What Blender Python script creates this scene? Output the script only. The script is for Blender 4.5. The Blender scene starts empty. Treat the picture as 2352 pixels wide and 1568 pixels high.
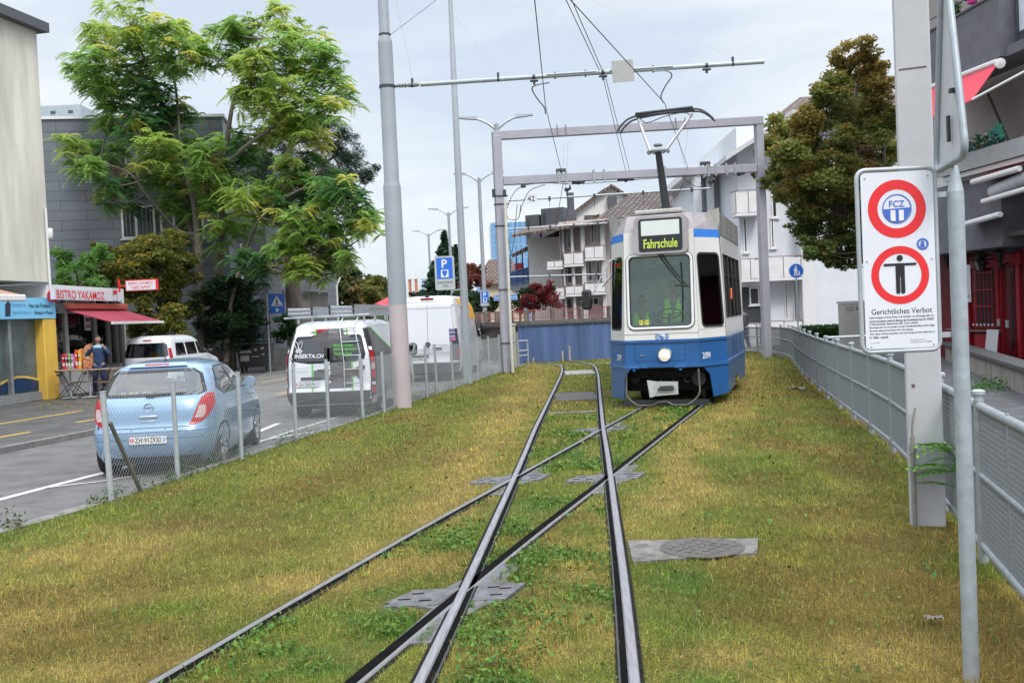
import bpy,bmesh,math,random
import numpy as np
from mathutils import Vector,Matrix,noise as mnoise
random.seed(7);RNG=np.random.default_rng(7)
SC=bpy.context.scene;COL=SC.collection
R=math.radians
FPX,PITCH,ROLL,HC=2250.,R(1.56),R(2.6),1.83
_f=np.array([0,math.cos(PITCH),-math.sin(PITCH)]);_r0=np.array([1.,0,0]);_u0=np.cross(_r0,_f)
_r=math.cos(ROLL)*_r0 -math.sin(ROLL)*_u0;_u=math.sin(ROLL)*_r0 +math.cos(ROLL)*_u0
cam=bpy.data.objects.new('camera',bpy.data.cameras.new('camera'));COL.objects.link(cam)
cam.data.sensor_width=36;cam.data.lens=36*FPX/2352;cam.data.clip_start=.1;cam.data.clip_end=9000
M=Matrix.Identity(4)
for i in range(3):
    M[i][0]=_r[i];M[i][1]=_u[i];M[i][2]=-_f[i]
M[2][3]=HC
cam.matrix_world=M;SC.camera=cam
w=bpy.data.worlds.new('World');SC.world=w;w.use_nodes=True
nt=w.node_tree;nt.nodes.clear();N=nt.nodes.new;L=nt.links.new
SUN_EL,SUN_AZ=R(50),R(160)
sky=N('ShaderNodeTexSky');sky.sky_type='NISHITA';sky.sun_disc=False
sky.sun_elevation=SUN_EL;sky.sun_rotation=SUN_AZ;sky.air_density=1.0;sky.dust_density=2.0
tc=N('ShaderNodeTexCoord');mp=N('ShaderNodeMapping');mp.inputs['Scale'].default_value=(1.0,1.0,3.4)
mp.inputs['Rotation'].default_value=(0,0,R(20));mp.inputs['Location'].default_value=(.4,.1,.3)
n1=N('ShaderNodeTexNoise');n1.inputs['Scale'].default_value=2.6;n1.inputs['Detail'].default_value=7;n1.inputs['Roughness'].default_value=.52
n1.inputs['Distortion'].default_value=.4
r1=N('ShaderNodeValToRGB');e=r1.color_ramp.elements
e[0].position=.38;e[0].color=(4.35,4.85,5.6,1);e[1].position=.61;e[1].color=(6.05,6.2,6.35,1)
mx=N('ShaderNodeMixRGB');mx.inputs[0].default_value=.86
bg=N('ShaderNodeBackground');bg.inputs['Strength'].default_value=.112
out=N('ShaderNodeOutputWorld')
L(tc.outputs['Generated'],mp.inputs[0]);L(mp.outputs[0],n1.inputs['Vector']);L(n1.outputs[0],r1.inputs[0])
sx=N('ShaderNodeSeparateXYZ');L(tc.outputs['Generated'],sx.inputs[0])
mr=N('ShaderNodeMapRange');mr.interpolation_type='SMOOTHSTEP';mr.inputs['From Min'].default_value=.33;mr.inputs['From Max'].default_value=.8;mr.inputs['To Min'].default_value=1;mr.inputs['To Max'].default_value=2.9
L(sx.outputs[2],mr.inputs[0]);vm=N('ShaderNodeVectorMath');vm.operation='SCALE';L(mx.outputs[0],vm.inputs[0]);L(mr.outputs[0],vm.inputs['Scale'])
L(sky.outputs[0],mx.inputs[1]);L(r1.outputs[0],mx.inputs[2]);L(vm.outputs[0],bg.inputs[0]);L(bg.outputs[0],out.inputs[0])
sl=bpy.data.lights.new('sun','SUN');sl.energy=1.3;sl.angle=R(16);sl.color=(1,.96,.9)
so=bpy.data.objects.new('sun',sl);COL.objects.link(so)
sd=Vector((math.sin(SUN_AZ)*math.cos(SUN_EL),math.cos(SUN_AZ)*math.cos(SUN_EL),math.sin(SUN_EL)))
so.rotation_euler=sd.to_track_quat('Z','Y').to_euler();so.location=sd*60
SC.view_settings.view_transform='Standard';SC.view_settings.look='None';SC.view_settings.gamma=1
SC.view_settings.exposure=0.58
SC.cycles.transparent_max_bounces=16;SC.cycles.max_bounces=6
def ray(U,V):return _f +_r*(U-1176)/FPX -_u*(V-784)/FPX
C0=np.array([0,0,HC])
def PZ(U,V,z=0.):d=ray(U,V);return Vector(C0 +d*((z-HC)/d[2]))
def PY(U,V,Y):d=ray(U,V);return Vector(C0 +d*(Y/d[1]))
def PP(U,V,p0,dr):
    d=ray(U,V);nx,ny=dr[1],-dr[0]
    t=(nx*p0[0] +ny*p0[1])/(nx*d[0] +ny*d[1]);return Vector(C0 +d*t)
V3=Vector
MATS={}
def mat(name,col,rough=.6,metal=0.,var=.12,vs=6.,bump=0.,bs=60.,emit=0.,coat=0.,stretch=None,col2=None,spec=None):
    if name in MATS:return MATS[name]
    m=bpy.data.materials.new(name);m.use_nodes=True;nt=m.node_tree
    b=nt.nodes['Principled BSDF'];b.inputs['Roughness'].default_value=rough;b.inputs['Metallic'].default_value=metal
    if coat:b.inputs['Coat Weight'].default_value=coat;b.inputs['Coat Roughness'].default_value=.08
    if spec is not None:b.inputs['Specular IOR Level'].default_value=spec
    c=(*col,1)
    tcn=nt.nodes.new('ShaderNodeTexCoord');vec=tcn.outputs['Object']
    if stretch:
        mpn=nt.nodes.new('ShaderNodeMapping');mpn.inputs['Scale'].default_value=stretch
        nt.links.new(vec,mpn.inputs[0]);vec=mpn.outputs[0]
    if var or col2:
        n=nt.nodes.new('ShaderNodeTexNoise');n.inputs['Scale'].default_value=vs;n.inputs['Detail'].default_value=6;n.inputs['Roughness'].default_value=.62
        nt.links.new(vec,n.inputs['Vector'])
        rp=nt.nodes.new('ShaderNodeValToRGB');e=rp.color_ramp.elements
        e[0].position=.34;e[1].position=.68
        c2=col2 if col2 else tuple(min(1,k*(1+var)) for k in col)
        e[0].color=(*(col if col2 else tuple(k*(1-var) for k in col)),1);e[1].color=(*c2,1)
        nt.links.new(n.outputs[0],rp.inputs[0]);nt.links.new(rp.outputs[0],b.inputs['Base Color'])
    else:b.inputs['Base Color'].default_value=c
    if bump:
        n2=nt.nodes.new('ShaderNodeTexNoise');n2.inputs['Scale'].default_value=bs;n2.inputs['Detail'].default_value=5
        nt.links.new(vec,n2.inputs['Vector'])
        bm=nt.nodes.new('ShaderNodeBump');bm.inputs['Strength'].default_value=bump;bm.inputs['Distance'].default_value=.02
        nt.links.new(n2.outputs[0],bm.inputs['Height']);nt.links.new(bm.outputs[0],b.inputs['Normal'])
    if emit:b.inputs['Emission Color'].default_value=c;b.inputs['Emission Strength'].default_value=emit
    MATS[name]=m;return m
def glass(name,tint=(.5,.6,.6),refl=.16,rough=.02,gcol=(1,1,1)):
    if name in MATS:return MATS[name]
    m=bpy.data.materials.new(name);m.use_nodes=True;nt=m.node_tree;nt.nodes.clear();N=nt.nodes.new;L=nt.links.new
    o=N('ShaderNodeOutputMaterial');t=N('ShaderNodeBsdfTransparent');t.inputs[0].default_value=(*tint,1)
    g=N('ShaderNodeBsdfGlossy');g.inputs['Roughness'].default_value=rough;g.inputs[0].default_value=(*gcol,1)
    lw=N('ShaderNodeLayerWeight');lw.inputs[0].default_value=.25
    mr=N('ShaderNodeMapRange');mr.inputs['To Min'].default_value=refl;mr.inputs['To Max'].default_value=1.
    mxs=N('ShaderNodeMixShader');L(lw.outputs['Fresnel'],mr.inputs[0]);L(mr.outputs[0],mxs.inputs[0])
    L(t.outputs[0],mxs.inputs[1]);L(g.outputs[0],mxs.inputs[2]);L(mxs.outputs[0],o.inputs[0])
    MATS[name]=m;return m
def attr_mat(name,rough=.75,vs=14.,var=.25,trans=0.,bump=0.):
    m=bpy.data.materials.new(name);m.use_nodes=True;nt=m.node_tree;N=nt.nodes.new;L=nt.links.new
    b=nt.nodes['Principled BSDF'];b.inputs['Roughness'].default_value=rough;b.inputs['Specular IOR Level'].default_value=.25
    a=N('ShaderNodeAttribute');a.attribute_name='Col'
    if var:
        n=N('ShaderNodeTexNoise');n.inputs['Scale'].default_value=vs;n.inputs['Detail'].default_value=8;n.inputs['Roughness'].default_value=.7
        tcn=N('ShaderNodeTexCoord');L(tcn.outputs['Object'],n.inputs['Vector'])
        mr=N('ShaderNodeMapRange');mr.inputs['From Min'].default_value=.3;mr.inputs['From Max'].default_value=.7
        mr.inputs['To Min'].default_value=1-var;mr.inputs['To Max'].default_value=1+var
        L(n.outputs[0],mr.inputs[0]);vm=N('ShaderNodeVectorMath');vm.operation='SCALE'
        L(a.outputs['Color'],vm.inputs[0]);L(mr.outputs[0],vm.inputs['Scale']);co=vm.outputs[0]
        if bump:
            bm=N('ShaderNodeBump');bm.inputs['Strength'].default_value=bump;bm.inputs['Distance'].default_value=.03
            L(n.outputs[0],bm.inputs['Height']);L(bm.outputs[0],b.inputs['Normal'])
    else:co=a.outputs['Color']
    L(co,b.inputs['Base Color'])
    if trans:
        tr=N('ShaderNodeBsdfTranslucent');L(co,tr.inputs[0]);ms=N('ShaderNodeMixShader');ms.inputs[0].default_value=trans
        L(b.outputs[0],ms.inputs[1]);L(tr.outputs[0],ms.inputs[2]);L(ms.outputs[0],nt.nodes['Material Output'].inputs[0])
    MATS[name]=m;return m
WM={}
def thing(name,label,cat,loc=(0,0,0),rz=0.,group=None):
    o=bpy.data.objects.new(name,None);COL.objects.link(o);o.empty_display_size=.3
    o.location=loc;o.rotation_euler=(0,0,rz);o['label']=label;o['category']=cat
    if group:o['group']=group
    WM[o.name]=Matrix.Translation(loc) @ Matrix.Rotation(rz,4,'Z');return o
def tag(o,label,cat,group=None):
    o['label']=label;o['category']=cat
    if group:o['group']=group
    return o
def dup(root,loc,rz=None,label=None):
    def cp(o,par):
        c=o.copy();COL.objects.link(c);c.parent=par
        for ch in KIDS.get(o.name,[]):cp(ch,c)
        return c
    r=cp(root,None);r.location=loc
    if rz is not None:r.rotation_euler=(0,0,rz)
    if label:r['label']=label
    return r
KIDS={}
def finish(me,name,mats,parent,smooth,world):
    if not isinstance(mats,(list,tuple)):mats=[mats]
    for m in mats:me.materials.append(m)
    if smooth is not None:
        me.polygons.foreach_set('use_smooth',[True]*len(me.polygons))
        if smooth <180:me.set_sharp_from_angle(angle=R(smooth))
    o=bpy.data.objects.new(name,me);COL.objects.link(o)
    if parent is not None:
        o.parent=parent;pm=WM.get(parent.name,Matrix.Identity(4));WM[o.name]=pm
        KIDS.setdefault(parent.name,[]).append(o)
        if world:me.transform(pm.inverted())
    return o
class MB:
    def __init__(s):s.v=[];s.f=[];s.m=[];s.cm=0
    def add(s,vs,fs):
        k=len(s.v);s.v+=[tuple(p) for p in vs];s.f+=[tuple(i+k for i in f) for f in fs];s.m+=[s.cm]*len(fs);return s
    def box(s,c,d,rz=0.,M=None,b=0.):
        hx,hy,hz=d[0]/2,d[1]/2,d[2]/2;T=M if M else Matrix.Rotation(rz,3,'Z');c=Vector(c)
        if not b:
            P=[Vector((x*hx,y*hy,z*hz)) for x in (-1,1) for y in (-1,1) for z in (-1,1)]
            return s.add([c +T @ p for p in P],[(0,1,3,2),(4,6,7,5),(0,4,5,1),(2,3,7,6),(0,2,6,4),(1,5,7,3)])
        vs=[];idx={}
        for x in (-1,1):
            for y in (-1,1):
                for z in (-1,1):
                    for a in range(3):
                        p=[x*(hx-b),y*(hy-b),z*(hz-b)];sg=(x,y,z);p[a]+=sg[a]*b
                        idx[(x,y,z,a)]=len(vs);vs.append(c +T @ Vector(p))
        fs=[]
        for a in range(3):
            o1,o2=(a+1) % 3,(a+2) % 3
            for sg in (-1,1):
                q=[]
                for p1,p2 in ((-1,-1),(1,-1),(1,1),(-1,1)):
                    k=[0,0,0];k[a]=sg;k[o1]=p1;k[o2]=p2;q.append(idx[(*k,a)])
                fs.append(q if sg >0 else q[::-1])
            for p1 in (-1,1):
                for p2 in (-1,1):
                    k=[0,0,0];k[o1]=p1;k[o2]=p2;k0=list(k);k1=list(k);k0[a]=-1;k1[a]=1
                    q=[idx[(*k0,o1)],idx[(*k1,o1)],idx[(*k1,o2)],idx[(*k0,o2)]]
                    fs.append(q if p1*p2 <0 else q[::-1])
        for x in (-1,1):
            for y in (-1,1):
                for z in (-1,1):
                    q=[idx[(x,y,z,a)] for a in range(3)];fs.append(q if x*y*z >0 else q[::-1])
        return s.add(vs,fs)
    def tube(s,pts,r,n=8,cap=True,closed=False,flat=1.):
        pts=[Vector(p) for p in pts];k=len(pts);rr=r if isinstance(r,(list,tuple)) else [r]*k
        t0=(pts[1]-pts[0]).normalized();a=Vector((0,0,1)) if abs(t0.z) <.9 else Vector((1,0,0))
        nn=(a -t0*a.dot(t0)).normalized();vs=[]
        for i,p in enumerate(pts):
            if closed:t=(pts[(i+1) % k]-pts[i-1]).normalized()
            else:t=(pts[min(i+1,k-1)]-pts[max(i-1,0)]).normalized()
            nn=(nn -t*nn.dot(t)).normalized();bb=t.cross(nn)
            for j in range(n):
                an=2*math.pi*j/n +math.pi/n;vs.append(p +(nn*math.cos(an) +bb*math.sin(an)*flat)*rr[i])
        fs=[]
        for i in range(k if closed else k-1):
            i2=(i+1) % k
            for j in range(n):fs.append((i*n+j,i*n+(j+1) % n,i2*n+(j+1) % n,i2*n+j))
        if cap and not closed:fs.append(tuple(range(n))[::-1]);fs.append(tuple((k-1)*n+j for j in range(n)))
        return s.add(vs,fs)
    def lathe(s,prof,o=(0,0,0),n=24,ax=None,cap=True):
        T=Matrix.Identity(3) if ax is None else Vector(ax).to_track_quat('Z','X').to_matrix();o=Vector(o);vs=[]
        for r_,z in prof:
            for j in range(n):an=2*math.pi*j/n;vs.append(o +T @ Vector((r_*math.cos(an),r_*math.sin(an),z)))
        fs=[(i*n+j,i*n+(j+1) % n,(i+1)*n+(j+1) % n,(i+1)*n+j) for i in range(len(prof)-1) for j in range(n)]
        if cap:fs.append(tuple(range(n))[::-1]);fs.append(tuple((len(prof)-1)*n+j for j in range(n)))
        return s.add(vs,fs)
    def prism(s,poly,o,ux,uy,d0,d1):
        o=Vector(o);ux=Vector(ux).normalized();uy=Vector(uy).normalized();uz=ux.cross(uy);n=len(poly)
        A=[o +ux*x +uy*y +uz*d0 for x,y in poly];B=[o +ux*x +uy*y +uz*d1 for x,y in poly]
        fs=[tuple(range(n))[::-1],tuple(range(n,2*n))] +[(i,(i+1) % n,n+(i+1) % n,n+i) for i in range(n)]
        return s.add(A+B,fs)
    def quad(s,a,b,c,d):return s.add([a,b,c,d],[(0,1,2,3)])
    def slab(s,pts,th):
        pts=[Vector(p) for p in pts];n=len(pts);lo=[p-Vector((0,0,th)) for p in pts]
        return s.add(pts+lo,[tuple(range(n)),tuple(range(n,2*n))[::-1]] +[((i+1) % n,i,n+i,n+(i+1) % n) for i in range(n)])
    def ring(s,inner,outer):
        n=len(inner);return s.add(list(inner)+list(outer),[(i,(i+1) % n,n+(i+1) % n,n+i) for i in range(n)])
    def build(s,name,mats,parent=None,smooth=None,world=False,fix=True):
        me=bpy.data.meshes.new(name);me.from_pydata(s.v,[],s.f)
        if any(s.m):me.polygons.foreach_set('material_index',s.m)
        if fix:
            bm=bmesh.new();bm.from_mesh(me);bmesh.ops.recalc_face_normals(bm,faces=bm.faces);bm.to_mesh(me);bm.free()
        me.update();return finish(me,name,mats,parent,smooth,world)
def npmesh(name,verts,faces,mats,parent=None,cols=None,smooth=None,world=False):
    """verts (n,3), faces (m,k) numpy -> object, cols per-vertex rgb"""
    me=bpy.data.meshes.new(name);n,k=faces.shape
    me.vertices.add(len(verts));me.vertices.foreach_set('co',verts.astype(np.float32).ravel())
    me.loops.add(n*k);me.loops.foreach_set('vertex_index',faces.astype(np.int32).ravel())
    me.polygons.add(n);me.polygons.foreach_set('loop_start',np.arange(0,n*k,k,dtype=np.int32))
    me.update(calc_edges=True)
    if cols is not None:
        a=me.color_attributes.new('Col','FLOAT_COLOR','POINT')
        a.data.foreach_set('color',np.hstack([cols,np.ones((len(cols),1))]).astype(np.float32).ravel())
    return finish(me,name,mats,parent,smooth,world)
def struct(o,kind='structure'):o['kind']=kind;return o
def text_geo(txt,align='CENTER',bold=0.):
    cu=bpy.data.curves.new('t','FONT');cu.body=txt;cu.align_x=align;cu.resolution_u=3;cu.offset=bold
    o=bpy.data.objects.new('t',cu);COL.objects.link(o);bpy.context.view_layer.update()
    me=bpy.data.meshes.new_from_object(o);vs=[tuple(v.co) for v in me.vertices];fs=[tuple(p.vertices) for p in me.polygons]
    bpy.data.objects.remove(o);bpy.data.curves.remove(cu);bpy.data.meshes.remove(me);return vs,fs
def text(mb,txt,o,ux,uy,w=None,h=None,align='CENTER',bold=0.,anchor='c',slant=0.):
    """text fitted into a w x h box whose centre (or left edge centre) is o"""
    vs,fs=text_geo(txt,'LEFT',bold)
    xs=[v[0] for v in vs];ys=[v[1] for v in vs];x0,x1,y0,y1=min(xs),max(xs),min(ys),max(ys)
    sx=(w/(x1-x0)) if w else None;sy=(h/(y1-y0)) if h else sx
    if sx is None:sx=sy
    o=Vector(o);ux=Vector(ux).normalized();uy=Vector(uy).normalized();cx=(x0+x1)/2 if anchor =='c' else x0;cy=(y0+y1)/2
    mb.add([o +ux*((v[0]-cx)*sx +(v[1]-cy)*sy*slant) +uy*(v[1]-cy)*sy for v in vs],fs);return mb
def rrect(w,h,r,n=5,cx=0.,cy=0.):
    p=[]
    for sx,sy,a0 in ((1,1,0),(-1,1,90),(-1,-1,180),(1,-1,270)):
        for i in range(n+1):
            a=R(a0+90*i/n);p.append((cx+sx*(w/2-r)+r*math.cos(a),cy+sy*(h/2-r)+r*math.sin(a)))
    return p
def circ(r,n=32,cx=0,cy=0):return [(cx+r*math.cos(2*math.pi*i/n),cy+r*math.sin(2*math.pi*i/n)) for i in range(n)]
def annulus(mb,o,ux,uy,r0,r1,n=40,d=0.):
    o=Vector(o);ux=Vector(ux);uy=Vector(uy);nz=ux.cross(uy)*d
    mb.ring([o+nz+ux*x+uy*y for x,y in circ(r0,n)],[o+nz+ux*x+uy*y for x,y in circ(r1,n)]);return mb
def catmull(pts,k=6):
    P=[Vector(p) for p in pts];P=[P[0]*2-P[1]] +P +[P[-1]*2-P[-2]];out=[]
    for i in range(1,len(P)-2):
        for j in range(k):
            t=j/k;a,b,c,d=P[i-1:i+3]
            out.append(.5*((2*b)+(c-a)*t+(2*a-5*b+4*c-d)*t*t+(3*b-a-3*c+d)*t**3))
    out.append(P[-2]);return out
def interp(tab,x):
    if x <= tab[0][0]:return tab[0][1]
    for (a,va),(b,vb) in zip(tab,tab[1:]):
        if x <= b:
            t=(x-a)/(b-a);return va+(vb-va)*t
    return tab[-1][1]
galv=mat('galvanised_steel',(.40,.43,.45),.5,.35,.12,9,bump=.05)
galv_l=mat('light_galvanised_steel',(.40,.43,.45),.5,.3,.1,12)
paintg=mat('grey_painted_steel',(.29,.315,.345),.55,.0,.06,3)
paintg2=mat('lilac_grey_painted_steel',(.34,.34,.385),.5,.0,.08,2,bump=.03)
steel_dk=mat('dark_steel',(.06,.065,.07),.5,.5)
blackp=mat('black_plastic',(.015,.015,.017),.45,0,.1)
rubber=mat('black_rubber',(.02,.02,.02),.8,0,.2)
whitep=mat('white_enamel',(.72,.73,.75),.35,0,.03)
signw=mat('sign_white',(.66,.68,.73),.4,0,.03,3)
signblue=mat('sign_blue',(.02,.14,.62),.4,0,.04)
signred=mat('sign_red',(.70,.02,.025),.35,0,.04)
black=mat('sign_black',(.012,.012,.014),.4,0,0)
concrete=mat('concrete',(.30,.29,.27),.85,0,.22,4,bump=.2,bs=80)
# ================================================================== GROUND
asphalt=mat('asphalt',(.125,.122,.12),.8,0,.25,2.2,bump=.35,bs=160)
asphalt_d=mat('pavement_asphalt',(.085,.082,.08),.85,0,.3,1.6,bump=.35,bs=140)
ZR=-.13
FL=[PZ(u,v) for u,v in [(262,1150),(425,1100),(560,1053),(665,1013),(752,988),(825,963),(885,947),(978,913),(1012,905),(1042,893)]]
FLx=[Vector((interp([(10.6,-4.45),(13.5,-3.85),(16.7,-3.2),(19.5,-2.6),(22.7,-2.02),(25.1,-1.55),(28.5,-.92),(36,.5)],p.y),p.y,0)) for p in FL]
for yy in (26.4,28.0,29.6,31.2,32.8,34.4):FLx.append(Vector((interp([(25.1,-1.55),(28.5,-.92),(36,.5)],yy),yy,0)))
FR=catmull([(1.55,.8,0),(2.25,3.3,0),(3.07,6.35,0),(4.30,10.9,0),(5.2,15.1,0),(6.0,19.0,0),(6.9,23.1,0),(7.95,27.5,0),(8.85,31.2,0),(9.15,34.0,0),(9.1,37.2,0),(8.5,41.0,0)],12)
gd=MB();gd.quad((-900,-60,ZR-.012),(900,-60,ZR-.012),(900,2500,ZR-.012),(-900,2500,ZR-.012))
struct(gd.build('ground',mat('ground_asphalt',(.15,.145,.14),.9,0,.3,.8)))
rd=MB();rd.slab([(-9.0,-8,ZR),(-2,-8,ZR),(-4.6,9,ZR),(-4.45,10.6,ZR),(-2.0,22.7,ZR),(.5,36,ZR),(2.2,60,ZR),(-2,60,ZR),(-5.4,33,ZR),(-8.1,19.1,ZR),(-8.75,16.4,ZR),(-9.7,12,ZR),(-12,-8,ZR)][1:],.01)
struct(rd.build('road',asphalt))
ZS=ZR+.10
kp=[(-12.2,1,0),(-10.6,8,0),(-9.7,12,0),(-8.78,16.4,0),(-8.15,19.1,0),(-7.6,22,0),(-7.3,24,0)]
sw=MB();sw.slab([Vector((p[0]-.15,p[1],ZS)) for p in kp] +[Vector((-7.6,26.0,ZS)),Vector((-9,27.4,ZS-.02)),Vector((-12.5,60,ZS-.03)),Vector((-60,60,ZS)),Vector((-60,1,ZS))],.12)
struct(sw.build('sidewalk',asphalt_d))
kb=MB()
ks=catmull(kp,8)
for a,b in zip(ks,ks[1:]):
    d=(b-a).normalized();n_=Vector((-d.y,d.x,0))*.15
    kb.add([a+Vector((0,0,ZR-.02)),b+Vector((0,0,ZR-.02)),b+Vector((.0,0,ZS)),a+Vector((0,0,ZS)),a+n_+Vector((0,0,ZS+.004)),b+n_+Vector((0,0,ZS+.004))],[(0,1,2,3),(3,2,5,4)])
struct(kb.build('kerb',mat('kerb_stone',(.17,.165,.16),.85,0,.3,5,bump=.3)))
wpaint=mat('white_road_paint',(.62,.62,.60),.7,0,.12,20);ypaint=mat('yellow_road_paint',(.62,.40,.06),.7,0,.15,20)
def strip(mb,pts,wd,z):
    pts=[Vector((p[0],p[1],z)) for p in pts]
    for a,b in zip(pts,pts[1:]):
        d=(b-a).normalized();n_=Vector((-d.y,d.x,0))*wd/2;mb.quad(a-n_,b-n_,b+n_,a+n_)
lm=MB();z=ZR+.005
strip(lm,[PZ(-180,1190,ZR),PZ(0,1147,ZR),PZ(130,1113,ZR),PZ(300,1070,ZR),PZ(520,1022,ZR),PZ(640,972,ZR)],.12,z)
strip(lm,[PZ(85,1123,ZR),PZ(230,1106,ZR),PZ(420,1078,ZR),PZ(640,1000,ZR),PZ(800,950,ZR)],.055,z+.004)
strip(lm,[PZ(560,1018,ZR),PZ(760,985,ZR)],.07,z+.002)
struct(lm.build('parking_lines',wpaint))
ym=MB();z=ZS+.005
for a,b in (((-60,983),(190,943)),((-60,1014),(70,992)),((175,970),(238,960)),((640,905),(760,878)),((600,878),(700,862))):
    strip(ym,[PZ(*a,ZS),PZ(*b,ZS)],.12,z)
struct(ym.build('cycle_lane_lines',ypaint))
pv=MB();fr=[p for p in FR if p.y <36]
pv.slab([Vector((p.x+.05,p.y,.0)) for p in fr] +[Vector((10.5,41,0)),Vector((40,44,0)),Vector((40,-6,0)),Vector((2,-6,0))],.05)
struct(pv.build('pavement',mat('forecourt_asphalt',(.085,.085,.09),.85,0,.3,2.5,bump=.3,bs=120)))
gauge_h=.53
T1=[]
for Y,c_ in [(-2,-.62),(1,-.36),(4.85,-.005),(6.8,.165),(9,.34),(11,.50),(13,.655),(15.2,.82),(18,1.05),(21,1.30),(24,1.55),(27,1.80),(30,2.02),(32.5,2.15),(34.2,2.09),(36,1.78),(38,1.13)]:
    T1.append((c_-.53,c_+.53,Y))
def cline(pts):return catmull(pts,10)
c2=[(-3.7,-3),(-2.6,1),(-1.39,5.0),(-.45,8.0),(.485,10.8),(1.38,13.5),(2.14,15.8),(2.87,18.0),(3.87,21.2),(4.8,24.6),(5.6,28.0),(6.1,31.5),(6.3,35),(6.0,39)]
C2=cline([(x,y,0) for x,y in c2])
def offs(path,d):
    o=[]
    for i,p in enumerate(path):
        t=(path[min(i+1,len(path)-1)]-path[max(i-1,0)]).normalized();o.append(p +Vector((t.y,-t.x,0))*d)
    return o
C1=cline([((a+b)/2,y,0) for a,b,y in T1])
RAILS={'t1':(offs(C1,-gauge_h),offs(C1,gauge_h)),'t2':(offs(C2,-gauge_h),offs(C2,gauge_h))}
railtop=mat('worn_rail_steel',(.27,.265,.28),.45,.35,.22,7,stretch=(9,.5,1),bump=.1);groove=mat('rail_groove',(.006,.006,.006),.95,0,.3,spec=.05)
raildk=mat('bitumen_rail_filler',(.018,.017,.016),.95,0,.6,30,bump=.5,bs=200,spec=.1)
def sweep(mb,path,prof,close=False):
    n=len(prof);vs=[]
    for i,p in enumerate(path):
        t=(path[min(i+1,len(path)-1)]-path[max(i-1,0)]).normalized();s_=Vector((t.y,-t.x,0))
        vs+=[p +s_*x +Vector((0,0,z)) for x,z in prof]
    fs=[(i*n+j,i*n+j+1,(i+1)*n+j+1,(i+1)*n+j) for i in range(len(path)-1) for j in range(n-1)]
    mb.add(vs,fs)
def make_rail(path,inner,parent,z=0.,headmat=railtop,gx=.024):
    s_=inner
    h=MB();sweep(h,path,[(x*s_,zz+z) for x,zz in [(-.034,-.05),(-.034,.010),(-.028,.016),(gx-.008,.017),(gx,.008),(gx,-.04)]])
    o=h.build('rail_head',headmat,parent,smooth=40,world=True,fix=False)
    l=MB();sweep(l,path,[(x*s_,zz+z) for x,zz in [(.058,-.04),(.058,.005),(.061,.008),(.070,.008),(.073,.003),(.073,-.05)]])
    l.build('rail_lip',steel_dk,parent,smooth=40,world=True,fix=False)
    g=MB();sweep(g,path,[(gx*s_,.0145),(.059*s_,.0145)]);g.build('rail_groove',groove,parent,world=True,fix=False)
    f=MB();sweep(f,path,[(-.056*s_,.002+z),(-.033*s_,.0055+z)]);sweep(f,path,[(.072*s_,.0045+z),(.082*s_,.002+z)])
    f.build('rail_filler',raildk,parent,world=True,fix=False)
t1=thing('tram_track','nearly straight track of worn grooved rails running up the grass towards the blue wall','track',(0,10,0))
for k,(p,inn) in enumerate(zip(RAILS['t1'],(1,-1))):
    make_rail(p,inn,t1,z=.006)
rail2=mat('dull_rail_steel',(.20,.20,.20),.55,.3,.15,5,stretch=(6,.6,1))
t2=thing('tram_track','diagonal track crossing the straight one and curving away under the blue and white tram','track',(0.6,10,0))
for k,(p,inn) in enumerate(zip(RAILS['t2'],(1,-1))):make_rail(p,inn,t2,z=-.002,headmat=rail2,gx=.020 if k ==0 else .0)
platem=mat('crossing_plate_metal',(.135,.135,.14),.65,.25,.35,11,bump=.6,bs=70)
def cross(pa,pb):
    best=None
    for a in pa:
        for b in pb:
            d=(a-b).length
            if best is None or d <best[0]:best=(d,a,b)
    return best[1]
def dens(p):return catmull(p,4)
plates=[]
labs={(0,0):'grey metal crossing plates on the left rail of the straight track, farther from the camera',(0,1):'largest and nearest grey metal crossing plates, at the bottom of the photo',
        (1,0):'smallest and farthest grey metal crossing plates on the right rail, nearest the tram',(1,1):'grey metal crossing plates on the right rail beyond the manhole slab'}
for i in (0,1):
    for j in (0,1):
        c=cross(dens(RAILS['t1'][i]),dens(RAILS['t2'][j]));plates.append(c)
        t=thing('crossing_plate',labs[(i,j)],'metal plate',c,0,'metal plates where rails cross')
        d1=Vector((.09,1,0)).normalized();d2=Vector((.38,1,0)).normalized()
        mb=MB();z=.0085
        def P(a,b,cc=0):return c +d1*a +d2*b +Vector((cc,0,z))
        mb.slab([c +Vector((x,y,z)) for x,y in [(-.50,-.12),(-.18,-.30),(-.36,-.95),(-.02,-.95),(.02,-.5),(.2,-.22),(.36,.1),(.28,.33),(.42,.72),(.2,.72),(.02,.42),(-.14,.12),(-.34,.12)]],.03)
        mb.build('frog_casting',platem,t,world=True)
        m2=MB();m2.slab([c +Vector((x,y,z+.004)) for x,y in [(-.50,-.24),(-.16,-.24),(-.02,.12),(-.34,.12)]],.03)
        m2.slab([c +Vector((x,y,z+.004)) for x,y in [(.06,-.18),(.28,-.18),(.42,.18),(.16,.18)]],.03)
        m2.cm=1;m3=m2
        for sx,sy in [(-.38,-.1),(-.30,.02),(-.24,-.14),(.22,-.08),(.28,.06),(.2,.1)]:
            m3.slab([c +Vector((sx+x,sy+y,z+.0075)) for x,y in [(-.04,-.008),(.04,-.008),(.04,.008),(-.04,.008)]],.002)
        m2.build('side_plate',[platem,groove],t,world=True)
conc_s=mat('weathered_concrete_slab',(.15,.145,.13),.85,0,.5,7,bump=.3,bs=90)
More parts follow.
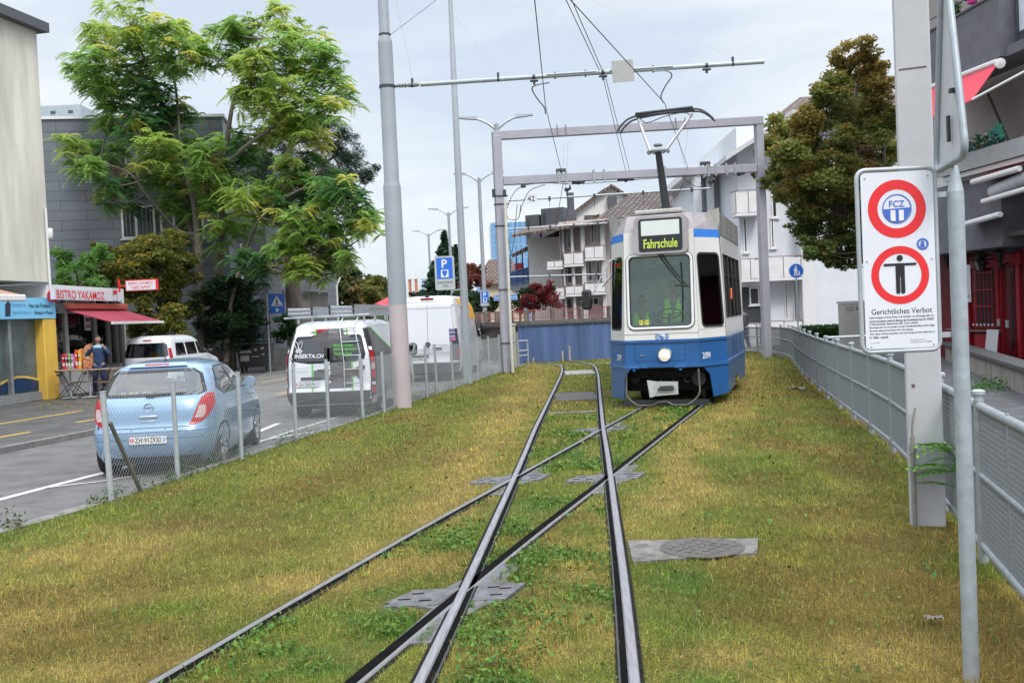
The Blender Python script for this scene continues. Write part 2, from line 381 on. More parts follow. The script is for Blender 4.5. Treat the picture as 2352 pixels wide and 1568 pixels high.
def xslab(name,lab,Y0,Y1,m,x0=None,x1=None,z=.012):
    a=interp([(y,l) for l,r_,y in T1],(Y0+Y1)/2) if x0 is None else x0;b=interp([(y,r_) for l,r_,y in T1],(Y0+Y1)/2) if x1 is None else x1
    mb=MB();mb.slab([(a+.09,Y0,z),(b-.09,Y0,z),(b-.08,Y1,z),(a+.10,Y1,z)],.03);return tag(mb.build(name,m),lab,'slab')
xslab('drain_cover','dark brown drain cover between the rails of the straight track',20.2,22.2,mat('dark_drain_metal',(.07,.06,.055),.6,.2,.3,6))
xslab('concrete_slab','narrow concrete strip crossing between the rails just before the dark drain cover',17.7,17.95,conc_s)
xslab('concrete_slab','pale concrete slab between the rails at the far end where the track bends',28.6,30.4,mat('pale_concrete',(.27,.27,.26),.8,0,.2))
xslab('concrete_slab','thin concrete strip across the grass right at the bend of the track',34.0,34.3,conc_s,.3,3.6)
xslab('concrete_slab','concrete strip across the grass between the straight track and the tram',21.8,22.1,conc_s,2.0,3.3)
mh=thing('manhole','concrete manhole slab with oval looking patterned iron cover right of the straight track','manhole',(1.3,7.35,0))
mb=MB();mb.slab([(.80,7.02,.014),(1.72,7.12,.014),(1.84,7.56,.014),(.84,7.68,.014)],.04);mb.build('slab',conc_s,mh,world=True)
iron=mat('manhole_iron',(.12,.11,.10),.65,.4,.3,30,bump=.4)
mb=MB();c=Vector((1.36,7.34,.0));mb.lathe([(.315,.012),(.315,.019),(.29,.0215),(.285,.017),(.001,.017)],c,36,cap=False);mb.build('cover',iron,mh,world=True,smooth=30)
mb=MB()
for i in range(-4,5):
    for j in range(-4,5):
        if i*i+j*j <17 and (i+j) % 2 ==0:mb.box(c+Vector((i*.06,j*.06,.0185)),(.045,.045,.005),rz=(R(45)))
mb.build('cover_pattern',iron,mh,world=True)
def vnoise(x,y,s,seed=0):
    x=x*s +seed*17.3;y=y*s +seed*9.1;xi=np.floor(x).astype(int);yi=np.floor(y).astype(int);fx=x-xi;fy=y-yi
    fx=fx*fx*(3-2*fx);fy=fy*fy*(3-2*fy)
    def h(a,b):n=np.sin(a*127.1+b*311.7+seed*74.7)*43758.5453;return n-np.floor(n)
    return (h(xi,yi)*(1-fx)+h(xi+1,yi)*fx)*(1-fy)+(h(xi,yi+1)*(1-fx)+h(xi+1,yi+1)*fx)*fy
def fbm(x,y,s,seed=0):return .55*vnoise(x,y,s,seed)+.3*vnoise(x,y,s*2.1,seed+1)+.15*vnoise(x,y,s*4.3,seed+2)
t1y=np.array([t[2] for t in T1]);t1l=np.array([t[0] for t in T1]);t1r=np.array([t[1] for t in T1])
c2y=np.array([y for x,y in c2]);c2x=np.array([x for x,y in c2])
flY=np.array([-8,4,9,10.6,13.5,16.7,19.5,22.7,25.1,28.5,36,45]);flX=np.array([-5.6,-5.5,-4.95,-4.48,-3.9,-3.25,-2.65,-2.07,-1.6,-.97,.45,.45])
frY=np.array([p.y for p in FR]);frX=np.array([p.x for p in FR])
Gc=dict(green=(.14,.185,.022),lush=(.085,.175,.025),brown=(.165,.115,.026),straw=(.37,.28,.085),olive=(.205,.215,.040),tan=(.27,.20,.06))
def _pt(L_):return [(PZ(a[0],a[1]).x,PZ(a[0],a[1]).y,a[2],a[3]) for a in L_]
PATCH=[('brown',.62,_pt([(700,1130,.5,1.5),(620,1190,.6,.8),(430,1190,.6,.7),(880,1050,.4,1.8),(960,1005,.35,2.5),(800,1090,.4,1.5),(200,1440,.5,.35),(100,1370,.5,.35),(60,1500,.4,.3),(350,1330,.6,.4),(1900,1330,.6,.5),(1650,1400,.35,.3),(1700,1330,.4,.4),(1850,1180,.6,.35),(1950,1080,.4,.8),(1600,1500,.35,.25),(2150,1450,.5,.35),(560,1250,.6,.4),(1120,1530,.2,.15),(1800,1420,.5,.35),(1950,1250,.5,.4),(1750,1100,.5,.5),(660,1520,.16,.1),(1780,1010,.4,1.0),(1830,940,.4,1.4),(2050,1380,.4,.35)])),
 ('straw',.9,_pt([(1060,1110,.35,2.2),(1000,1180,.4,1),(870,1280,.5,.7),(1560,1080,.22,2.0),(1530,1160,.28,.8),(1590,1000,.2,3),(1250,1430,.35,.3),(1180,1500,.3,.25),(1330,1310,.25,.4),(300,1250,.6,.4),(500,1510,.4,.2),(1700,1500,.4,.25),(2000,1500,.4,.25),(100,1280,.5,.4),(1180,960,.25,3.5),(1240,900,.25,4),(200,1540,.4,.15),(1300,1500,.3,.25),(1400,1450,.2,.3),(700,1330,.4,.35),(1520,1250,.2,.4)])),
 ('green',.95,_pt([(600,1440,.5,.3),(720,1550,.4,.15),(540,1540,.3,.15),(1560,1340,.28,.35),(1520,1430,.2,.4),(1240,1130,.35,.8),(1280,1060,.3,1.5),(1450,1020,.3,1.6),(950,1350,.25,.35),(1350,1220,.2,.4),(740,1400,.3,.25),(1700,1245,.15,.2),(750,1160,.4,.6),(480,1140,.5,.6),(900,1000,.4,1.6),(1650,1060,.3,.9),(380,1400,.4,.25),(1680,1180,.4,.35),(1040,930,.4,2.5),(2250,1300,.3,.4)])),
 ('lush',.9,_pt([(1225,1160,.25,.5),(1180,1200,.2,.3),(1420,1060,.25,.9),(650,1500,.35,.15),(750,1540,.3,.12),(820,1420,.2,.15),(1560,1330,.2,.25),(1320,1040,.2,.8),(870,1360,.15,.12)]))]
def grass_col(x,y):
    """natural colour of the sward: mown green, dry straw beside the rails, brown thatch patches, lush weeds between the rails"""
    n1_=fbm(x,y,.55,3);n2_=fbm(x,y,1.7,5);n3_=fbm(x,y*.7+x*.2,.9,9)
    l1=np.interp(y,t1y,t1l);r1_=np.interp(y,t1y,t1r);cx2=np.interp(y,c2y,c2x)
    C={k:np.array(v) for k,v in Gc.items()}
    col=C['olive'] +(C['green']-C['olive'])*np.clip((n1_-.36)*3.2,0,1)[:,None]
    bw=np.clip((n3_-.50)*5,0,1)*np.clip(n2_*2.0-.25,0,1);col=col+(C['brown']-col)*(bw*.8)[:,None]
    sw_=np.clip((n2_-.42)*3.5,0,1)*.30
    dl=np.abs(x-(l1-.75));band=np.clip(1-dl/.75,0,1)*np.clip((y-6)/4,.0,1)
    dr=np.abs(x-(cx2+1.25));band2=np.clip(1-dr/.6,0,1)*(y >7)
    near=np.clip((7.0-y)/2.5,0,1)*np.clip((x-l1)*3,0,1)
    left_near=np.clip(1-np.abs(x+3.3)/1.6,0,1)*np.clip((10-y)/3,0,1)
    sw_=np.clip(sw_+band*.75*np.clip(n1_*1.8,.3,1)+band2*.8*np.clip(n2_*1.7,.3,1)+near*.42*np.clip(n2_*2-.2,0,1)+left_near*.35,0,.92)
    tgt=C['straw']*np.clip(n1_,.3,.8)[:,None]*1.35 +C['tan']*(1-np.clip(n1_,.3,.8))[:,None]
    col=col+(tgt-col)*sw_[:,None]
    lr=np.clip((x-r1_-.35)/.8,0,1)*np.clip((9.5-y)/3.5,0,1)*np.clip(n3_*2.1-.2,0,1);col=col+((C['brown']*1.25+C['tan']*.25)-col)*(lr*.75)[:,None]
    bt=((x >l1) & (x <r1_) & (y <17)) | ((np.abs(x-cx2) <.5) & (y <18)) | ((x <l1) & (x >cx2+.3) & (y <10))
    g=bt*np.clip((fbm(x,y,1.9,21)-.47)*4.5,0,1);col=col+(C['lush']-col)*(g*.9)[:,None]
    edge=np.clip(1-np.abs(x-(r1_+.35))/.35,0,1)*np.clip((fbm(x,y,1.8,31)-.35)*4,0,1);col=col+(C['lush']-col)*(edge*.7)[:,None]
    for key,st,lst in PATCH:
        w_=np.zeros(len(x))
        for (px_,py_,rx_,ry_) in lst:w_=np.maximum(w_,np.exp(-(((x-px_)/rx_)**2+((y-py_)/ry_)**2)))
        w_=np.clip(w_*(.45+1.3*n2_)-.10,0,1)*st;col=col+(C[key]-col)*w_[:,None]
    kerbg=np.clip(1-(x-np.interp(y,flY,flX))/.35,0,1);col=col+(C['lush']-col)*(kerbg*.5)[:,None]
    return col,g
ys=np.arange(-3,38.5,.16);nx=90
GX=[];GY=[]
for y in ys:
    a=np.interp(y,flY,flX);b=np.interp(y,frY,frX)+.12 if y <37 else 9.4
    GX.append(np.linspace(a,b,nx));GY.append(np.full(nx,y))
GX=np.array(GX);GY=np.array(GY)
GZ=.012*(fbm(GX.ravel(),GY.ravel(),1.2,4).reshape(GX.shape)-.6) -.004
vb=np.stack([GX.ravel(),GY.ravel(),GZ.ravel()],1)
ii=np.arange(len(ys)-1)[:,None]*nx +np.arange(nx-1)[None,:];ii=ii.ravel()
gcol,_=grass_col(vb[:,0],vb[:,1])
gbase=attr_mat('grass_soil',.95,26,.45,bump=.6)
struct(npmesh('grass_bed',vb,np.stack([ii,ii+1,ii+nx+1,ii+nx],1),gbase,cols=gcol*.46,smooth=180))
def blocked(x,y):
    m=np.zeros(len(x),bool)
    for key in ('t1','t2'):
        for p in RAILS[key]:
            py=np.array([q.y for q in p]);px=np.array([q.x for q in p]);k=.07
            m |= np.abs(x-np.interp(y,py,px)) <k*np.where(y >25,.8,1)
    for c in plates:m |= (np.abs(y-c.y-.0) <.62) & (np.abs(x-c.x-(y-c.y)*.27) <.13) | (np.abs(y-c.y+.05) <.2) & (np.abs(x-c.x-(y-c.y)*.35+.05) <.46)
    m |= (x >.8) & (x <1.79) & (y >7.08) & (y <7.6)
    l1=np.interp(y,t1y,t1l);r1_=np.interp(y,t1y,t1r);inn=(x >l1) & (x <r1_)
    for a,b in ((20.2,22.2),(17.7,17.95),(28.6,30.4)):m |= inn & (y >a) & (y <b)
    m |= (y >34) & (y <34.3) & (x <3.6)
    m |= (np.hypot(x+2.35,y-20.48) <.24) | (np.hypot(x-3.29,y-7.87) <.17)
    return m
bv,bf,bc=[],[],[];base=0
for y0,y1,rho,wd,hh in ((3.9,6.0,9000,.0034,.034),(6.0,8.5,5200,.0045,.036),(8.5,12,2600,.0065,.038),(12,18,1250,.010,.042),(18,27,560,.016,.045),(27,38,300,.026,.045)):
    def xr(y):return np.maximum(np.interp(y,flY,flX),-.56*y),np.minimum(np.interp(y,frY,frX)+.1,.56*y)
    yy=RNG.uniform(y0,y1,400000);
    a,b=xr(yy);wmax=9.;area=(y1-y0)*wmax;n_=int(area*rho)
    yy=RNG.uniform(y0,y1,n_);xx=RNG.uniform(-5.6,9.6,int(n_)) if False else None
    a,b=xr(yy);u=RNG.uniform(0,1,n_);keep=RNG.uniform(0,1,n_) <(b-a)/wmax;xx=a+(b-a)*u
    xx,yy=xx[keep],yy[keep];m=~blocked(xx,yy);xx,yy=xx[m],yy[m];n_=len(xx)
    col,g=grass_col(xx,yy)
    big=RNG.uniform(0,1,n_)
    tall=fbm(xx,yy,2.2,41)+.9*np.clip((vnoise(xx,yy,9.,43)-.72)*4,0,1)
    h=hh*(.35+1.1*RNG.uniform(0,1,n_)**1.6)*(.55+.9*tall);
    lie=RNG.uniform(0,1,n_) <(.45-.25*g);ln=h*np.where(lie,1.35,.55)*RNG.uniform(.4,1.3,n_);hz=np.where(lie,h*.35,h)
    th=RNG.uniform(0,2*np.pi,n_);dx,dy=np.cos(th),np.sin(th);px,py=-dy,dx
    ww=wd*RNG.uniform(.6,1.4,n_)*(1+.8*g)
    z0=-.004+np.zeros(n_)
    v=np.empty((n_,3,3));v[:,0]=np.stack([xx-px*ww/2,yy-py*ww/2,z0],1);v[:,1]=np.stack([xx+px*ww/2,yy+py*ww/2,z0],1)
    v[:,2]=np.stack([xx+dx*ln,yy+dy*ln,z0+hz],1)
    j=RNG.normal(0,.22,(n_,1));c=col*(1+j)*(.62+1.0*fbm(xx,yy,7.,77))[:,None]*np.array([1.12,1.12,1.0])
    dry=RNG.uniform(0,1,n_) <(.13-.08*g);c[dry]=np.array([.48,.39,.15])*RNG.uniform(.6,1.1,(dry.sum(),1))
    dk=RNG.uniform(0,1,n_) <.12;c[dk]=c[dk]*.6
    c=np.clip(c,.005,.8)
    bv.append(v.reshape(-1,3));bf.append(np.arange(base,base+3*n_).reshape(-1,3));bc.append(np.repeat(c,3,0));base+=3*n_
n_=120000;yy=3.9+RNG.uniform(0,1,n_)**1.5*15;lo=np.maximum(np.interp(yy,flY,flX),-.56*yy);hi=np.minimum(np.interp(yy,frY,frX),.56*yy);xx=lo+(hi-lo)*RNG.uniform(0,1,n_)
col,g=grass_col(xx,yy);kp_=(RNG.uniform(0,1,n_) <g*.8+.02) & ~blocked(xx,yy);xx,yy=xx[kp_],yy[kp_];n_=len(xx)
s_=.0075*(1+yy/9)*RNG.uniform(.5,1.5,n_);th=RNG.uniform(0,6.28,n_);ct,st=np.cos(th)*s_,np.sin(th)*s_;zz=RNG.uniform(.008,.05,n_);tl=RNG.normal(0,.5,(2,n_))
for (sa,sb,sc_,sd_) in [(0,0,0,0)]:
    P0=np.stack([xx,yy,zz],1);A=np.stack([ct,st,s_*tl[0]],1);B=np.stack([-st,ct,s_*tl[1]],1)
    v=np.stack([P0-A,P0+B*.8,P0+A,P0-B*.8],1);vv=v[:,[0,1,2,0,2,3]].reshape(-1,3)
    c=np.array([.075,.17,.03])*RNG.uniform(.5,1.5,(n_,1));c[:,0] *= RNG.uniform(.8,1.7,n_)
    bv.append(vv);bf.append(np.arange(base,base+6*n_).reshape(-1,3));bc.append(np.repeat(c,6,0));base+=6*n_
bmat=attr_mat('grass_blades',.7,10,0,trans=.25)
go=npmesh('grass',np.concatenate(bv),np.concatenate(bf),bmat,cols=np.concatenate(bc));struct(go,'stuff')
go['label']='short mown grass, patchy green, straw and brown, with clover between the rails';go['category']='grass'
kc=MB();kpts=catmull([Vector((x-.02,y,0)) for x,y in zip(flX[2:-1],flY[2:-1])],6)
sweep(kc,kpts,[(-.09,ZR-.02),(-.09,.018),(.0,.022),(.03,.0)])
struct(kc.build('grass_kerb',mat('kerb_concrete',(.19,.185,.17),.9,0,.3,6,bump=.3)))
def leaf_cloud(name,pts,size,cols,parent=None,m=None,asp=.45,world=True,norm_up=.3,jit=.5):
    """pts (n,3); one folded rhombic leaf each"""
    n=len(pts);th=RNG.uniform(0,6.28,n);ph=RNG.normal(0,1,n)*jit;s=size*RNG.uniform(.6,1.4,n)
    A=np.stack([np.cos(th)*np.cos(ph),np.sin(th)*np.cos(ph),np.sin(ph)],1)
    u_=RNG.normal(0,1,(n,3));u_[:,2]+=norm_up*3;B=np.cross(A,u_);B /= (np.linalg.norm(B,axis=1)[:,None]+1e-6)
    A *= s[:,None];B *= (s*asp)[:,None]
    v=np.stack([pts-A*.5,pts+B*.5,pts+A*.5,pts-B*.5],1).reshape(-1,3)
    f=np.arange(4*n).reshape(-1,4);return npmesh(name,v,f,m or LEAFM,parent,cols=np.repeat(cols,4,0),world=world)
LEAFM=attr_mat('leaves',.55,3,.0,trans=.55)
wp=[]
for i in range(5200):
    y=9.3+random.random()**1.3*22;x=np.interp(y,flY,flX)+random.gauss(-.04,.06);cl=fbm(np.array([x*1.]),np.array([y]),1.5,55)[0]
    if cl <.42:continue
    wp.append((x,y,abs(random.gauss(0,.16))*(cl*1.9-.5)))
wp=np.array(wp);wc=np.array([.07,.13,.03])*RNG.uniform(.5,1.6,(len(wp),1));wc[RNG.uniform(0,1,len(wp)) <.2]=(.22,.15,.07)
o=leaf_cloud('weeds',wp,.04,wc);struct(o,'stuff');o['label']='straggly weeds growing along the foot of the chain link fence';o['category']='weeds'
fp=[]
for i in range(420):
    u,v=random.uniform(60,270),random.gauss(925,12);p=PZ(u,v,ZS);fp.append((p.x,p.y,ZS+.012))
for i in range(900):
    u,v=random.uniform(430,760),random.gauss(872,14);p=PZ(u,v,ZS);fp.append((p.x,p.y,ZS+.012))
fp=np.array(fp);fc=np.array([.45,.36,.10])*RNG.uniform(.5,1.2,(len(fp),1))
o=leaf_cloud('fallen_leaves',fp,.10,fc,asp=.6,norm_up=6,jit=.12);struct(o,'stuff');o['label']='yellow fallen leaves scattered on the pavement';o['category']='leaves'
for (u,v,s_,lab) in ((2150,1432,.065,'crumpled pale paper tissue on the brown grass near the sign pole'),(1835,898,.2,'white shredded litter on the grass near the mesh fence, right of the tram')):
    p=PZ(u,v);mb=MB();g_=7
    vs=[(p.x+(i/g_-.5)*s_*1.6+random.gauss(0,s_*.04),p.y+(j/g_-.5)*s_+random.gauss(0,s_*.04),.03+random.random()*s_*.35) for i in range(g_) for j in range(g_) ]
    mb.add(vs,[(i*g_+j,i*g_+j+1,(i+1)*g_+j+1,(i+1)*g_+j) for i in range(g_-1) for j in range(g_-1) if random.random() <.85])
    tag(mb.build('paper_litter',mat('tissue',(.20,.18,.14),.9,0,.1),smooth=180),lab,'litter')
cf=thing('chain_link_fence','low galvanised chain link fence on round posts along the left kerb of the grass','fence',FLx[0])
for i,p in enumerate(FLx):
    hgt=1.2 if i else 1.19;lean=Vector(((-.03 if i ==0 else random.uniform(-.012,.012))*1,0,0))
    mb=MB();r_=.029 if i else .033;mb.tube([p+Vector((0,0,-.1)),p+lean+Vector((0,0,hgt))],r_,12);mb.tube([p+lean+Vector((0,0,hgt-.002)),p+lean+Vector((0,0,hgt+.012))],r_+.004,12)
    mb.build('post',galv_l,cf,smooth=50,world=True)
mb=MB();a=FLx[0]+Vector((.02,.02,.86));b=PZ(328,1128)+Vector((0,0,-.05));mb.tube([a,b],.024,10);mb.build('brace',mat('brown_galvanised_pipe',(.16,.15,.13),.6,.3,.2),cf,smooth=50,world=True)
wire=mat('galvanised_wire',(.34,.36,.37),.5,.4,.05)
for p,q in zip(FLx,FLx[1:]):
    mb=MB();d=(q-p);Ln=d.length;d=d/Ln;cell=.054;H0,H1=.03,1.14;nz=int((H1-H0)/cell)
    near=p.y <19;rr=.0017 if near else .002
    nn=Vector((-d.y,d.x,0))*.004
    k=int(Ln/cell)
    for i in range(-nz,k+nz):
        for sgn in (1,-1):
            x0=i*cell if sgn >0 else (i)*cell;za,zb=H0,H1;xa,xb=x0,x0+sgn*(H1-H0)*.78
            if (xa <0 and xb <0) or (xa >Ln and xb >Ln):continue
            def cut(xc):return H0+(xc-x0)/(sgn*.78)
            pts=[(xa,za),(xb,zb)]
            if sgn >0:
                if xa <0:pts[0]=(0,cut(0))
                if xb >Ln:pts[1]=(Ln,cut(Ln))
            else:
                if xa >Ln:pts[0]=(Ln,cut(Ln))
                if xb <0:pts[1]=(0,cut(0))
            (x0_,z0_),(x1_,z1_)=pts
            if z1_-z0_ <.02:continue
            sag=Vector((0,0,-.0))
            mb.tube([p+d*x0_+nn*sgn+Vector((0,0,z0_)),p+d*x1_+nn*sgn+Vector((0,0,z1_))],rr,3,cap=False)
    for zz in (H0+.02,.6,H1-.015):mb.tube([p+Vector((0,0,zz)),(p+q)/2+Vector((0,0,zz-.012)),q+Vector((0,0,zz))],.0022,4,cap=False)
    mb.build('mesh_panel',wire,cf,world=True,fix=False)
rf=thing('mesh_fence','grey tubular steel fence with wire mesh infill curving along the right side of the grass','fence',(3.07,6.35,0))
def arc_pts(path,step,s0=0.):
    out=[];acc=-s0;last=path[0]
    for a,b in zip(path,path[1:]):
        L_=(b-a).length
        while acc+L_ >= 0 and L_ >0:
            t=-acc/L_
            if t >1:break
            out.append(a.lerp(b,max(0,t)));acc -= step
        acc+=L_
    return out
full=[p for p in FR]
posts=arc_pts(full,1.70,.95)
HT=lambda y:1.13 if y <25 else (1.13-.011*(y-25))
fg=mat('fence_paint_grey',(.28,.30,.315),.5,.15,.14,14,bump=.06)
wm_=mat('fence_mesh_wire',(.24,.26,.27),.55,.3,.05)
for i,p in enumerate(posts):
    h=HT(p.y);mb=MB();mb.tube([p+Vector((0,0,-.1)),p+Vector((0,0,h-.02))],.034,12);mb.build('post',fg,rf,smooth=50,world=True)
    mb=MB();mb.lathe([(.028,h-.02),(.028,h+.015),(.044,h+.018),(.045,h+.04),(.03,h+.05),(.001,h+.052)],p,14,cap=False);mb.build('post_cap',galv_l,rf,smooth=40,world=True)
for p,q in zip(posts,posts[1:]):
    d=(q-p);Ln=d.length;d=d/Ln;h=(HT(p.y)+HT(q.y))/2;a=p+d*.03;b=q-d*.03
    mb=MB()
    for zz,r_ in ((h-.06,.030),(.60,.022),(.12,.027)):mb.tube([a+Vector((0,0,zz)),b+Vector((0,0,zz))],r_,10,cap=False)
    mb.build('rail',fg,rf,smooth=60,world=True)
    mb=MB();m_=(p+q)/2;mb.box(m_+Vector((0,0,(h+.12)/2)),(.012,.045,h-.16),rz=math.atan2(d.y,d.x)-math.pi/2)
    mb.build('stile',fg,rf,world=True)
    mb=MB();cw=.035 if p.y <14 else .05;rr=.0046 if p.y <14 else .0068;nn=Vector((-d.y,d.x,0))*.003
    n_=int(Ln/cw)
    for k in range(1,n_):
        x=k*Ln/n_;mb.tube([p+d*x+nn+Vector((0,0,.12)),p+d*x+nn+Vector((0,0,h-.06))],rr*.8,3,cap=False)
    nz=int((h-.2)/cw)
    for k in range(1,nz):
        zz=.12+k*(h-.18)/nz
        mb.tube([a+nn*-1+Vector((0,0,zz)),b+nn*-1+Vector((0,0,zz))],rr*1.15,4,cap=False)
    mb.build('mesh_infill',wm_,rf,world=True,fix=False)
# ================================================================== MASTS, GANTRY, WIRES, LAMPS, SIGNS
def zat(u,v,Y):return PY(u,v,Y).z
UPZ=Vector((0,0,1));SX=Vector((1,0,0))
cyl=lambda mb,a,b,r,n=12:mb.tube([a,b],r,n)
bm_=Vector((-2.35,20.48,0))
ms=thing('catenary_mast','thick round grey mast with lilac foot, carrying a long arm over the tracks','mast',bm_)
z1,z2=zat(895,430,20.48),zat(870,97,20.48);zc=zat(915,700,20.48)
mb=MB();mb.lathe([(.20,-.05),(.197,0),(.190,zc)],bm_,32,cap=False);mb.build('painted_foot',mat('lilac_mast_paint',(.44,.385,.39),.5,0,.05,2),ms,smooth=50,world=True)
mb=MB();mb.lathe([(.190,zc),(.182,z1),(.172,z1+.05),(.158,z1+.10),(.150,z2-.06),(.150,z2),(.120,z2+.08),(.112,z2+.12),(.10,10.6),(.02,10.65)],bm_,32,cap=False);mb.build('shaft',paintg,ms,smooth=50,world=True)
za=zat(890,199,20.48)
mb=MB();mb.lathe([(.168,-.02),(.168,.03)],bm_+UPZ*(za-.01),24);mb.lathe([(.125,0),(.125,.03)],bm_+UPZ*(z2+.13),24);mb.build('clamp_band',steel_dk,ms,smooth=40,world=True)
A0=bm_+Vector((.17,0,za));A1=PZ(1755,142,za+.02)
arm=MB();A00=A0.lerp(A1,.07);cyl(arm,A00,A1,.046);aob=arm.build('cantilever_arm',galv_l,ms,smooth=50,world=True)
ins=MB();dA=(A1-A0).normalized();ins.lathe([(.02,0),(.035,.02),(.035,.05),(.02,.06),(.05,.1),(.02,.12),(.05,.16),(.02,.18),(.055,.22),(.02,.25),(.045,.28),(.045,.42),(.03,.5)],A0,14,ax=dA)
ins.build('insulator',mat('insulator_brown_grey',(.20,.19,.18),.4,0,.1),aob,smooth=40,world=True)
def armp(u):
    best=min((abs(projx(A0.lerp(A1,t/400))-u),t) for t in range(401));return A0.lerp(A1,best[1]/400)
def projx(p):q=np.array(p)-C0;return 1176+FPX*(q@_r)/(q@_f)
mb=MB()
for u in (948,1145,1683):p=armp(u);mb.box(p+UPZ*.06,(.05,.03,.16),b=.005);mb.lathe([(.05,-.02),(.05,.02)],p,12,ax=dA)
for u in (1226,1385,1622):p=armp(u);mb.lathe([(.05,-.03),(.05,.03)],p,12,ax=dA);mb.box(p-UPZ*.08,(.17,.08,.03),b=.005);mb.box(p-UPZ*.12,(.05,.04,.07))
for u in (1275,1345,1500):mb.box(armp(u),(.03,.05,.14))
mb.build('arm_clamp',steel_dk,aob,world=True)
mb=MB()
for u0,u1 in ((1255,1370),(1400,1545)):cyl(mb,armp(u0)+UPZ*.02+Vector((0,-.04,0)),armp(u1)+UPZ*.02+Vector((0,-.04,0)),.022,8)
mb.build('contact_line_tube',galv_l,aob,smooth=60,world=True)
pc=armp(1430);mb=MB();mb.box(pc+Vector((0,-.07,-.02)),(.44,.006,.44),M=Matrix.Rotation(R(-2.5),3,'Y'));mb.build('back_of_plate',mat('aluminium_sign_back',(.36,.36,.34),.5,.3,.05),aob,world=True)
mtop=bm_+UPZ*10.2
WG='-'
def wire_thing(name,lab,pts,r=.006,m=None,grp=None,cat='wire'):
    if grp ==WG:pts=[pts[0]+(pts[0]-pts[1])*4]+list(pts)
    mb=MB();mb.tube(pts,r,5);o=mb.build(name,m or mat('overhead_wire',(.05,.05,.055),.5,.4,0),None,smooth=60);return tag(o,lab,cat,grp)
G='stay wires and droppers of the overhead line'
for u,d,lab in ((948,0,'thin stay wire from the mast head to the arm, closest to the mast'),(1145,0,'stay wire from the mast head to the middle of the arm'),(1683,0,'long shallow stay wire from the mast head to the far end of the arm')):
    wire_thing('stay_wire',lab,[mtop,armp(u)+UPZ*.15],.005,galv,G)
wire_thing('anchor_wire','stay wire with insulators rising rightwards out of the picture from the thick mast',[bm_+Vector((.12,0,z2+.14)),PY(1003,0,18.6),PY(1200,-140,15.5)],.007,galv,G)
zw=6.32
Y31=31.4;
WG='overhead wires running along the tracks'
gz1=zat(1288,398,Y31)
cw1=[PZ(1222,-80,zw+.25),PZ(1228,0,zw+.2),PZ(1253,245,zw-.1),PY(1290,395,Y31),PY(1303,440,38)]
wire_thing('contact_wire','dark contact wire over the straight track, kinked by the left curved tube under the arm',catmull(cw1[:3],1)+cw1[3:],.009,None,WG)
for k,(a,b,c_) in enumerate((((1300,0),(1386,190),(1437,392)),((1313,0),(1392,190),(1446,392)))):
    wire_thing('feeder_wire',['left','right'][k]+' wire of the close pair of feeder wires crossing the middle of the arm',[PZ(a[0]-20,-60,za+.1),PZ(*a,za+.08),PZ(b[0],182,za+.05),PY(*c_,31.9)],.008,None,WG)
wire_thing('contact_wire','dark contact wire slanting down to the tram, kinked right of the grey plate',[PZ(1268,-60,zw+.2),PZ(1310,0,zw+.15),PZ(1527,238,zw-.1),PY(1580,385,32.6),PY(1600,420,38)],.009,None,WG)
def pull(lab,pts):
    mb=MB();mb.tube(catmull(pts,6),.014,8);tag(mb.build('pull_off_tube',mat('blue_grey_tube',(.20,.24,.28),.5,.2,.05),None,smooth=60),lab,'overhead fitting','pull off fittings under the arm')
def near(u,v,Y):return PY(u,v,Y)
pull('curved pull off tube under the left part of the mast arm',[near(1262,190,20.3),near(1232,196,20.3),near(1222,205,20.4),near(1235,228,20.6),near(1250,247,20.9),near(1253,262,21.)])
pull('curved pull off tube under the right part of the mast arm',[near(1500,164,19.7),near(1530,163,19.7),near(1543,174,19.8),near(1527,200,20.2),near(1518,222,20.5),near(1524,236,20.8)])
gl,gr=Vector((-.2,31.24,0)),Vector((8.63,33.2,0))
gt=thing('gantry','grey rectangular steel gantry with two cross beams spanning both tracks behind the tram front','gantry',gl)
gm=paintg2;zt1,zt2=zat(1143,310,31.24),zat(1746,275,33.2)
for p,zt,w_ in ((gl,zt1,.27),(gr,zt2,.25)):
    mb=MB();mb.box(p+UPZ*(zt/2-.05),(w_,w_,zt-.1+.1),rz=R(12),b=.01);mb.build('post',gm,gt,world=True)
def beam(name,a,b,h,dpt,par,m=gm):
    d=(b-a);L_=d.length;d.normalize();n_=d.cross(UPZ).normalized();u_=n_.cross(d)
    T=Matrix((d,n_,u_)).transposed();mb=MB();mb.box((a+b)/2,(L_,dpt,h),M=T,b=.012);return mb.build(name,m,par,world=True),T
pa,pb=Vector((gl.x-.13,gl.y,zt1-.03)),Vector((gr.x+.13,gr.y,zt2-.03))
bo,T_=beam('top_beam',pa,pb,.27,.24,gt)
la,lb=Vector((gl.x+.14,gl.y+.03,zat(1160,417,Y31))),Vector((gr.x-.14,gr.y+.02,zat(1740,385,33.1)))
b2,_=beam('lower_beam',la,lb,.27,.22,gt)
zinc=mat('zinc_clamp',(.34,.38,.37),.5,.4,.1)
mb=MB()
for t in (.23,.26,.665,.70):p=pa.lerp(pb,t);mb.box(p+Vector((0,-.13,.02)),(.035,.03,.40),M=T_)
mb.build('beam_bracket',mat('rusty_bracket',(.26,.22,.17),.7,.2,.3),bo,world=True)
mb=MB()
for t in (.21,.24,.345,.385,.60,.625,.80,.83,.875,.91):p=la.lerp(lb,t);mb.box(p+Vector((0,-.12,.0)),(.07,.03,.40),M=T_)
mb.build('beam_bracket',zinc,b2,world=True)
mb=MB()
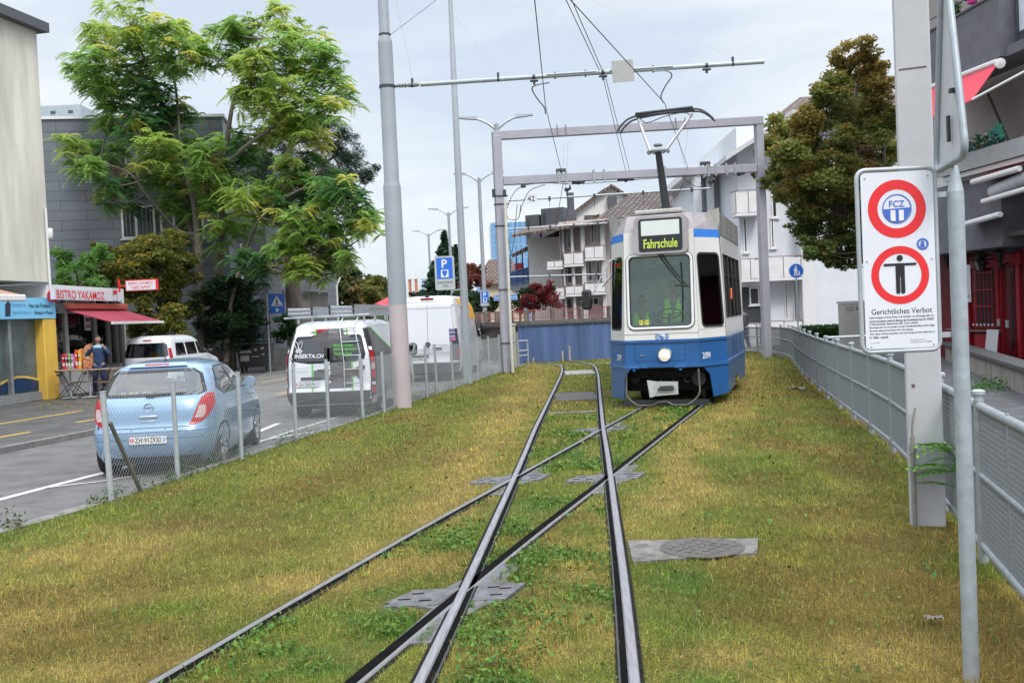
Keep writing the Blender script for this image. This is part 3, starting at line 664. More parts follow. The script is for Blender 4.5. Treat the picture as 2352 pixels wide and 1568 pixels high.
for t,s_ in ((.22,.32),(.79,.34)):
    p=la.lerp(lb,t)+UPZ*.22;mb.box(p,(s_,.2,.04),b=.01);mb.box(p+UPZ*.05+Vector((0,-.05,0)),(s_,.04,.05));mb.box(p-UPZ*.1,(.03,.1,.2))
    for q in (-.12,0,.12):mb.tube([p+Vector((q,-.06,0)),p+Vector((q*1.4,-.06,-.16))],.02,6)
    q0=la.lerp(lb,t+.02)-UPZ*.38;mb.box(q0,(.16,.14,.1),b=.02);mb.box(q0-UPZ*.09,(.05,.05,.2));mb.lathe([(.07,-.03),(.07,.03)],q0+Vector((.1,-.08,.05)),10,ax=(1,0,0))
for t,s_ in ((.285,.42),(.47,.55),(.93,.35)):
    p=la.lerp(lb,t)-UPZ*.17;mb.box(p,(s_,.2,.05),b=.015);mb.lathe([(.10,0),(.03,-.07)],p,10)
mb.box(la.lerp(lb,.075)-UPZ*.2+Vector((0,-.1,0)),(.16,.1,.12),b=.02);mb.box(lb-Vector((.2,.12,.0)),(.1,.03,.1))
mb.build('isolator_gear',steel_dk,b2,world=True)
for zz in (zat(1150,452,Y31),zat(1150,520,Y31),zat(1160,665,Y31),zat(1160,787,Y31),zat(1160,470,Y31)):mb=MB();mb.box(gl+Vector((.05,0,zz)),(.42,.31,.025),rz=R(12));mb.build('post_clamp',steel_dk,gt,world=True)
mb=MB();mb.box(gl+Vector((-.17,-.05,zat(1150,445,Y31))),(.1,.1,.26),b=.01);mb.build('junction_box',steel_dk,gt,world=True);mb=MB();mb.box(gl+Vector((.18,-.1,zat(1160,445,Y31))),(.1,.1,.2),b=.01);mb.build('junction_box',steel_dk,gt,world=True)
mb=MB();a=gl+Vector((.08,-.2,0));
for i,q in enumerate((0,.07,.13)):mb.tube([a+Vector((q,0,-.05)),a+Vector((q,0,.5-.07*i))],.018,8)
mb.build('cable_duct',galv,gt,world=True,smooth=60)
cab=mat('black_cable',(.02,.02,.022),.6,0,0)
def cable(lab,pts,r=.012,name='cable',par=None):
    mb=MB();mb.tube(catmull(pts,5),r,6);o=mb.build(name,cab,par,smooth=60,world=par is not None)
    return o if par else tag(o,lab,'cable','black cables under the gantry')
Y=31.2
for pts in ([(1165,478),(1178,447),(1200,428),(1250,420),(1310,423),(1400,418),(1500,410),(1600,404)],[(1192,500),(1200,470),(1215,440),(1240,428),(1252,424)],[(1163,462),(1166,500),(1182,505),(1192,498),(1196,470)],[(1166,540),(1176,580),(1188,470)],[(1294,420),(1285,470),(1276,520)],[(1300,430),(1305,470),(1298,515)],[(1560,400),(1590,425),(1610,430)],[(1575,405),(1560,440),(1548,455)]):
    cable('',[PY(u,v,Y+(u-1160)*.0033) for u,v in pts],.011,'cable',gt)
for a,b in (((1296,325),(1293,392)),((1305,325),(1302,392)),((1556,300),(1571,378)),((1580,300),(1572,378))):
    mb=MB();mb.tube([PY(*a,31.6),PY(*b,31.5)],.006,5);mb.build('dropper',galv,gt,world=True)
mb=MB();p=PZ(1178,856);mb.tube([p+UPZ*-.1,Vector((p.x,p.y,zat(1162,455,p.y)))],.045,12);tag(mb.build('cable_conduit',mat('cream_conduit',(.58,.57,.50),.5,0,.08),None,smooth=50),'cream coloured vertical pipe strapped to the left gantry post','pipe')
for k,(y0,y1,Y_,x1,lab) in enumerate(((461,432,36,1635,'thin grey bracket arm carrying the number plate behind the gantry'),(526,512,44,1395,'second thin bracket arm behind the gantry, above the balconies'),(636,629,55,1392,'lowest of the thin bracket arms behind the gantry'))):
    t=thing('bracket_arm',lab,'overhead arm',PY(1165,y0,Y_),0,'thin bracket arms behind the gantry')
    a,b=PY(1168,y0,Y_),PY(x1,y1,Y_+.3);mb=MB();mb.tube([a,b],.035 if k <2 else .04,8);mb.build('tube',galv,t,world=True,smooth=60)
    mb=MB()
    for q in (.2,.42,.66,.9):
        p=a.lerp(b,q);mb.box(p-UPZ*.02,(.08,.08,.16));mb.tube([p,p-UPZ*(.5 if k <1 else .25)],.008,5)
    mb.build('fitting',steel_dk,t,world=True)
def frame(u,v,Y,rz=0.):
    o=PY(u,v,Y);ux=Vector((math.cos(rz),math.sin(rz),0));return o,ux,Vector((0,0,1))
o,ux,uy=frame(1220,456,35.9)
t=thing('number_plate','white plate with the number 42 hanging on the bracket arm','sign',o);mb=MB();mb.prism(rrect(.42,.36,.02),o,ux,uy,-.01,0);mb.build('plate',signw,t,world=True)
mb=MB();text(mb,'42',o+Vector((0,-.012,0)),ux,uy,h=.19);mb.build('lettering',black,t,world=True)
tp=thing('lighting_pole','tall thin tapered grey pole standing at the chain link fence, holding the parking sign','pole',(-1.26,26.95,0))
mb=MB();zz=zat(1045,105,26.95);mb.lathe([(.135,-.05),(.125,0),(.115,1.5),(.075,zz),(.066,zz+.02),(.05,13.5)],(-1.26,26.95,0),24,cap=False);mb.build('shaft',paintg,tp,smooth=50,world=True)
mb=MB()
for v in (665,700):z_=zat(1060,v,26.95);mb.lathe([(.105,-.015),(.105,.015)],(-1.26,26.95,z_),16)
mb.build('band',steel_dk,tp,world=True)
def p_icon(mb,o,ux,uy,s):
    mb.prism(rrect(.5*s,.5*s,.01),o,ux,uy,0,.003);return mb
def parking(u,v,Y,wd,ht,lab,txt=True,conn=None):
    o,ux,uy=frame(u,v,Y);t=thing('parking_sign',lab,'sign',o)
    mb=MB();mb.prism(rrect(wd,ht,.05),o,ux,uy,-.03,0);mb.build('panel',mat('sign_grey_panel',(.42,.44,.44),.5,0,.05),t,world=True)
    f=Vector((0,-.004,0));bw=wd*.80;bh=ht*.62 if txt else ht*.75;bo_=o+uy*(ht*.5-bh/2-.05*ht)
    mb=MB();mb.prism(rrect(bw,bh,.015),bo_,ux,uy,0,.003);mb.build('blue_field',signblue,t,world=True)
    mb=MB();text(mb,'P',bo_+uy*bh*.22+f*1.6,ux,uy,h=bh*.40,bold=.02)
    q=bo_-uy*bh*.25;s_=bh*.36;mb.prism(rrect(s_,s_,.004),q,ux,uy,.004,.006);mb.build('white_marks',whitep,t,world=True)
    mb=MB();mb.prism([(-.38*s_,.22*s_),(.38*s_,.22*s_),(.10*s_,-.38*s_),(-.10*s_,-.38*s_)],q,ux,uy,.007,.009)
    mb.prism([(-.38*s_,.22*s_),(-.25*s_,.40*s_),(.25*s_,.40*s_),(.38*s_,.22*s_)],q,ux,uy,.007,.009);mb.build('meter_mark',signblue,t,world=True)
    if txt:
        mb=MB();text(mb,'Zentrale Parkuhr',o-uy*ht*.27+f*2,ux,uy,w=wd*.8,h=ht*.06);text(mb,'1 Std.',o-uy*ht*.37+f*2,ux,uy,h=ht*.055);mb.build('lettering',black,t,world=True)
    return t,o
t,o=parking(1021.5,627,26.7,.54,.92,'large blue P parking meter sign reading Zentrale Parkuhr, mounted beside the tall thin pole')
mb=MB()
for v in (665,700):
    z_=zat(1060,v,26.95);mb.box(((o.x-1.26)/2+.1,26.9,z_+.0),(abs(o.x+1.26),.04,.04))
mb.build('bracket',galv,t,world=True)
lampw=mat('lamp_head_grey',(.42,.45,.48),.4,.2,.05)
def lamp(u,v,Y,half,lab):
    p=PY(u,v,Y);t=thing('street_lamp',lab,'street lamp',(p.x,p.y,ZR),0,'double armed street lamps along the road')
    mb=MB();mb.lathe([(.17,0),(.16,2.2),(.12,2.6),(.10,p.z-ZR)],(p.x,p.y,ZR),14);mb.build('pole',paintg,t,smooth=50,world=True)
    for s_ in (-1,1):
        mb=MB();mb.tube(catmull([p-UPZ*.25,p+Vector((s_*half*.25,0,.06)),p+Vector((s_*half*.52,0,.26))],4),[.06,.06,.06,.055,.05,.05,.05,.045,.045],8);a_=mb.build('arm',lampw,t,smooth=60,world=True)
        mb=MB();mb.prism([(0,-.05),(half*.5,-.01),(half*.5,.05),(half*.06,.09),(0,.06)],p+Vector((s_*half*.48,.12,.28)),(s_,0,.06),(0,0,1),-.12*s_,.12*s_);mb.build('lamp_head',lampw,a_,world=True)
lamp(1140,285,42,1.62,'nearest double armed street lamp, rising from behind the left gantry post')
lamp(1100,409,59,1.55,'double armed street lamp right of the tall thin pole, with a small parking sign')
lamp(1030,488,76,1.6,'double armed street lamp above the big parking sign')
lamp(984,537,96,1.65,'farthest double armed street lamp, just right of the thick mast')
parking(1114,685,58.8,.55,.92,'small distant blue P parking meter sign on a street lamp pole',False)
o,ux,uy=frame(1161,683,33.5);t=thing('street_name_sign','blue street name plate with white letters partly behind the left gantry post','sign',o)
mb=MB();mb.prism(rrect(.82,.20,.01),o,ux,uy,-.02,0);mb.build('plate',mat('name_plate_blue',(.03,.22,.60),.4,0,.05),t,world=True)
mb=MB();text(mb,'Aprikosenstrasse',o+Vector((0,-.003,0)),ux,uy,w=.74,h=.12);mb.ring([o+Vector((x,-.003,y)) for x,y in rrect(.77,.16,.01)],[o+Vector((x,-.003,y)) for x,y in rrect(.79,.18,.01)]);mb.build('lettering',whitep,t,world=True)
mb=MB();mb.box(o+Vector((0,.05,-.02)),(.3,.06,.03));cyl(mb,Vector((o.x+.02,o.y+.1,0)),Vector((o.x+.02,o.y+.1,o.z+.1)),.03);mb.build('post',galv,t,world=True)
rmb=Vector((3.29,7.87,0))
t=thing('steel_mast','wide square grey steel mast standing on the grass behind the prohibition sign','mast',rmb)
rm=mat('pale_grey_mast_paint',(.43,.435,.45),.55,0,.08,2.2,bump=.04)
mb=MB();mb.box(rmb+UPZ*2.95,(.265,.22,6.1),rz=-R(21),b=.012);mb.build('shaft',rm,t,world=True)
mb=MB();mb.tube([rmb+Vector((-.15,-.12,-.05)),rmb+Vector((-.15,-.12,.72))],.017,10);mb.tube([rmb+Vector((-.15,-.12,.6)),rmb+Vector((-.15,-.12,.66))],.024,10);mb.tube(catmull([rmb+Vector((-.15,-.12,.72)),rmb+Vector((-.145,-.12,.82)),rmb+Vector((-.12,-.12,.95))],3),.009,6)
mb.build('conduit',mat('brownish_conduit',(.25,.24,.22),.6,.3,.2),t,smooth=50,world=True)
mb=MB();mb.box(rmb+Vector((-.041,-.106,zat(2090,155,7.74))),(.2,.004,.008),rz=-R(21));mb.box(rmb+Vector((-.11,-.076,1.12)),(.025,.004,.03),rz=-R(21));mb.build('rust_mark',mat('rust',(.12,.09,.07),.8,0,.3),t,world=True)
def frond(mbl,o,dr,ln,nl,wd,droop=.3):
    d=Vector(dr).normalized();side=d.cross(UPZ).normalized();pts=[o+d*ln*k/nl-UPZ*droop*ln*(k/nl)**2 for k in range(nl+1)]
    for k in range(1,nl+1):
        for s_ in (-1,1):
            p=pts[k];q=p+side*s_*wd+d*wd*.5-UPZ*wd*.25;m_=(p+q)/2;w_=(d*.16*wd);mbl.add([p,m_-w_,q,m_+w_+UPZ*.02*wd],[(0,1,2,3)])
    mbl.tube(pts,wd*.03,3,cap=False)
mb=MB();so_=rmb+Vector((.16,-.16,.45))
for k in range(17):
    a=R(random.uniform(-210,-60));frond(mb,so_+Vector((-.02,-.05,random.uniform(-.15,.28))),(math.cos(a),math.sin(a)*.5,random.uniform(.1,.6)),random.uniform(.2,.36),5,.10)
mb.tube([rmb+Vector((.18,-.1,0)),so_+UPZ*.25],.006,5)
tag(mb.build('sapling',mat('fresh_leaf_green',(.16,.36,.06),.6,0,.25,9),None),'bright green leafy sapling sprouting between the square mast and the fence','plant')
sb=Vector((2.11,4.61,0))
ptop=zat(2166,392,4.61)
mb=MB();mb.tube([sb-UPZ*.1,sb+UPZ*(ptop-.1)],.0365,20);mb.tube([sb+UPZ*(ptop-.1),sb+UPZ*(ptop+.02)],[.036,.014],16)
pole=mb.build('sign_pole',mat('weathered_galvanised_pole',(.36,.40,.43),.55,.3,.14,12,bump=.08,bs=40),None,smooth=50);tag(pole,'round galvanised pole in the right foreground carrying the prohibition sign','pole')
YS=4.60
TL,TR,BR,BL=[PY(u,v,YS) for u,v in ((1977,398),(2143,390),(2158,796),(1984,803))]
ux=(TR-TL).normalized();uy=(TL-BL);uy=(uy-ux*uy.dot(ux)).normalized();ux=(BR-BL+TR-TL).normalized();ux=Vector((1,0,.0)) if abs(ux.z) <.02 else ux
uy=Vector((0,0,1));ux=Vector((1,0,0));oc=(TL+TR+BR+BL)/4;W_,H_=(TR-TL).length,(TL-BL).length
t=thing('prohibition_sign','tall white court notice sign with two red rings in a grey tube frame','sign',oc)
PW,PH=W_+.0,H_
mb=MB();mb.prism(rrect(PW,PH,.022),oc,ux,uy,-.003,0);mb.build('panel',signw,t,world=True)
tubep=[oc+ux*x+uy*y+Vector((0,.012,0)) for x,y in rrect(PW+.028,PH+.028,.04,6)]
mb=MB();mb.tube(tubep,.0105,10,closed=True);mb.build('tube_frame',galv,t,smooth=60,world=True)
def S(fx,fy,k=1):return oc+ux*(fx-.5)*PW+uy*(.5-fy)*PH+Vector((0,-.0012*k,0))
mb=MB()
for fy in (.21,.585):annulus(mb,S(.49 if fy <.3 else .505,fy),ux,uy,.091 if fy <.3 else .100,.136)
mb.build('red_ring',signred,t,world=True)
fb=mat('emblem_blue',(.05,.13,.50),.4,0,.03);o1=S(.49,.21,2)
mb=MB();annulus(mb,o1,ux,uy,.064,.069)
mb.add([o1+ux*.062*math.cos(a)+uy*.062*math.sin(a) for a in [R(180+8*i) for i in range(int(180/8)+2)]],[tuple(range(24))]);mb.build('emblem_disc',fb,t,world=True)
mb=MB()
for x in (-.022,.017):mb.prism([(x-.0095,-.0545 if x <0 else -.057),(x+.0135,-.057 if x <0 else -.0535),(x+.0135,-.006),(x-.0095,-.006)],o1+Vector((0,-.001,0)),ux,uy,0,.0006)
mb.build('emblem_stripe',whitep,t,world=True)
mb=MB();text(mb,'FCZ',o1+uy*.024,ux,uy,w=.072,h=.030,bold=.01);mb.build('emblem_letters',fb,t,world=True)
o2=S(.505,.578,2);mb=MB();mb.prism(circ(.0145,20),o2+uy*.074,ux,uy,0,.0005);mb.prism(rrect(.154,.011,.005),o2+uy*.044,ux,uy,0,.0005)
mb.prism(rrect(.042,.062,.004),o2+uy*.019,ux,uy,.0003,.0008)
for s_ in (-1,1):mb.prism(rrect(.019,.095,.008),o2+ux*s_*.0115-uy*.045,ux,uy,0,.0005)
mb.build('figure_symbol',black,t,world=True)
mb=MB();o3=S(.83,.415,2);annulus(mb,o3,ux,uy,.019,.0265,24);mb.prism([(-.012,-.012),(.01,-.016),(.006,.012),(-.006,.016)],o3,ux,uy,0,.0005);annulus(mb,o3,ux,uy,.0275,.0285,24);mb.build('round_sticker',fb,t,world=True)
mb=MB();text(mb,'Gerichtliches Verbot',S(.51,.788,1),ux,uy,w=PW*.84,h=.026)
lines=['Unberechtigten wird das Führen und Abstellen von Fahrzeugen aller Art','auf dem Grundstück sowie das Betreten des Grundstückes Kat.-Nr. SW6227','in Schwamendingen, Saatlenstrasse, 8051 Zürich, verboten.','Berechtigt sind nur im Verkehr mit den Verkehrsbetrieben Zürch tätige','Personen während der Dauer ihrer Verrichtung.',"Wer dieses Verbot missachtet, wird auf Antrag mit einer Busse bis zu","Fr. 2'000.– bestraft."]
wl=[.90,.90,.68,.90,.60,.90,.26]
for i,(l,w__) in enumerate(zip(lines,wl)):text(mb,l,S(.055,.822+i*.0185,1),ux,uy,w=PW*w__,h=.0112,anchor='l',bold=.012)
text(mb,'12. Juli 2016',S(.06,.965,1),ux,uy,w=PW*.13,h=.006,anchor='l');text(mb,'Bezirksgericht Zürich',S(.62,.956,1),ux,uy,w=PW*.2,h=.006,anchor='l');text(mb,'Ersatzrichter: lic. iur. P. Rietmann',S(.62,.968,1),ux,uy,w=PW*.3,h=.006,anchor='l')
mb.build('lettering',black,t,world=True)
mb=MB()
for fx,fy in ((.06,.03),(.93,.03),(.05,.5),(.95,.5),(.07,.985),(.94,.985)):mb.lathe([(.0045,0),(.004,.003),(.001,.0035)],S(fx,fy,.5),8,ax=(0,-1,0))
mb.build('rivet',galv_l,t,world=True)
mb=MB();
for zz in (oc.z+.30,oc.z-.36):mb.box(Vector(((oc.x+PW/2+sb.x)/2,4.63,zz)),(.09,.02,.025))
mb.build('bracket',galv,t,world=True)
t=thing('triangular_sign','triangular road sign seen almost edge on, on top of the near pole','sign',sb+UPZ*ptop)
zb=ptop+.03;ang=R(78);hx=Vector((math.cos(ang),math.sin(ang),0));c0=Vector((sb.x-.02,sb.y,0))
def tri(w_,h_,r_,k=5):
    out=[];V=[(-w_/2,0),(w_/2,0),(0,h_)]
    for i in range(3):
        p=Vector(V[i]);a=(Vector(V[i-1])-p).normalized();b=(Vector(V[(i+1) % 3])-p).normalized()
        for q in range(k+1):tt=q/k;out.append(p+a*r_*(1-tt)**2+b*r_*tt**2)
    return [(p.x,p.y) for p in out]
mb=MB();mb.tube([c0+hx*x+UPZ*(zb+y) for x,y in tri(.60,1.06,.09)],.0165,10,closed=True);mb.build('tube_frame',mat('tube_frame_zinc',(.33,.37,.40),.5,.35,.12,14),t,smooth=60,world=True)
mb=MB();mb.prism(tri(.56,1.0,.07),c0+UPZ*(zb+.025)+Vector((.012,0,0)),hx,UPZ,-.004,0);mb.build('plate',mat('sign_back',(.50,.50,.52),.45,.1,.06),t,world=True)
for pc_,sz_ in ((c0+UPZ*(zb+.16)+Vector((-.012,-.02,0)),(.012,.02,.12)),(c0+UPZ*(zb+.32)+hx*-.1,(.03,.03,.02)),(c0+UPZ*(zb+.13)+hx*-.26,(.022,.02,.02))):mb=MB();mb.box(pc_,sz_);mb.build('clamp',steel_dk,t,world=True)
mb=MB();mb.box(sb+Vector((.0,.35,zat(2212,1138,5.0))),(.006,.05,.06));q=PY(2213,1138,7.1);
mb=MB();mb.box(q,(.038,.03,.09));tag(mb.build('yellow_tag',mat('yellow_tag',(.75,.65,.03),.5)),'small yellow tag on the fence just right of the near sign pole','tag')
# ================================================================== VEHICLES
def sgnp(v,p):return math.copysign(abs(v)**p,v)
class Shell:
    def __init__(s,rear,front,half,ex):s.r,s.f,s.w,s.n=rear,front,half,ex
    def q(s,z):r=interp(s.r,z);f=interp(s.f,z);return (r+f)/2,(f-r)/2,interp(s.w,z),interp(s.n,z)
    def th(s,a,z):
        yc,b,w_,n=s.q(z);c,t=math.cos(R(a)),math.sin(R(a));return Vector((w_*sgnp(c,2/n),yc+b*sgnp(t,2/n),z))
    def rear(s,xf,z):yc,b,w_,n=s.q(z);return Vector((w_*xf,yc-b*max(0,1-abs(xf)**n)**(1/n),z))
    def front(s,xf,z):yc,b,w_,n=s.q(z);return Vector((w_*xf,yc+b*max(0,1-abs(xf)**n)**(1/n),z))
    def side(s,y,z,sg=1):yc,b,w_,n=s.q(z);return Vector((sg*w_*max(0,1-min(1,abs((y-yc)/b))**n)**(1/n),y,z))
    def patch(s,mb,fn,rows,off=.004,k=8,sub=4,out=None):
        """rows [(z,a0,a1)], fn(a,z)->point"""
        zs=[];
        for (z0,a0,b0),(z1,a1,b1) in zip(rows,rows[1:]):
            for i in range(sub):t=i/sub;zs.append((z0+(z1-z0)*t,a0+(a1-a0)*t,b0+(b1-b0)*t))
        zs.append(rows[-1]);P=[]
        for z,a,b in zs:
            for j in range(k+1):
                u_=a+(b-a)*j/k;p=fn(u_,z);e=(b-a)*.02 or .01;pu=fn(u_+e,z)-fn(u_-e,z);pz=fn(u_,z+.012)-fn(u_,z-.012)
                n_=pu.cross(pz);n_=n_.normalized() if n_.length >1e-9 else Vector((0,-1,0))
                c_=Vector((0,s.q(z)[0],z));
                if n_.dot(p-c_) <0:n_=-n_
                P.append(p+n_*off)
        m=len(zs);mb.add(P,[(i*(k+1)+j,i*(k+1)+j+1,(i+1)*(k+1)+j+1,(i+1)*(k+1)+j) for i in range(m-1) for j in range(k)])
        return mb
    def body(s,zs,holes,N=144,bottom=True):
        """holes: list of (kind, rows) kind rear/front/side+/side-"""
        vs=[];
        for z in zs:
            for j in range(N):vs.append(s.th(-90+360*j/N+.001,z))
        def inrow(rows,z,a):
            if z <rows[0][0] or z >rows[-1][0]:return False
            return interp([(r_[0],r_[1]) for r_ in rows],z) <a <interp([(r_[0],r_[2]) for r_ in rows],z)
        fs=[]
        for i in range(len(zs)-1):
            for j in range(N):
                ids=(i*N+j,i*N+(j+1) % N,(i+1)*N+(j+1) % N,(i+1)*N+j);c=(vs[ids[0]]+vs[ids[1]]+vs[ids[2]]+vs[ids[3]])/4;yc,b,w_,n=s.q(c.z);kill=False
                a_=math.degrees(math.atan2((c.y-yc)/b,c.x/w_))
                for kd,rows in holes:
                    if kd =='rear' and c.y <yc-b*.3 and abs(c.x) <w_*.985 and (c.y-yc)/b <-.75+abs(c.x/w_)*.0:kill |= inrow(rows,c.z,c.x/w_)
                    elif kd =='front' and (c.y-yc)/b >.6:kill |= inrow(rows,c.z,c.x/w_)
                    elif kd =='side' and abs(c.x/w_) >.8 and abs(c.y-yc)/b <.97:kill |= inrow(rows,c.z,c.y)
                if not kill:fs.append(ids)
        n_=len(zs);fs.append(tuple((n_-1)*N+j for j in range(N)))
        mb=MB();mb.add(vs,fs);return mb
def zlev(a,b,st):n=max(1,round((b-a)/st));return [a+(b-a)*i/n for i in range(n+1)]
def inset(rows,dz,da):
    r=[list(x) for x in rows];
    for x in r:x[1]+=da;x[2] -= da
    r[0][0]+=dz;r[-1][0] -= dz;return [tuple(x) for x in r]
def frame_patch(sh,mb,fn,rows,dz,da,off):
    """black border as four strips between rows and inset rows"""
    inn=inset(rows,dz,da)
    sh.patch(mb,fn,[(r[0],r[1],i[1]) for r,i in zip(rows,inn)],off,2,6);sh.patch(mb,fn,[(r[0],i[2],r[2]) for r,i in zip(rows,inn)],off,2,6)
    z0,z1=rows[0][0],rows[-1][0];f_=lambda z,k:interp([(r[0],r[k]) for r in rows],z)
    for a,b in ((z0,z0+dz),(z1-dz,z1)):sh.patch(mb,fn,[(a,f_(a,1),f_(a,2)),(b,f_(b,1),f_(b,2))],off,12,1)
tyre=mat('tyre',(.022,.022,.022),.8,0,.2,20);alloy=mat('wheel_silver',(.42,.43,.45),.35,.6,.05);cglass=glass('car_glass',(.34,.40,.41),.13);dglass=glass('dark_tinted_glass',(.07,.085,.09),.12)
redl=mat('red_lamp_plastic',(.42,.006,.012),.3,0,.25,25,coat=.15);clearl=mat('clear_lamp_plastic',(.50,.36,.34),.2,0,.1,coat=.5);intr=mat('car_interior',(.05,.05,.055),.8,0,.2)
platew=mat('number_plate_white',(.72,.72,.70),.4,0,.04)
def wheel(par,x,y,r,wd=.2,flat=False):
    sg=1 if x >0 else -1;c=Vector((x,y,r));ax=(sg,0,0)
    mb=MB();mb.lathe([(r*.62,-wd),(r*.93,-wd),(r,-wd*.85),(r,-wd*.12),(r*.95,0),(r*.66,.004)],c,28,ax=ax,cap=False);t_=mb.build('tyre',tyre,par,smooth=40)
    mb=MB();mb.lathe([(r*.67,-.002),(r*.64,-.02),(r*.30,-.035),(r*.16,-.012),(.001,-.01)],c,28,ax=ax,cap=False)
    for k in range(7):
        a=2*math.pi*k/7;p0=c+Vector((-sg*.012,math.cos(a)*r*.12,math.sin(a)*r*.12));p1=c+Vector((-sg*.006,math.cos(a)*r*.63,math.sin(a)*r*.63));mb.tube([p0,p1],.022,6)
    mb.build('rim',alloy,t_,smooth=50)
def plate(par,c,txt,w_=.50,h_=.11,tilt=0.):
    n_=Vector((0,-math.cos(tilt),math.sin(tilt)));ux=Vector((1,0,0));uy=Vector((0,math.sin(tilt),math.cos(tilt)))
    c=Vector(c);mb=MB();mb.prism(rrect(w_,h_,.01),c,ux,uy,0,.008);p=mb.build('number_plate',platew,par);f=n_*.0095
    mb=MB();text(mb,txt,c+f+ux*.0,ux,uy,w=w_*.68,h=h_*.62,bold=.01);mb.ring([c+f+ux*x+uy*y for x,y in rrect(w_*.975,h_*.92,.008)],[c+f+ux*x+uy*y for x,y in rrect(w_*.992,h_*.985,.01)]);mb.build('lettering',black,p)
    mb=MB();q=c+f-ux*w_*.42;mb.prism([(-.022,.026),(.022,.026),(.022,-.01),(0,-.03),(-.022,-.01)],q,ux,uy,0,.001);mb.build('red_shield',signred,p)
    mb=MB();mb.prism(rrect(.026,.008,.001),q+n_*.0015,ux,uy,0,.0005);mb.prism(rrect(.008,.026,.001),q+n_*.002,ux,uy,0,.0005);mb.build('white_cross',whitep,p)
    mb=MB();q=c+f+ux*w_*.42;mb.prism([(-.022,.026),(.022,.026),(.022,-.01),(0,-.03),(-.022,-.01)],q,ux,uy,0,.001);mb.build('blue_shield',mat('shield_blue',(.25,.45,.75),.4),p)
def wells(sh,par,ys,r,zc):
    for y in ys:
        for sg in (-1,1):
            mb=MB();ctr=sh.side(y,zc+.1,sg).x;pts=[]
            poly=[(math.cos(R(a))*(r+.055),math.sin(R(a))*(r+.055)) for a in range(-30,211,12)]
            P=[Vector((sh.side(y+px,max(zc+pz,.16),sg).x+sg*.006,y+px,max(zc+pz,.16))) for px,pz in poly];mb.add(P,[tuple(range(len(P)))]);mb.build('wheel_arch',blackp,par)
def under(par,w_,y0,y1,z0,z1):
    mb=MB();mb.box((0,(y0+y1)/2,(z0+z1)/2),(w_,y1-y0,z1-z0),b=.04);mb.build('underbody',blackp,par)
t=thing('parked_car','pale blue metallic hatchback seen from behind through the chain link fence','car',(-4.90,13.02,ZR),R(4.0))
t.scale=(1,1,1)
SB=1.035
rear=[(.18,.16),(.30,.05),(.42,.0),(.60,.0),(.66,.03),(.69,.05),(.85,.07),(.98,.12),(1.03,.17),(1.2,.32),(1.36,.50),(1.42,.60),(1.46,.80),(1.49,1.3)]
front=[(.18,3.8),(.45,3.98),(.7,3.9),(.85,3.7),(.95,3.25),(1.0,3.0),(1.36,2.25),(1.44,1.95),(1.49,1.5)]
half=[(.18,.76),(.3,.82),(.5,.852),(.75,.855),(.9,.84),(.98,.815),(1.1,.775),(1.25,.71),(1.36,.645),(1.42,.58),(1.46,.48),(1.485,.36),(1.49,.28)]
ex=[(.18,7),(.9,6),(1.2,5.5),(1.36,5),(1.49,3)]
sc_=lambda T:[(a*SB,b) for a,b in T]
sh=Shell(sc_(rear),sc_(front),sc_(half),sc_(ex))
z_=lambda T:[(a*SB,*b) for a,*b in T]
blue=mat('pale_blue_metallic',(.25,.39,.56),.26,.4,.03,2,coat=.8)
rwin=z_([(1.04,-.80,.80),(1.07,-.90,.90),(1.30,-.90,.90),(1.37,-.80,.80)])
swin=z_([(.995,.95,2.72),(1.10,.66,2.60),(1.34,.98,2.22),(1.38,1.15,2.1)])
zs=zlev(.18,1.0,.04)[:-1]+zlev(1.0,1.40,.0125)+[1.42,1.44,1.455,1.465,1.475,1.482,1.487,1.49];zs=[a*SB for a in zs]
bd=sh.body(zs,[('rear',inset(rwin,.02,.03)),('side',inset(swin,.02,.03)),('front',z_([(1.0,-.9,.9),(1.36,-.85,.85)]))]).build('body',blue,t,smooth=35)
mb=MB();sh.patch(mb,sh.rear,rwin,.006,24,5);mb.build('rear_window',glass('hatch_glass',(.50,.56,.56),.14),t,smooth=180)
mb=MB();frame_patch(sh,mb,sh.rear,rwin,.035*SB,.045,.009);mb.build('rear_window_surround',blackp,t,smooth=180)
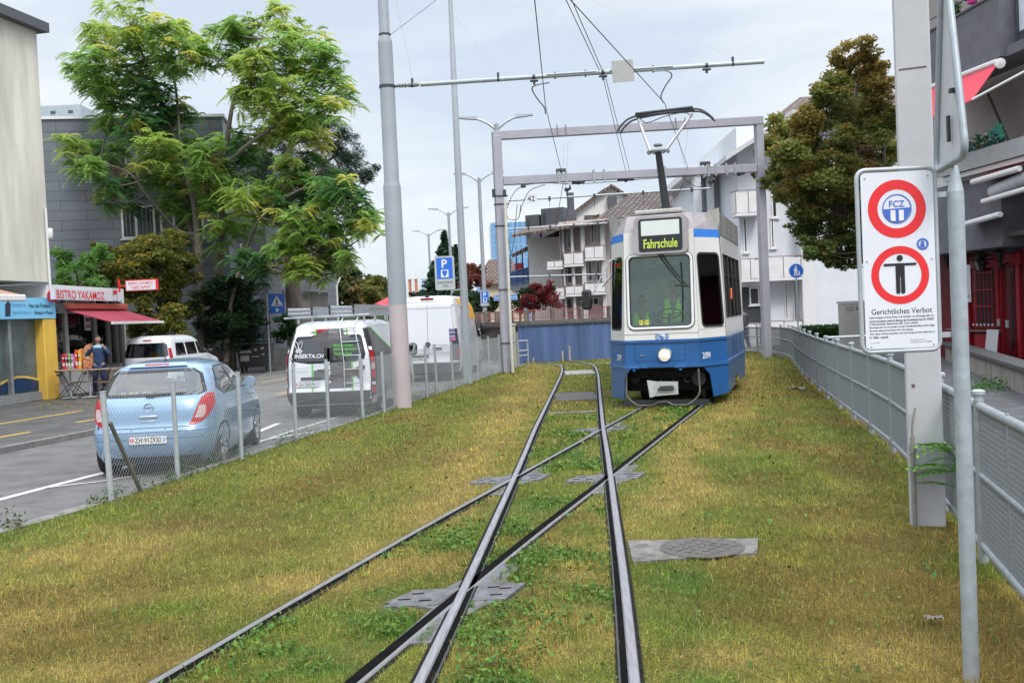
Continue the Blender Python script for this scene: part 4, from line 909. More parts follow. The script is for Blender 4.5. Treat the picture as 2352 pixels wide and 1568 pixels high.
for sg in (-1,1):
    f_=lambda a,z,sg=sg:sh.side(a,z,sg)
    mb=MB();sh.patch(mb,f_,swin,.005,14,4);mb.build('side_window',cglass,t,smooth=180)
    mb=MB();frame_patch(sh,mb,f_,swin,.02,.03,.007);sh.patch(mb,f_,z_([(1.0,1.62,1.74),(1.37,1.50,1.60)]),.008,2,4);mb.build('window_surround',blackp,t,smooth=180)
    fl=lambda a,z,sg=sg:Vector((sg*sh.th(a,z).x,sh.th(a,z).y,z))
    rows=z_([(.665,-78,-70),(.70,-76,-60),(.80,-71,-44),(.92,-64,-30),(1.0,-56,-27),(1.045,-44,-28)])
    mb=MB();sh.patch(mb,fl,rows,.010,10,4);tl=mb.build('tail_light',redl,t,smooth=180)
    mb=MB();sh.patch(mb,fl,z_([(.745,-72,-60),(.80,-68,-54),(.90,-63,-52)]),.014,6,3);mb.build('clear_lens',clearl,tl,smooth=180)
    mb=MB();c=sh.side(2.42,1.02*SB,sg)+Vector((sg*.10,0,.04));mb.lathe([(.001,-.06),(.07,-.05),(.095,0),(.085,.03),(.001,.035)],c,16,ax=(0,-1,0));mb.tube([c,c-Vector((sg*.12,-.02,.05))],.02,6);mb.build('wing_mirror',blue,t,smooth=60)
    mb=MB();sh.patch(mb,f_,z_([(.42,1.72,1.728),(.98,1.70,1.708)]),.004,1,8);sh.patch(mb,f_,z_([(.42,2.85,2.858),(.95,2.85,2.858)]),.004,1,6);mb.build('door_gap',black,t)
    mb=MB();c=sh.side(1.9,.86*SB,sg);mb.box(c+Vector((sg*.018,0,0)),(.02,.18,.03),b=.008);mb.build('door_handle',blue,t,smooth=60)
wells(sh,t,(.70,3.20),.305,.31);under(t,1.3,.25,3.6,.15,.5)
for y in (.70,3.20):
    for x in (-.825,.825):wheel(t,x,y,.305)
mb=MB()
sh.patch(mb,sh.rear,z_([(.645,-.66,.66),(.652,-.68,.68)]),.004,20,1);sh.patch(mb,sh.rear,z_([(.652,-.80,-.78),(1.02,-.88,-.865)][:2]),.003,1,1)
sh.patch(mb,sh.rear,z_([(.50,-.9,.9),(.506,-.9,.9)]),.003,20,1)
mb.build('tailgate_gap',black,t)
mb=MB();sh.patch(mb,sh.rear,z_([(.19,-.84,.84),(.27,-.80,.80)]),.004,20,2);mb.build('lower_bumper',mat('lower_bumper_plastic',(.05,.06,.07),.6),t,smooth=180)  # darker strip along the bottom of the bumper
mb=MB();sh.patch(mb,sh.rear,z_([(.60,-.93,.93),(.615,-.94,.94)]),.014,24,1);mb.build('bumper_strip',blue,t,smooth=180)
zz=.555*SB;plate(t,(0,sh.rear(0,zz).y-.012,zz-.06),'ZH·912930')
mb=MB();c=sh.rear(0,.79*SB);mb.box(c+Vector((0,-.012,0)),(.24,.03,.04),b=.012);mb.box(c+Vector((0,-.006,-.065)),(.19,.012,.035),b=.005);mb.build('tailgate_handle',mat('pale_blue_trim',(.45,.55,.66),.3,.4),t,smooth=50)
chr_=mat('chrome',(.62,.63,.65),.15,.9,0);c=sh.rear(0,.905*SB)+Vector((0,-.008,0));nn_=Vector((0,-1,.2)).normalized();uy_=Vector((0,.2,1)).normalized()
mb=MB();mb.tube([c+Vector((math.cos(a),0,0))*.062+uy_*math.sin(a)*.062 for a in [2*math.pi*i/24 for i in range(24)]],.007,6,closed=True);mb.prism([(-.085,-.004),(.0,-.008),(-.01,.006),(.085,.004),(.0,.012),(.01,-.004)],c+nn_*.004,(1,0,0),uy_,0,.004);mb.build('emblem',chr_,t,smooth=60)
mb=MB();text(mb,'Corsa',sh.rear(-.66,.86*SB)+Vector((0,-.012,0)),Vector((1,-.12,0)),(0,0.2,1),w=.15,h=.035,slant=.3);mb.build('lettering',chr_,t)
c=sh.rear(0,1.425*SB);mb=MB();mb.box(c+Vector((0,-.02,.005)),(.34,.07,.045),b=.012);mb.build('brake_light',redl,t,smooth=50)
mb=MB();sh.patch(mb,sh.rear,z_([(1.395,-.72,.72),(1.435,-.66,.66)]),.028,20,2);mb.build('roof_spoiler',blue,t,smooth=180)
mb=MB();c=Vector((.02,.95,1.475*SB));mb.tube([c,c+Vector((0,-.16,.34))],[.006,.002],6);mb.lathe([(.03,0),(.012,.03)],c,10);mb.build('aerial',blackp,t,smooth=60)
mb=MB();c=sh.rear(0,1.055*SB)+Vector((0,-.02,0));mb.box(c,(.12,.05,.04),b=.01);mb.tube([c+Vector((0,-.01,0)),sh.rear(.3,1.07*SB)+Vector((0,-.03,0)),sh.rear(.55,1.075*SB)+Vector((0,-.02,0))],.012,6);mb.build('rear_wiper',blackp,t,smooth=50)
for dx in (-.55,-.22,.22,.55):
    mb=MB();c=sh.rear(dx/.85,.625*SB);mb.lathe([(.011,0),(.009,.004)],c+Vector((0,-.002,0)),10,ax=(0,-1,0));mb.build('parking_sensor',black,t)
seat=mat('seat_fabric',(.10,.11,.115),.9,0,.2)
mb=MB();mb.box((0,1.7,.55),(1.5,3.0,.3));mb.build('cabin_floor',intr,t)
for x,y in ((-.38,1.0),(.38,1.0),(-.38,2.0),(.38,2.0)):
    mb=MB();mb.box((x,y,.95),(.52,.18,.55),b=.06);mb.box((x,y,1.27*SB),(.26,.10,.17),b=.04);mb.build('seat',seat,t,smooth=50)
mb=MB();mb.box((0,.62,1.02),(1.35,.6,.02));sp=mb.build('parcel_shelf',seat,t)
mb=MB()
for k,(x,y) in enumerate([(-.45+.09*i,.50+.05*(i % 2)) for i in range(5)]):mb.lathe([(.001,-.02),(.05,.0),(.055,.03),(.03,.075),(.001,.085)],(x,y,1.05),10)
mb.box((-.28,.47,1.05),(.50,.16,.045),b=.01);tag(mb.build('carton_box',mat('pale_green_plastic',(.50,.58,.42),.6,0,.1),t),'','')
bpy.data.objects[mb and COL.objects[-1].name].pop('label',None)
for o_ in COL.objects:
    if o_.name =='carton_box' :
        for k_ in ('label','category'):
            if k_ in o_:del o_[k_]
def van(t,Lg,H,W,r_top,body_m,hood,n=16,rear_in=.10):
    rear=[(.28,.08),(.42,.0),(.60,.0),(.66,.05),(1.0,.06),(1.3,.08),(H-.25,.16+rear_in*.3),(H-.08,.22+rear_in*.5),(H,.42)]
    front=[(.28,Lg-.15),(.5,Lg),(.8,Lg-.08),(hood,Lg-.35),(hood+.1,Lg-.75),(H-.35,Lg-1.55),(H-.08,Lg-2.1),(H,Lg-2.4)]
    half=[(.28,W/2-.05),(.45,W/2),(1.1,W/2),(1.3,W/2-.02),(H-.35,W/2-.12),(H-.1,W/2-.19),(H-.03,W/2-.26),(H,W/2-.40)]
    ex=[(.28,n),(H-.3,n),(H-.05,n*.7),(H,n*.5)]
    return Shell(rear,front,half,ex)
vwhite=mat('white_car_paint',(.68,.70,.73),.25,0,.02,2,coat=.7);vgrey=mat('dark_grey_vinyl',(.085,.08,.085),.35,0,.1,3,coat=.4);vgreen=mat('lime_green_vinyl',(.10,.48,.04),.4)
H=2.0
t=thing('work_van','white, grey and green works van with ladders on its roof','van',(-3.79,20.05,ZR),R(-4.5))
sh=van(t,4.95,H,1.88,0,None,1.15);WH_=.47
zs=zlev(.28,1.12,.06)[:-1]+zlev(1.12,1.75,.015)+zlev(1.75,1.95,.03)[1:]+[1.965,1.98,1.99,2.0]
rl=[(1.14,-.44,-.035),(1.20,-.80,-.03),(1.30,-.84,-.03),(1.66,-.84,-.03),(1.70,-.80,-.03)];rrw=[(a,-c_,-b_) for a,b_,c_ in rl]
rows_s=[(1.15,3.05,3.95),(1.62,2.9,3.55)]
sh.body(zs,[('rear',inset(rl,.03,.05)),('rear',inset(rrw,.03,.05)),('side',rows_s),('front',[(1.25,-.9,.9),(1.7,-.85,.85)])]).build('body',vwhite,t,smooth=35)
for rws in (rl,rrw):
    mb=MB();sh.patch(mb,sh.rear,rws,.005,14,4);dw=mb.build('rear_window',cglass,t,smooth=180)
    mb=MB();frame_patch(sh,mb,sh.rear,rws,.05,.07,.009);mb.build('window_border',blackp,dw,smooth=180)
for sg in (-1,1):
    f_=lambda a,z,sg=sg:sh.side(a,z,sg);mb=MB();sh.patch(mb,f_,rows_s,.005,8,4);mb.build('cab_window',cglass,t,smooth=180)
    mb=MB();sh.patch(mb,f_,[(.45,.10,4.3),(.9,.10,4.0),(1.15,.10,2.6),(1.35,.10,1.9),(1.84,.14,.55)],.004,16,5);mb.build('grey_wrap',vgrey,t,smooth=180)
    mb=MB();sh.patch(mb,f_,[(1.06,2.75,2.95),(1.30,2.0,2.14),(1.55,1.3,1.42),(1.84,.55,.68)],.008,4,5);mb.build('green_stripe',vgreen,t,smooth=180)
    fl=lambda a,z,sg=sg:Vector((sg*sh.th(a,z).x,sh.th(a,z).y,z))
    mb=MB();sh.patch(mb,fl,[(.45,-62,-25),(1.82,-62,-22)],.010,8,10);mb.build('corner_trim',blackp,t,smooth=180)
    for za_,zb_,m_,nm in ((1.12,1.36,redl,'tail_light'),(.98,1.11,clearl,'indicator'),(.80,.97,redl,'brake_light'),(1.37,1.44,whitep,'clear_lens'),(.66,.72,whitep,'reflector'),(.5,.62,redl,'bumper_reflector')):
        mb=MB();sh.patch(mb,fl,[(za_,-58,-36),(zb_,-58,-36)],.020,6,2);mb.build(nm,m_,t,smooth=180)
mb=MB();sh.patch(mb,sh.rear,[(.62,-.02,.52),(1.13,.0,.52)],.005,6,3);sh.patch(mb,sh.rear,[(1.13,.02,.50),(1.20,.02,.82)],.0045,6,2);sh.patch(mb,sh.rear,[(1.70,-.32,.40),(1.84,-.30,.38)],.005,8,2);sh.patch(mb,sh.rear,[(.62,-.34,-.02),(.80,-.34,-.02),(1.0,-.34,-.02)][1:],.0052,4,2);mb.build('door_wrap',vgrey,t,smooth=180)
mb=MB()
for x0,x1,za_,zb_ in ((-.385,-.345,.58,1.16),(.50,.54,.58,1.2),(-.37,-.33,1.71,1.85),(.46,.50,1.71,1.85)):sh.patch(mb,sh.rear,[(za_,x0,x1),(zb_,x0,x1)],.008,1,4)
mb.build('green_band',vgreen,t,smooth=180)
mb=MB();sh.patch(mb,sh.rear,[(.56,-.008,.008),(1.13,-.008,.008)],.012,1,4);sh.patch(mb,sh.rear,[(1.7,-.006,.006),(1.85,-.006,.006)],.012,1,2);mb.build('door_gap',black,t)
mb=MB();sh.patch(mb,sh.rear,[(.70,.0,.035),(.98,.0,.035)],.016,1,2);sh.patch(mb,sh.rear,[(1.0,-.0,.03),(1.10,.0,.03)],.016,1,2);mb.build('lock_bar',whitep,t)
mb=MB();sh.patch(mb,sh.rear,[(.30,-.93,.93),(.52,-.97,.97),(.56,-.95,.95)],.012,24,3);mb.build('bumper',mat('dark_bumper_plastic',(.035,.036,.04),.6,0,.1),t,smooth=180)
mb=MB();mb.box(sh.rear(-.4,.84)+Vector((0,-.02,0)),(.44,.03,.055),b=.012);mb.box(sh.rear(.25,.88)+Vector((0,-.02,0)),(.44,.03,.05),b=.012);mb.box(sh.rear(-.14,1.0)+Vector((0,-.02,0)),(.22,.03,.035),b=.01);mb.build('door_handle',blackp,t,smooth=50)
plate(t,(-.46,sh.rear(-.49,.72).y-.03,.72),'ZH·284596')
mb=MB();mb.box(sh.rear(-.16,1.80)+Vector((0,-.01,0)),(.26,.03,.09),b=.012);mb.build('brake_light',redl,t,smooth=50)
off=Vector((0,-.02,0))
mb=MB();fx=lambda x,z:sh.rear(x,z)+off
text(mb,'INSEKTA.CH',fx(-.43,1.30)+Vector((0,-.012,0)),(1,0,-.02),(0,.15,1),w=.60,h=.085,bold=.02,slant=.2)
e0=fx(-.70,1.42)
for s_,a in ((-1,20),(1,-20)):
    d_=Vector((math.sin(R(-a)),0,math.cos(R(a))));sd_=Vector((d_.z,0,-d_.x));lp=[e0+d_*(.02+.09*(1-math.cos(k*math.pi/8)))+sd_*.035*math.sin(k*math.pi/8)*1 for k in range(9)]+[e0+d_*(.02+.09*(1-math.cos(k*math.pi/8)))-sd_*.035*math.sin(k*math.pi/8) for k in range(7,0,-1)]
    mb.tube(lp,.007,4,closed=True)
for s_ in (-1,1):annulus(mb,e0+Vector((s_*.032,-.004,-.015)),Vector((1,0,0)),Vector((0,0,1)),.012,.033,16)
mb.tube([e0+Vector((-.06,0,-.03)),e0+Vector((0,0,.03)),e0+Vector((.07,0,-.02)),e0+Vector((.02,0,-.06))],.012,5);mb.build('white_lettering',whitep,t)
mb=MB()
for i,l in enumerate(('Marderabwehr','Schädlingstechnik','Bautenschutz')):text(mb,l,fx(.13,1.50-i*.085)+Vector((0,-.012,0)),(1,0,-.02),(0,.15,1),h=.06,w=(.42,.55,.38)[i],anchor='l',bold=.015,slant=.15)
mb.build('green_lettering',vgreen,t)
mb=MB();text(mb,'TRAFIC',fx(-.60,.99),(1,0,0),(0,.15,1),w=.26,h=.035);mb.build('model_lettering',chr_,t)
mb=MB();mc=fx(.52,.93)+Vector((-.08,-.005,0));pts=[(-.42,-.10),(-.30,-.02),(-.10,.05),(.10,.07),(.22,.12),(.30,.16),(.36,.12),(.34,.07),(.27,.04),(.24,-.04),(.30,-.14),(.24,-.15),(.16,-.06),(.0,-.07),(-.06,-.16),(-.12,-.15),(-.12,-.07),(-.28,-.10),(-.38,-.16)]
mb.prism(pts,mc,(1,0,0),(0,0,1),0,.004);mb.build('animal_picture',mat('marten_brown',(.10,.06,.05),.5,0,.3,20),t)
for dx in (-.75,.28):
    mb=MB();p=fx(dx,1.12)+Vector((0,-.02,0));mb.tube([p,fx(dx-.22,1.36)+Vector((0,-.03,0))][::-1] if dx <0 else [p,fx(dx-.2,1.4)+Vector((0,-.03,0))],.014,6);mb.build('rear_wiper',blackp,t,smooth=50)
wells(sh,t,(.85,3.95),.33,.34);under(t,1.45,.2,4.5,.2,.5)
for y in (.85,3.95):
    for x in (-.90,.90):wheel(t,x,y,.335,.22)
for sg in (-1,1):
    mb=MB();c=sh.side(3.75,1.22,sg)+Vector((sg*.17,0,.02));mb.box(c,(.20,.12,.30),b=.05);mb.tube([c-Vector((sg*.2,0,.05)),c],.03,6);mm_=mb.build('wing_mirror',blackp,t,smooth=50)
    mb=MB();mb.box(c+Vector((0,-.062,0)),(.15,.004,.22),b=.001);mb.build('mirror_glass',glass('mirror_glass',(.05,.05,.05),.75),mm_)
mb=MB();mb.box((0,2.3,.6),(1.6,3.8,.2));mb.box((0,2.9,1.15),(1.6,.05,1.0));mb.build('cargo_floor',intr,t)
for x in (-.5,.5):mb=MB();mb.box((x,1.9,1.2),(.5,.2,.9),b=.08);mb.build('seat',seat,t,smooth=50)
lad=mat('aluminium',(.45,.47,.49),.35,.6,.06)
mb=MB();
for x in (.36,.76):
    mb.tube([sh.rear(x,.62)+Vector((0,-.07,0)),sh.rear(x,1.15)+Vector((0,-.07,0)),sh.rear(x*.98,1.9)+Vector((-.03,-.08,0)),Vector((x*.85,.35,2.12))],.013,8)
for zz in (.72,1.0,1.28,1.56,1.84):mb.tube([sh.rear(.36,zz)+Vector((0,-.07,0)),sh.rear(.76,zz)+Vector((0,-.07,0))],.014,8)
mb.build('door_ladder',lad,t,smooth=50)
mb=MB()
for y in (.45,1.5,2.6):mb.box((0,y,H+.10),(1.62,.05,.035));[mb.box((x,y,H+.04),(.04,.05,.14)) for x in (-.7,.7)]
for x in (-.8,.8):mb.tube([(x,.3,H+.11),(x,2.9,H+.11)],.016,8)
mb.tube([(-.95,.28,H+.09),(.85,.28,H+.10)],.022,8);mb.build('roof_rack',lad,t,smooth=50)
def ladder_thing(x,y0,y1,z,w_,th,lab,nsec=1):
    o0=Matrix.Translation((-3.79,20.05,ZR)) @ Matrix.Rotation(R(-4.5),4,'Z');base=o0 @ Vector((x,y0,z))
    q=thing('ladder',lab,'ladder',base,R(-4.5),'ladders carried on the works van roof');
    for s_ in range(nsec):
        mb=MB()
        for sg in (-1,1):mb.box((sg*w_/2,(y1-y0)/2,th/2+s_*(th+.012)),(.03,y1-y0,th),b=.004)
        mb.build('rail',lad,q)
        for k in range(int((y1-y0)/.28)):
            if k >14:break
            mb=MB();mb.tube([(-w_/2,.12+k*.28,th/2+s_*(th+.012)),(w_/2,.12+k*.28,th/2+s_*(th+.012))],.014,6);mb.build('rung',lad,q,smooth=60)
    mb=MB()
    for sg in (-1,1):
        for s_ in range(nsec):mb.box((sg*w_/2,-.01,th/2+s_*(th+.012)),(.036,.03,th*1.02))
    mb.build('end_caps',blackp,q)
ladder_thing(-.55,.05,3.3,H+.14,.52,.075,'stacked aluminium ladder on the left of the works van roof',2)
ladder_thing(.28,.25,3.9,H+.14,.50,.085,'tallest stacked aluminium ladder on the right of the works van roof',2)
t=thing('delivery_van','tall white delivery van with a yellow front roof corner parked ahead of the works van','van',(-2.62,30.4,ZR),R(-6))
H=2.66;sh=van(t,5.9,H,1.96,0,None,1.35,n=14);
zs=zlev(.28,1.5,.08)[:-1]+zlev(1.5,2.3,.05)+[2.38,2.45,2.5,2.55,2.58,2.61,2.635,2.65,2.66]
rows_s=[(1.25,4.35,5.25),(1.85,4.2,4.75)]
sh.body(zs,[('side',rows_s)]).build('body',vwhite,t,smooth=35)
for sg in (-1,1):
    f_=lambda a,z,sg=sg:sh.side(a,z,sg);mb=MB();sh.patch(mb,f_,rows_s,.006,8,4);mb.build('cab_window',dglass,t,smooth=180)
    mb=MB();sh.patch(mb,f_,[(1.9,1.9,4.6),(2.3,1.2,4.1),(2.58,.9,3.4)],.006,10,4);mb.build('yellow_wrap',mat('yellow_vinyl',(.85,.42,.02),.4),t,smooth=180)
    fl=lambda a,z,sg=sg:Vector((sg*sh.th(a,z).x,sh.th(a,z).y,z))
    mb=MB();sh.patch(mb,fl,[(.7,-58,-34),(1.02,-58,-34)],.014,6,3);mb.build('tail_light',redl,t,smooth=180)
    mb=MB();c=sh.side(4.9,1.45,sg)+Vector((sg*.17,0,.05));mb.box(c,(.2,.12,.40),b=.05);mb.tube([c-Vector((sg*.2,0,.1)),c],.03,6);mb.build('wing_mirror',blackp,t,smooth=50)
mb=MB();sh.patch(mb,sh.rear,[(.55,-.006,.006),(2.56,-.006,.006)],.008,1,10)
for zz in (.86,2.27,2.47):sh.patch(mb,sh.rear,[(zz,-.86,.86),(zz+.012,-.86,.86)],.005,20,1)
for x in (-.87,.87):sh.patch(mb,sh.rear,[(.6,x-.006,x+.006),(2.3,x-.006,x+.006)],.006,1,8)
sh.patch(mb,sh.rear,[(1.12,.10,.62),(1.13,.10,.62)],.006,6,1)
mb.build('panel_gap',mat('panel_gap_grey',(.18,.18,.19),.6),t)
mb=MB();sh.patch(mb,sh.rear,[(.30,-.93,.93),(.58,-.97,.97)],.03,20,3);mb.box((0,-.06,.56),(1.7,.08,.06),b=.01);mb.build('bumper',mat('grey_bumper_plastic',(.07,.07,.075),.6),t,smooth=180)
mb=MB();sh.patch(mb,sh.rear,[(.62,.70,.97),(1.62,.72,.96)],.012,6,4);mb.build('dark_corner_panel',mat('dark_blue_grey_panel',(.045,.055,.075),.5),t,smooth=180)
mb=MB();[mb.box(sh.rear(.82,zz)+Vector((0,-.025,0)),(.17,.005,hh)) for zz,hh in ((1.60,.05),(1.50,.07),(1.38,.06))];mb.build('stickers',mat('sticker_white_violet',(.35,.33,.55),.5,0,.5,30),t)
mb=MB();mb.box(sh.rear(.82,1.29)+Vector((0,-.025,0)),(.17,.005,.08));mb.build('pink_sticker',mat('sticker_pink',(.65,.15,.30),.5),t)
mb=MB();mb.box(sh.rear(0,2.55)+Vector((0,-.02,.03)),(.42,.06,.05),b=.015);bl_=mb.build('brake_light',redl,t,smooth=50)
mb=MB();mb.box(sh.rear(0,2.60)+Vector((0,-.03,.05)),(.14,.10,.06),b=.02);mb.build('rear_camera',blackp,bl_,smooth=50)
c=sh.rear(0,1.16)+Vector((0,-.03,0));mb=MB();mb.lathe([(.001,0),(.075,0),(.08,.02),(.07,.03),(.001,.028)],c,24,ax=(0,-1,0));em=mb.build('emblem',blackp,t,smooth=40)
mb=MB();
for a in (90,210,330):mb.tube([c+Vector((0,-.034,0)),c+Vector((math.cos(R(a))*.068,-.034,math.sin(R(a))*.068))],[.012,.002],5)
mb.tube([c+Vector((math.cos(a)*.070,-.03,math.sin(a)*.070)) for a in [2*math.pi*i/20 for i in range(20)]],.005,5,closed=True);mb.build('emblem_star',chr_,em)
mb=MB();mb.box(sh.rear(.30,1.02)+Vector((0,-.03,0)),(.28,.03,.06),b=.01);mb.box(sh.rear(-.35,.80)+Vector((0,-.03,0)),(.7,.03,.06),b=.01);mb.build('door_handle',blackp,t,smooth=50)
plate(t,(-.35,sh.rear(-.35,.66).y-.02,.70),'NW 19585')
wells(sh,t,(1.0,4.8),.35,.36);under(t,1.5,.2,5.2,.2,.5)
for y in (1.0,4.8):
    for x in (-.93,.93):wheel(t,x,y,.35,.22)
t=thing('parked_car','small white high roofed car parked beside the bistro, behind the pale blue hatchback','car',(-12.0,32.0,ZS-.06),R(-6))
H=1.76;rear=[(.25,.1),(.4,0),(.6,0),(.66,.05),(1.0,.06),(1.5,.16),(1.68,.26),(1.76,.5)]
front=[(.25,4.05),(.5,4.2),(.85,4.05),(1.0,3.4),(1.1,3.2),(1.55,2.5),(1.7,2.2),(1.76,1.9)]
half=[(.25,.82),(.5,.87),(1.0,.87),(1.2,.83),(1.6,.74),(1.7,.68),(1.74,.6),(1.76,.45)]
sh=Shell(rear,front,half,[(.25,12),(1.6,10),(1.76,6)])
rw_=[(1.06,-.80,.80),(1.10,-.88,.88),(1.46,-.88,.88),(1.52,-.80,.80)];sw_=[(1.08,.45,3.0),(1.5,.60,2.45)]
zs=zlev(.25,1.0,.06)[:-1]+zlev(1.0,1.6,.015)+[1.63,1.66,1.69,1.71,1.73,1.745,1.755,1.76]
sh.body(zs,[('rear',inset(rw_,.02,.03)),('side',inset(sw_,.02,.04))]).build('body',vwhite,t,smooth=35)
mb=MB();sh.patch(mb,sh.rear,rw_,.006,20,4);mb.build('rear_window',dglass,t,smooth=180)
for sg in (-1,1):
    f_=lambda a,z,sg=sg:sh.side(a,z,sg);mb=MB();sh.patch(mb,f_,sw_,.006,12,4);mb.build('side_window',dglass,t,smooth=180)
    mb=MB();sh.patch(mb,f_,[(1.06,1.2,1.3),(1.52,1.2,1.3)],.01,2,3);sh.patch(mb,f_,[(1.06,2.1,2.2),(1.52,2.05,2.13)],.01,2,3);mb.build('window_pillar',vwhite,t)
    fl=lambda a,z,sg=sg:Vector((sg*sh.th(a,z).x,sh.th(a,z).y,z));mb=MB();sh.patch(mb,fl,[(.72,-56,-32),(1.34,-56,-34)],.012,6,4);tl=mb.build('tail_light',redl,t,smooth=180)
    mb=MB();sh.patch(mb,fl,[(.88,-54,-38),(1.02,-54,-38)],.018,4,2);mb.build('clear_lens',clearl,tl,smooth=180)
    mb=MB();c=sh.side(2.95,1.1,sg)+Vector((sg*.12,0,.03));mb.box(c,(.2,.1,.17),b=.04);mb.build('wing_mirror',blackp,t,smooth=50)
mb=MB();mb.box(sh.rear(0,1.62)+Vector((0,-.02,0)),(.28,.03,.035),b=.01);mb.build('brake_light',redl,t)
mb=MB();sh.patch(mb,sh.rear,[(.5,-.006,.006),(1.06,-.006,.006)],.006,1,3);sh.patch(mb,sh.rear,[(1.06,-.008,.008),(1.52,-.008,.008)],.012,1,3);mb.build('door_gap',black,t)
wells(sh,t,(.8,3.5),.31,.32);under(t,1.4,.2,3.8,.15,.5)
for y in (.8,3.5):
    for x in (-.85,.85):wheel(t,x,y,.315)
# ================================================================== TRAM
def star_panel(mb,quad,hole,hc=(0,0)):
    """planar quad BL,BR,TR,TL with a star-shaped hole given in metres from the quad's centre (x along bottom edge, y up)"""
    BL,BR,TR,TL=[Vector(p) for p in quad];c=(BL+BR+TR+TL)/4;ux=((BR-BL)+(TR-TL)).normalized();nz=ux.cross((TL-BL)+(TR-BR)).normalized();uy=nz.cross(ux)
    Q=[((p-c).dot(ux),(p-c).dot(uy)) for p in (BL,BR,TR,TL)]
    def hit(poly,a):
        dx,dy=math.cos(a),math.sin(a);best=None
        for (x0,y0),(x1,y1) in zip(poly,poly[1:]+poly[:1]):
            x0_,y0_,x1_,y1_=x0-hc[0],y0-hc[1],x1-hc[0],y1-hc[1];den=dx*(y1_-y0_)-dy*(x1_-x0_)
            if abs(den) <1e-12:continue
            t=(x0_*(y1_-y0_)-y0_*(x1_-x0_))/den;s_=(x0_*dy-y0_*dx)/den
            if t >0 and -1e-6 <= s_ <= 1+1e-6 and (best is None or t >best):best=t
        return (hc[0]+dx*best,hc[1]+dy*best)
    An=sorted({round(math.atan2(y-hc[1],x-hc[0]),6) for x,y in hole+Q})
    W=lambda p:c+ux*p[0]+uy*p[1]
    mb.ring([W(hit(hole,a)) for a in An],[W(hit(Q,a)) for a in An]);return c,ux,uy
TH=R(-18)
to=PY(1536,900,18.0);TO=Vector((to.x-.10,to.y,0))
tram=thing('tram','blue and white driving school tram with Fahrschule display coming round the bend','tram',TO,TH)
tw=mat('tram_white',(.66,.655,.62),.32,0,.05,2.2,coat=.3);tb=mat('tram_blue',(.014,.10,.29),.32,0,.08,3,coat=.4);tg=mat('tram_roof_grey',(.34,.31,.32),.5,0,.12,2.5)
tg2=mat('tram_fairing_beige',(.40,.39,.36),.55,0,.15,4,stretch=(2,2,.6));tglass=glass('tram_glass',(.86,.93,.91),.05,gcol=(.9,1,.98));tdk=glass('tram_side_glass',(.26,.32,.31),.045)
CW,HW,D_=.685,1.10,.74;LB=4.7
def yo(z):return 0. if z <1.3 else .17*((z-1.3)/2.3)
def hw(z):return interp([(.2,1.10),(.75,1.12),(1.3,1.10),(3.1,1.055),(3.6,1.0)],z)
def cwz(z):return interp([(.2,.69),(1.3,.685),(3.1,.66),(3.6,.62)],z)
def FP(i,z):
    return (Vector((-hw(z),yo(z)+D_,z)),Vector((-cwz(z),yo(z),z)),Vector((cwz(z),yo(z),z)),Vector((hw(z),yo(z)+D_,z)))[i]
zB,zS0,zS1,zT=1.25,3.10,3.25,3.60
mb=MB();c,ux,uy=star_panel(mb,[FP(1,zB),FP(2,zB),FP(2,zS1),FP(1,zS1)],rrect(1.16,1.33,.10,5,0,2.135-(zB+zS1)/2),(0,2.135-(zB+zS1)/2));WC=c+uy*(2.135-(zB+zS1)/2);WUX,WUY=ux,uy
mb.build('front_panel',tw,tram)
frames={}
for nm,a,b,wd_,sg in (('left',0,1,.62,-1),('right',2,3,.66,1)):
    mb=MB();hcy=2.13-(zB+zS0)/2;c,ux,uy=star_panel(mb,[FP(a,zB),FP(b,zB),FP(b,zS0),FP(a,zS0)],rrect(wd_,1.34,.09,5,0,hcy),(0,hcy));mb.build('corner_panel',tw,tram)
    wc=c+uy*hcy;nz=ux.cross(uy);mb=MB();mb.prism(rrect(wd_+.01,1.35,.09),wc,ux,uy,-.02,-.012);wq=mb.build('corner_window',tdk,tram)
    mb=MB();A=[wc+ux*x+uy*y+nz*.004 for x,y in rrect(wd_-.03,1.31,.08)];B=[wc+ux*x+uy*y+nz*.006 for x,y in rrect(wd_+.045,1.385,.11)];mb.ring(A,B);mb.build('window_seal',rubber,wq);frames[nm]=(wc,ux,uy,nz)
nz=WUX.cross(WUY);mb=MB();mb.prism(rrect(1.17,1.34,.10),WC,WUX,WUY,-.02,-.012);ws=mb.build('windscreen',tglass,tram)
mb=MB();mb.tube([WC+WUX*x+WUY*y+nz*.008 for x,y in rrect(1.18,1.35,.11,6)],.026,8,closed=True);mb.build('windscreen_frame',whitep,ws,smooth=60)
mb=MB();mb.tube([WC+WUX*x+WUY*y+nz*.010 for x,y in rrect(1.12,1.29,.09,6)],.009,6,closed=True);mb.tube([WC+WUX*x+WUY*y+nz*.002 for x,y in rrect(1.245,1.415,.14,6)],.006,6,closed=True);mb.build('windscreen_seal',rubber,ws,smooth=60)
stripe=mat('tram_stripe_blue',(.035,.19,.60),.4,0,.05)
for a,b in ((0,1),(2,3)):mb=MB();mb.quad(FP(a,zS0),FP(b,zS0),FP(b,zS1),FP(a,zS1));mb.build('blue_stripe',stripe,tram)
def sy(k,z,sg):return Vector((sg*hw(z),k,z))
mb=MB();o_=[FP(0,zS1),FP(1,zS1),FP(2,zS1),FP(3,zS1)];
up=[Vector((-1.0,yo(3.6)+D_+.05,zT-.02)),Vector((-.60,.34,zT-.03)),Vector((.60,.34,zT-.03)),Vector((1.0,yo(3.6)+D_+.05,zT-.02))]
mb.add(o_+up,[(0,1,5,4),(1,2,6,5),(2,3,7,6)]);mb.build('roof_front',tg,tram)
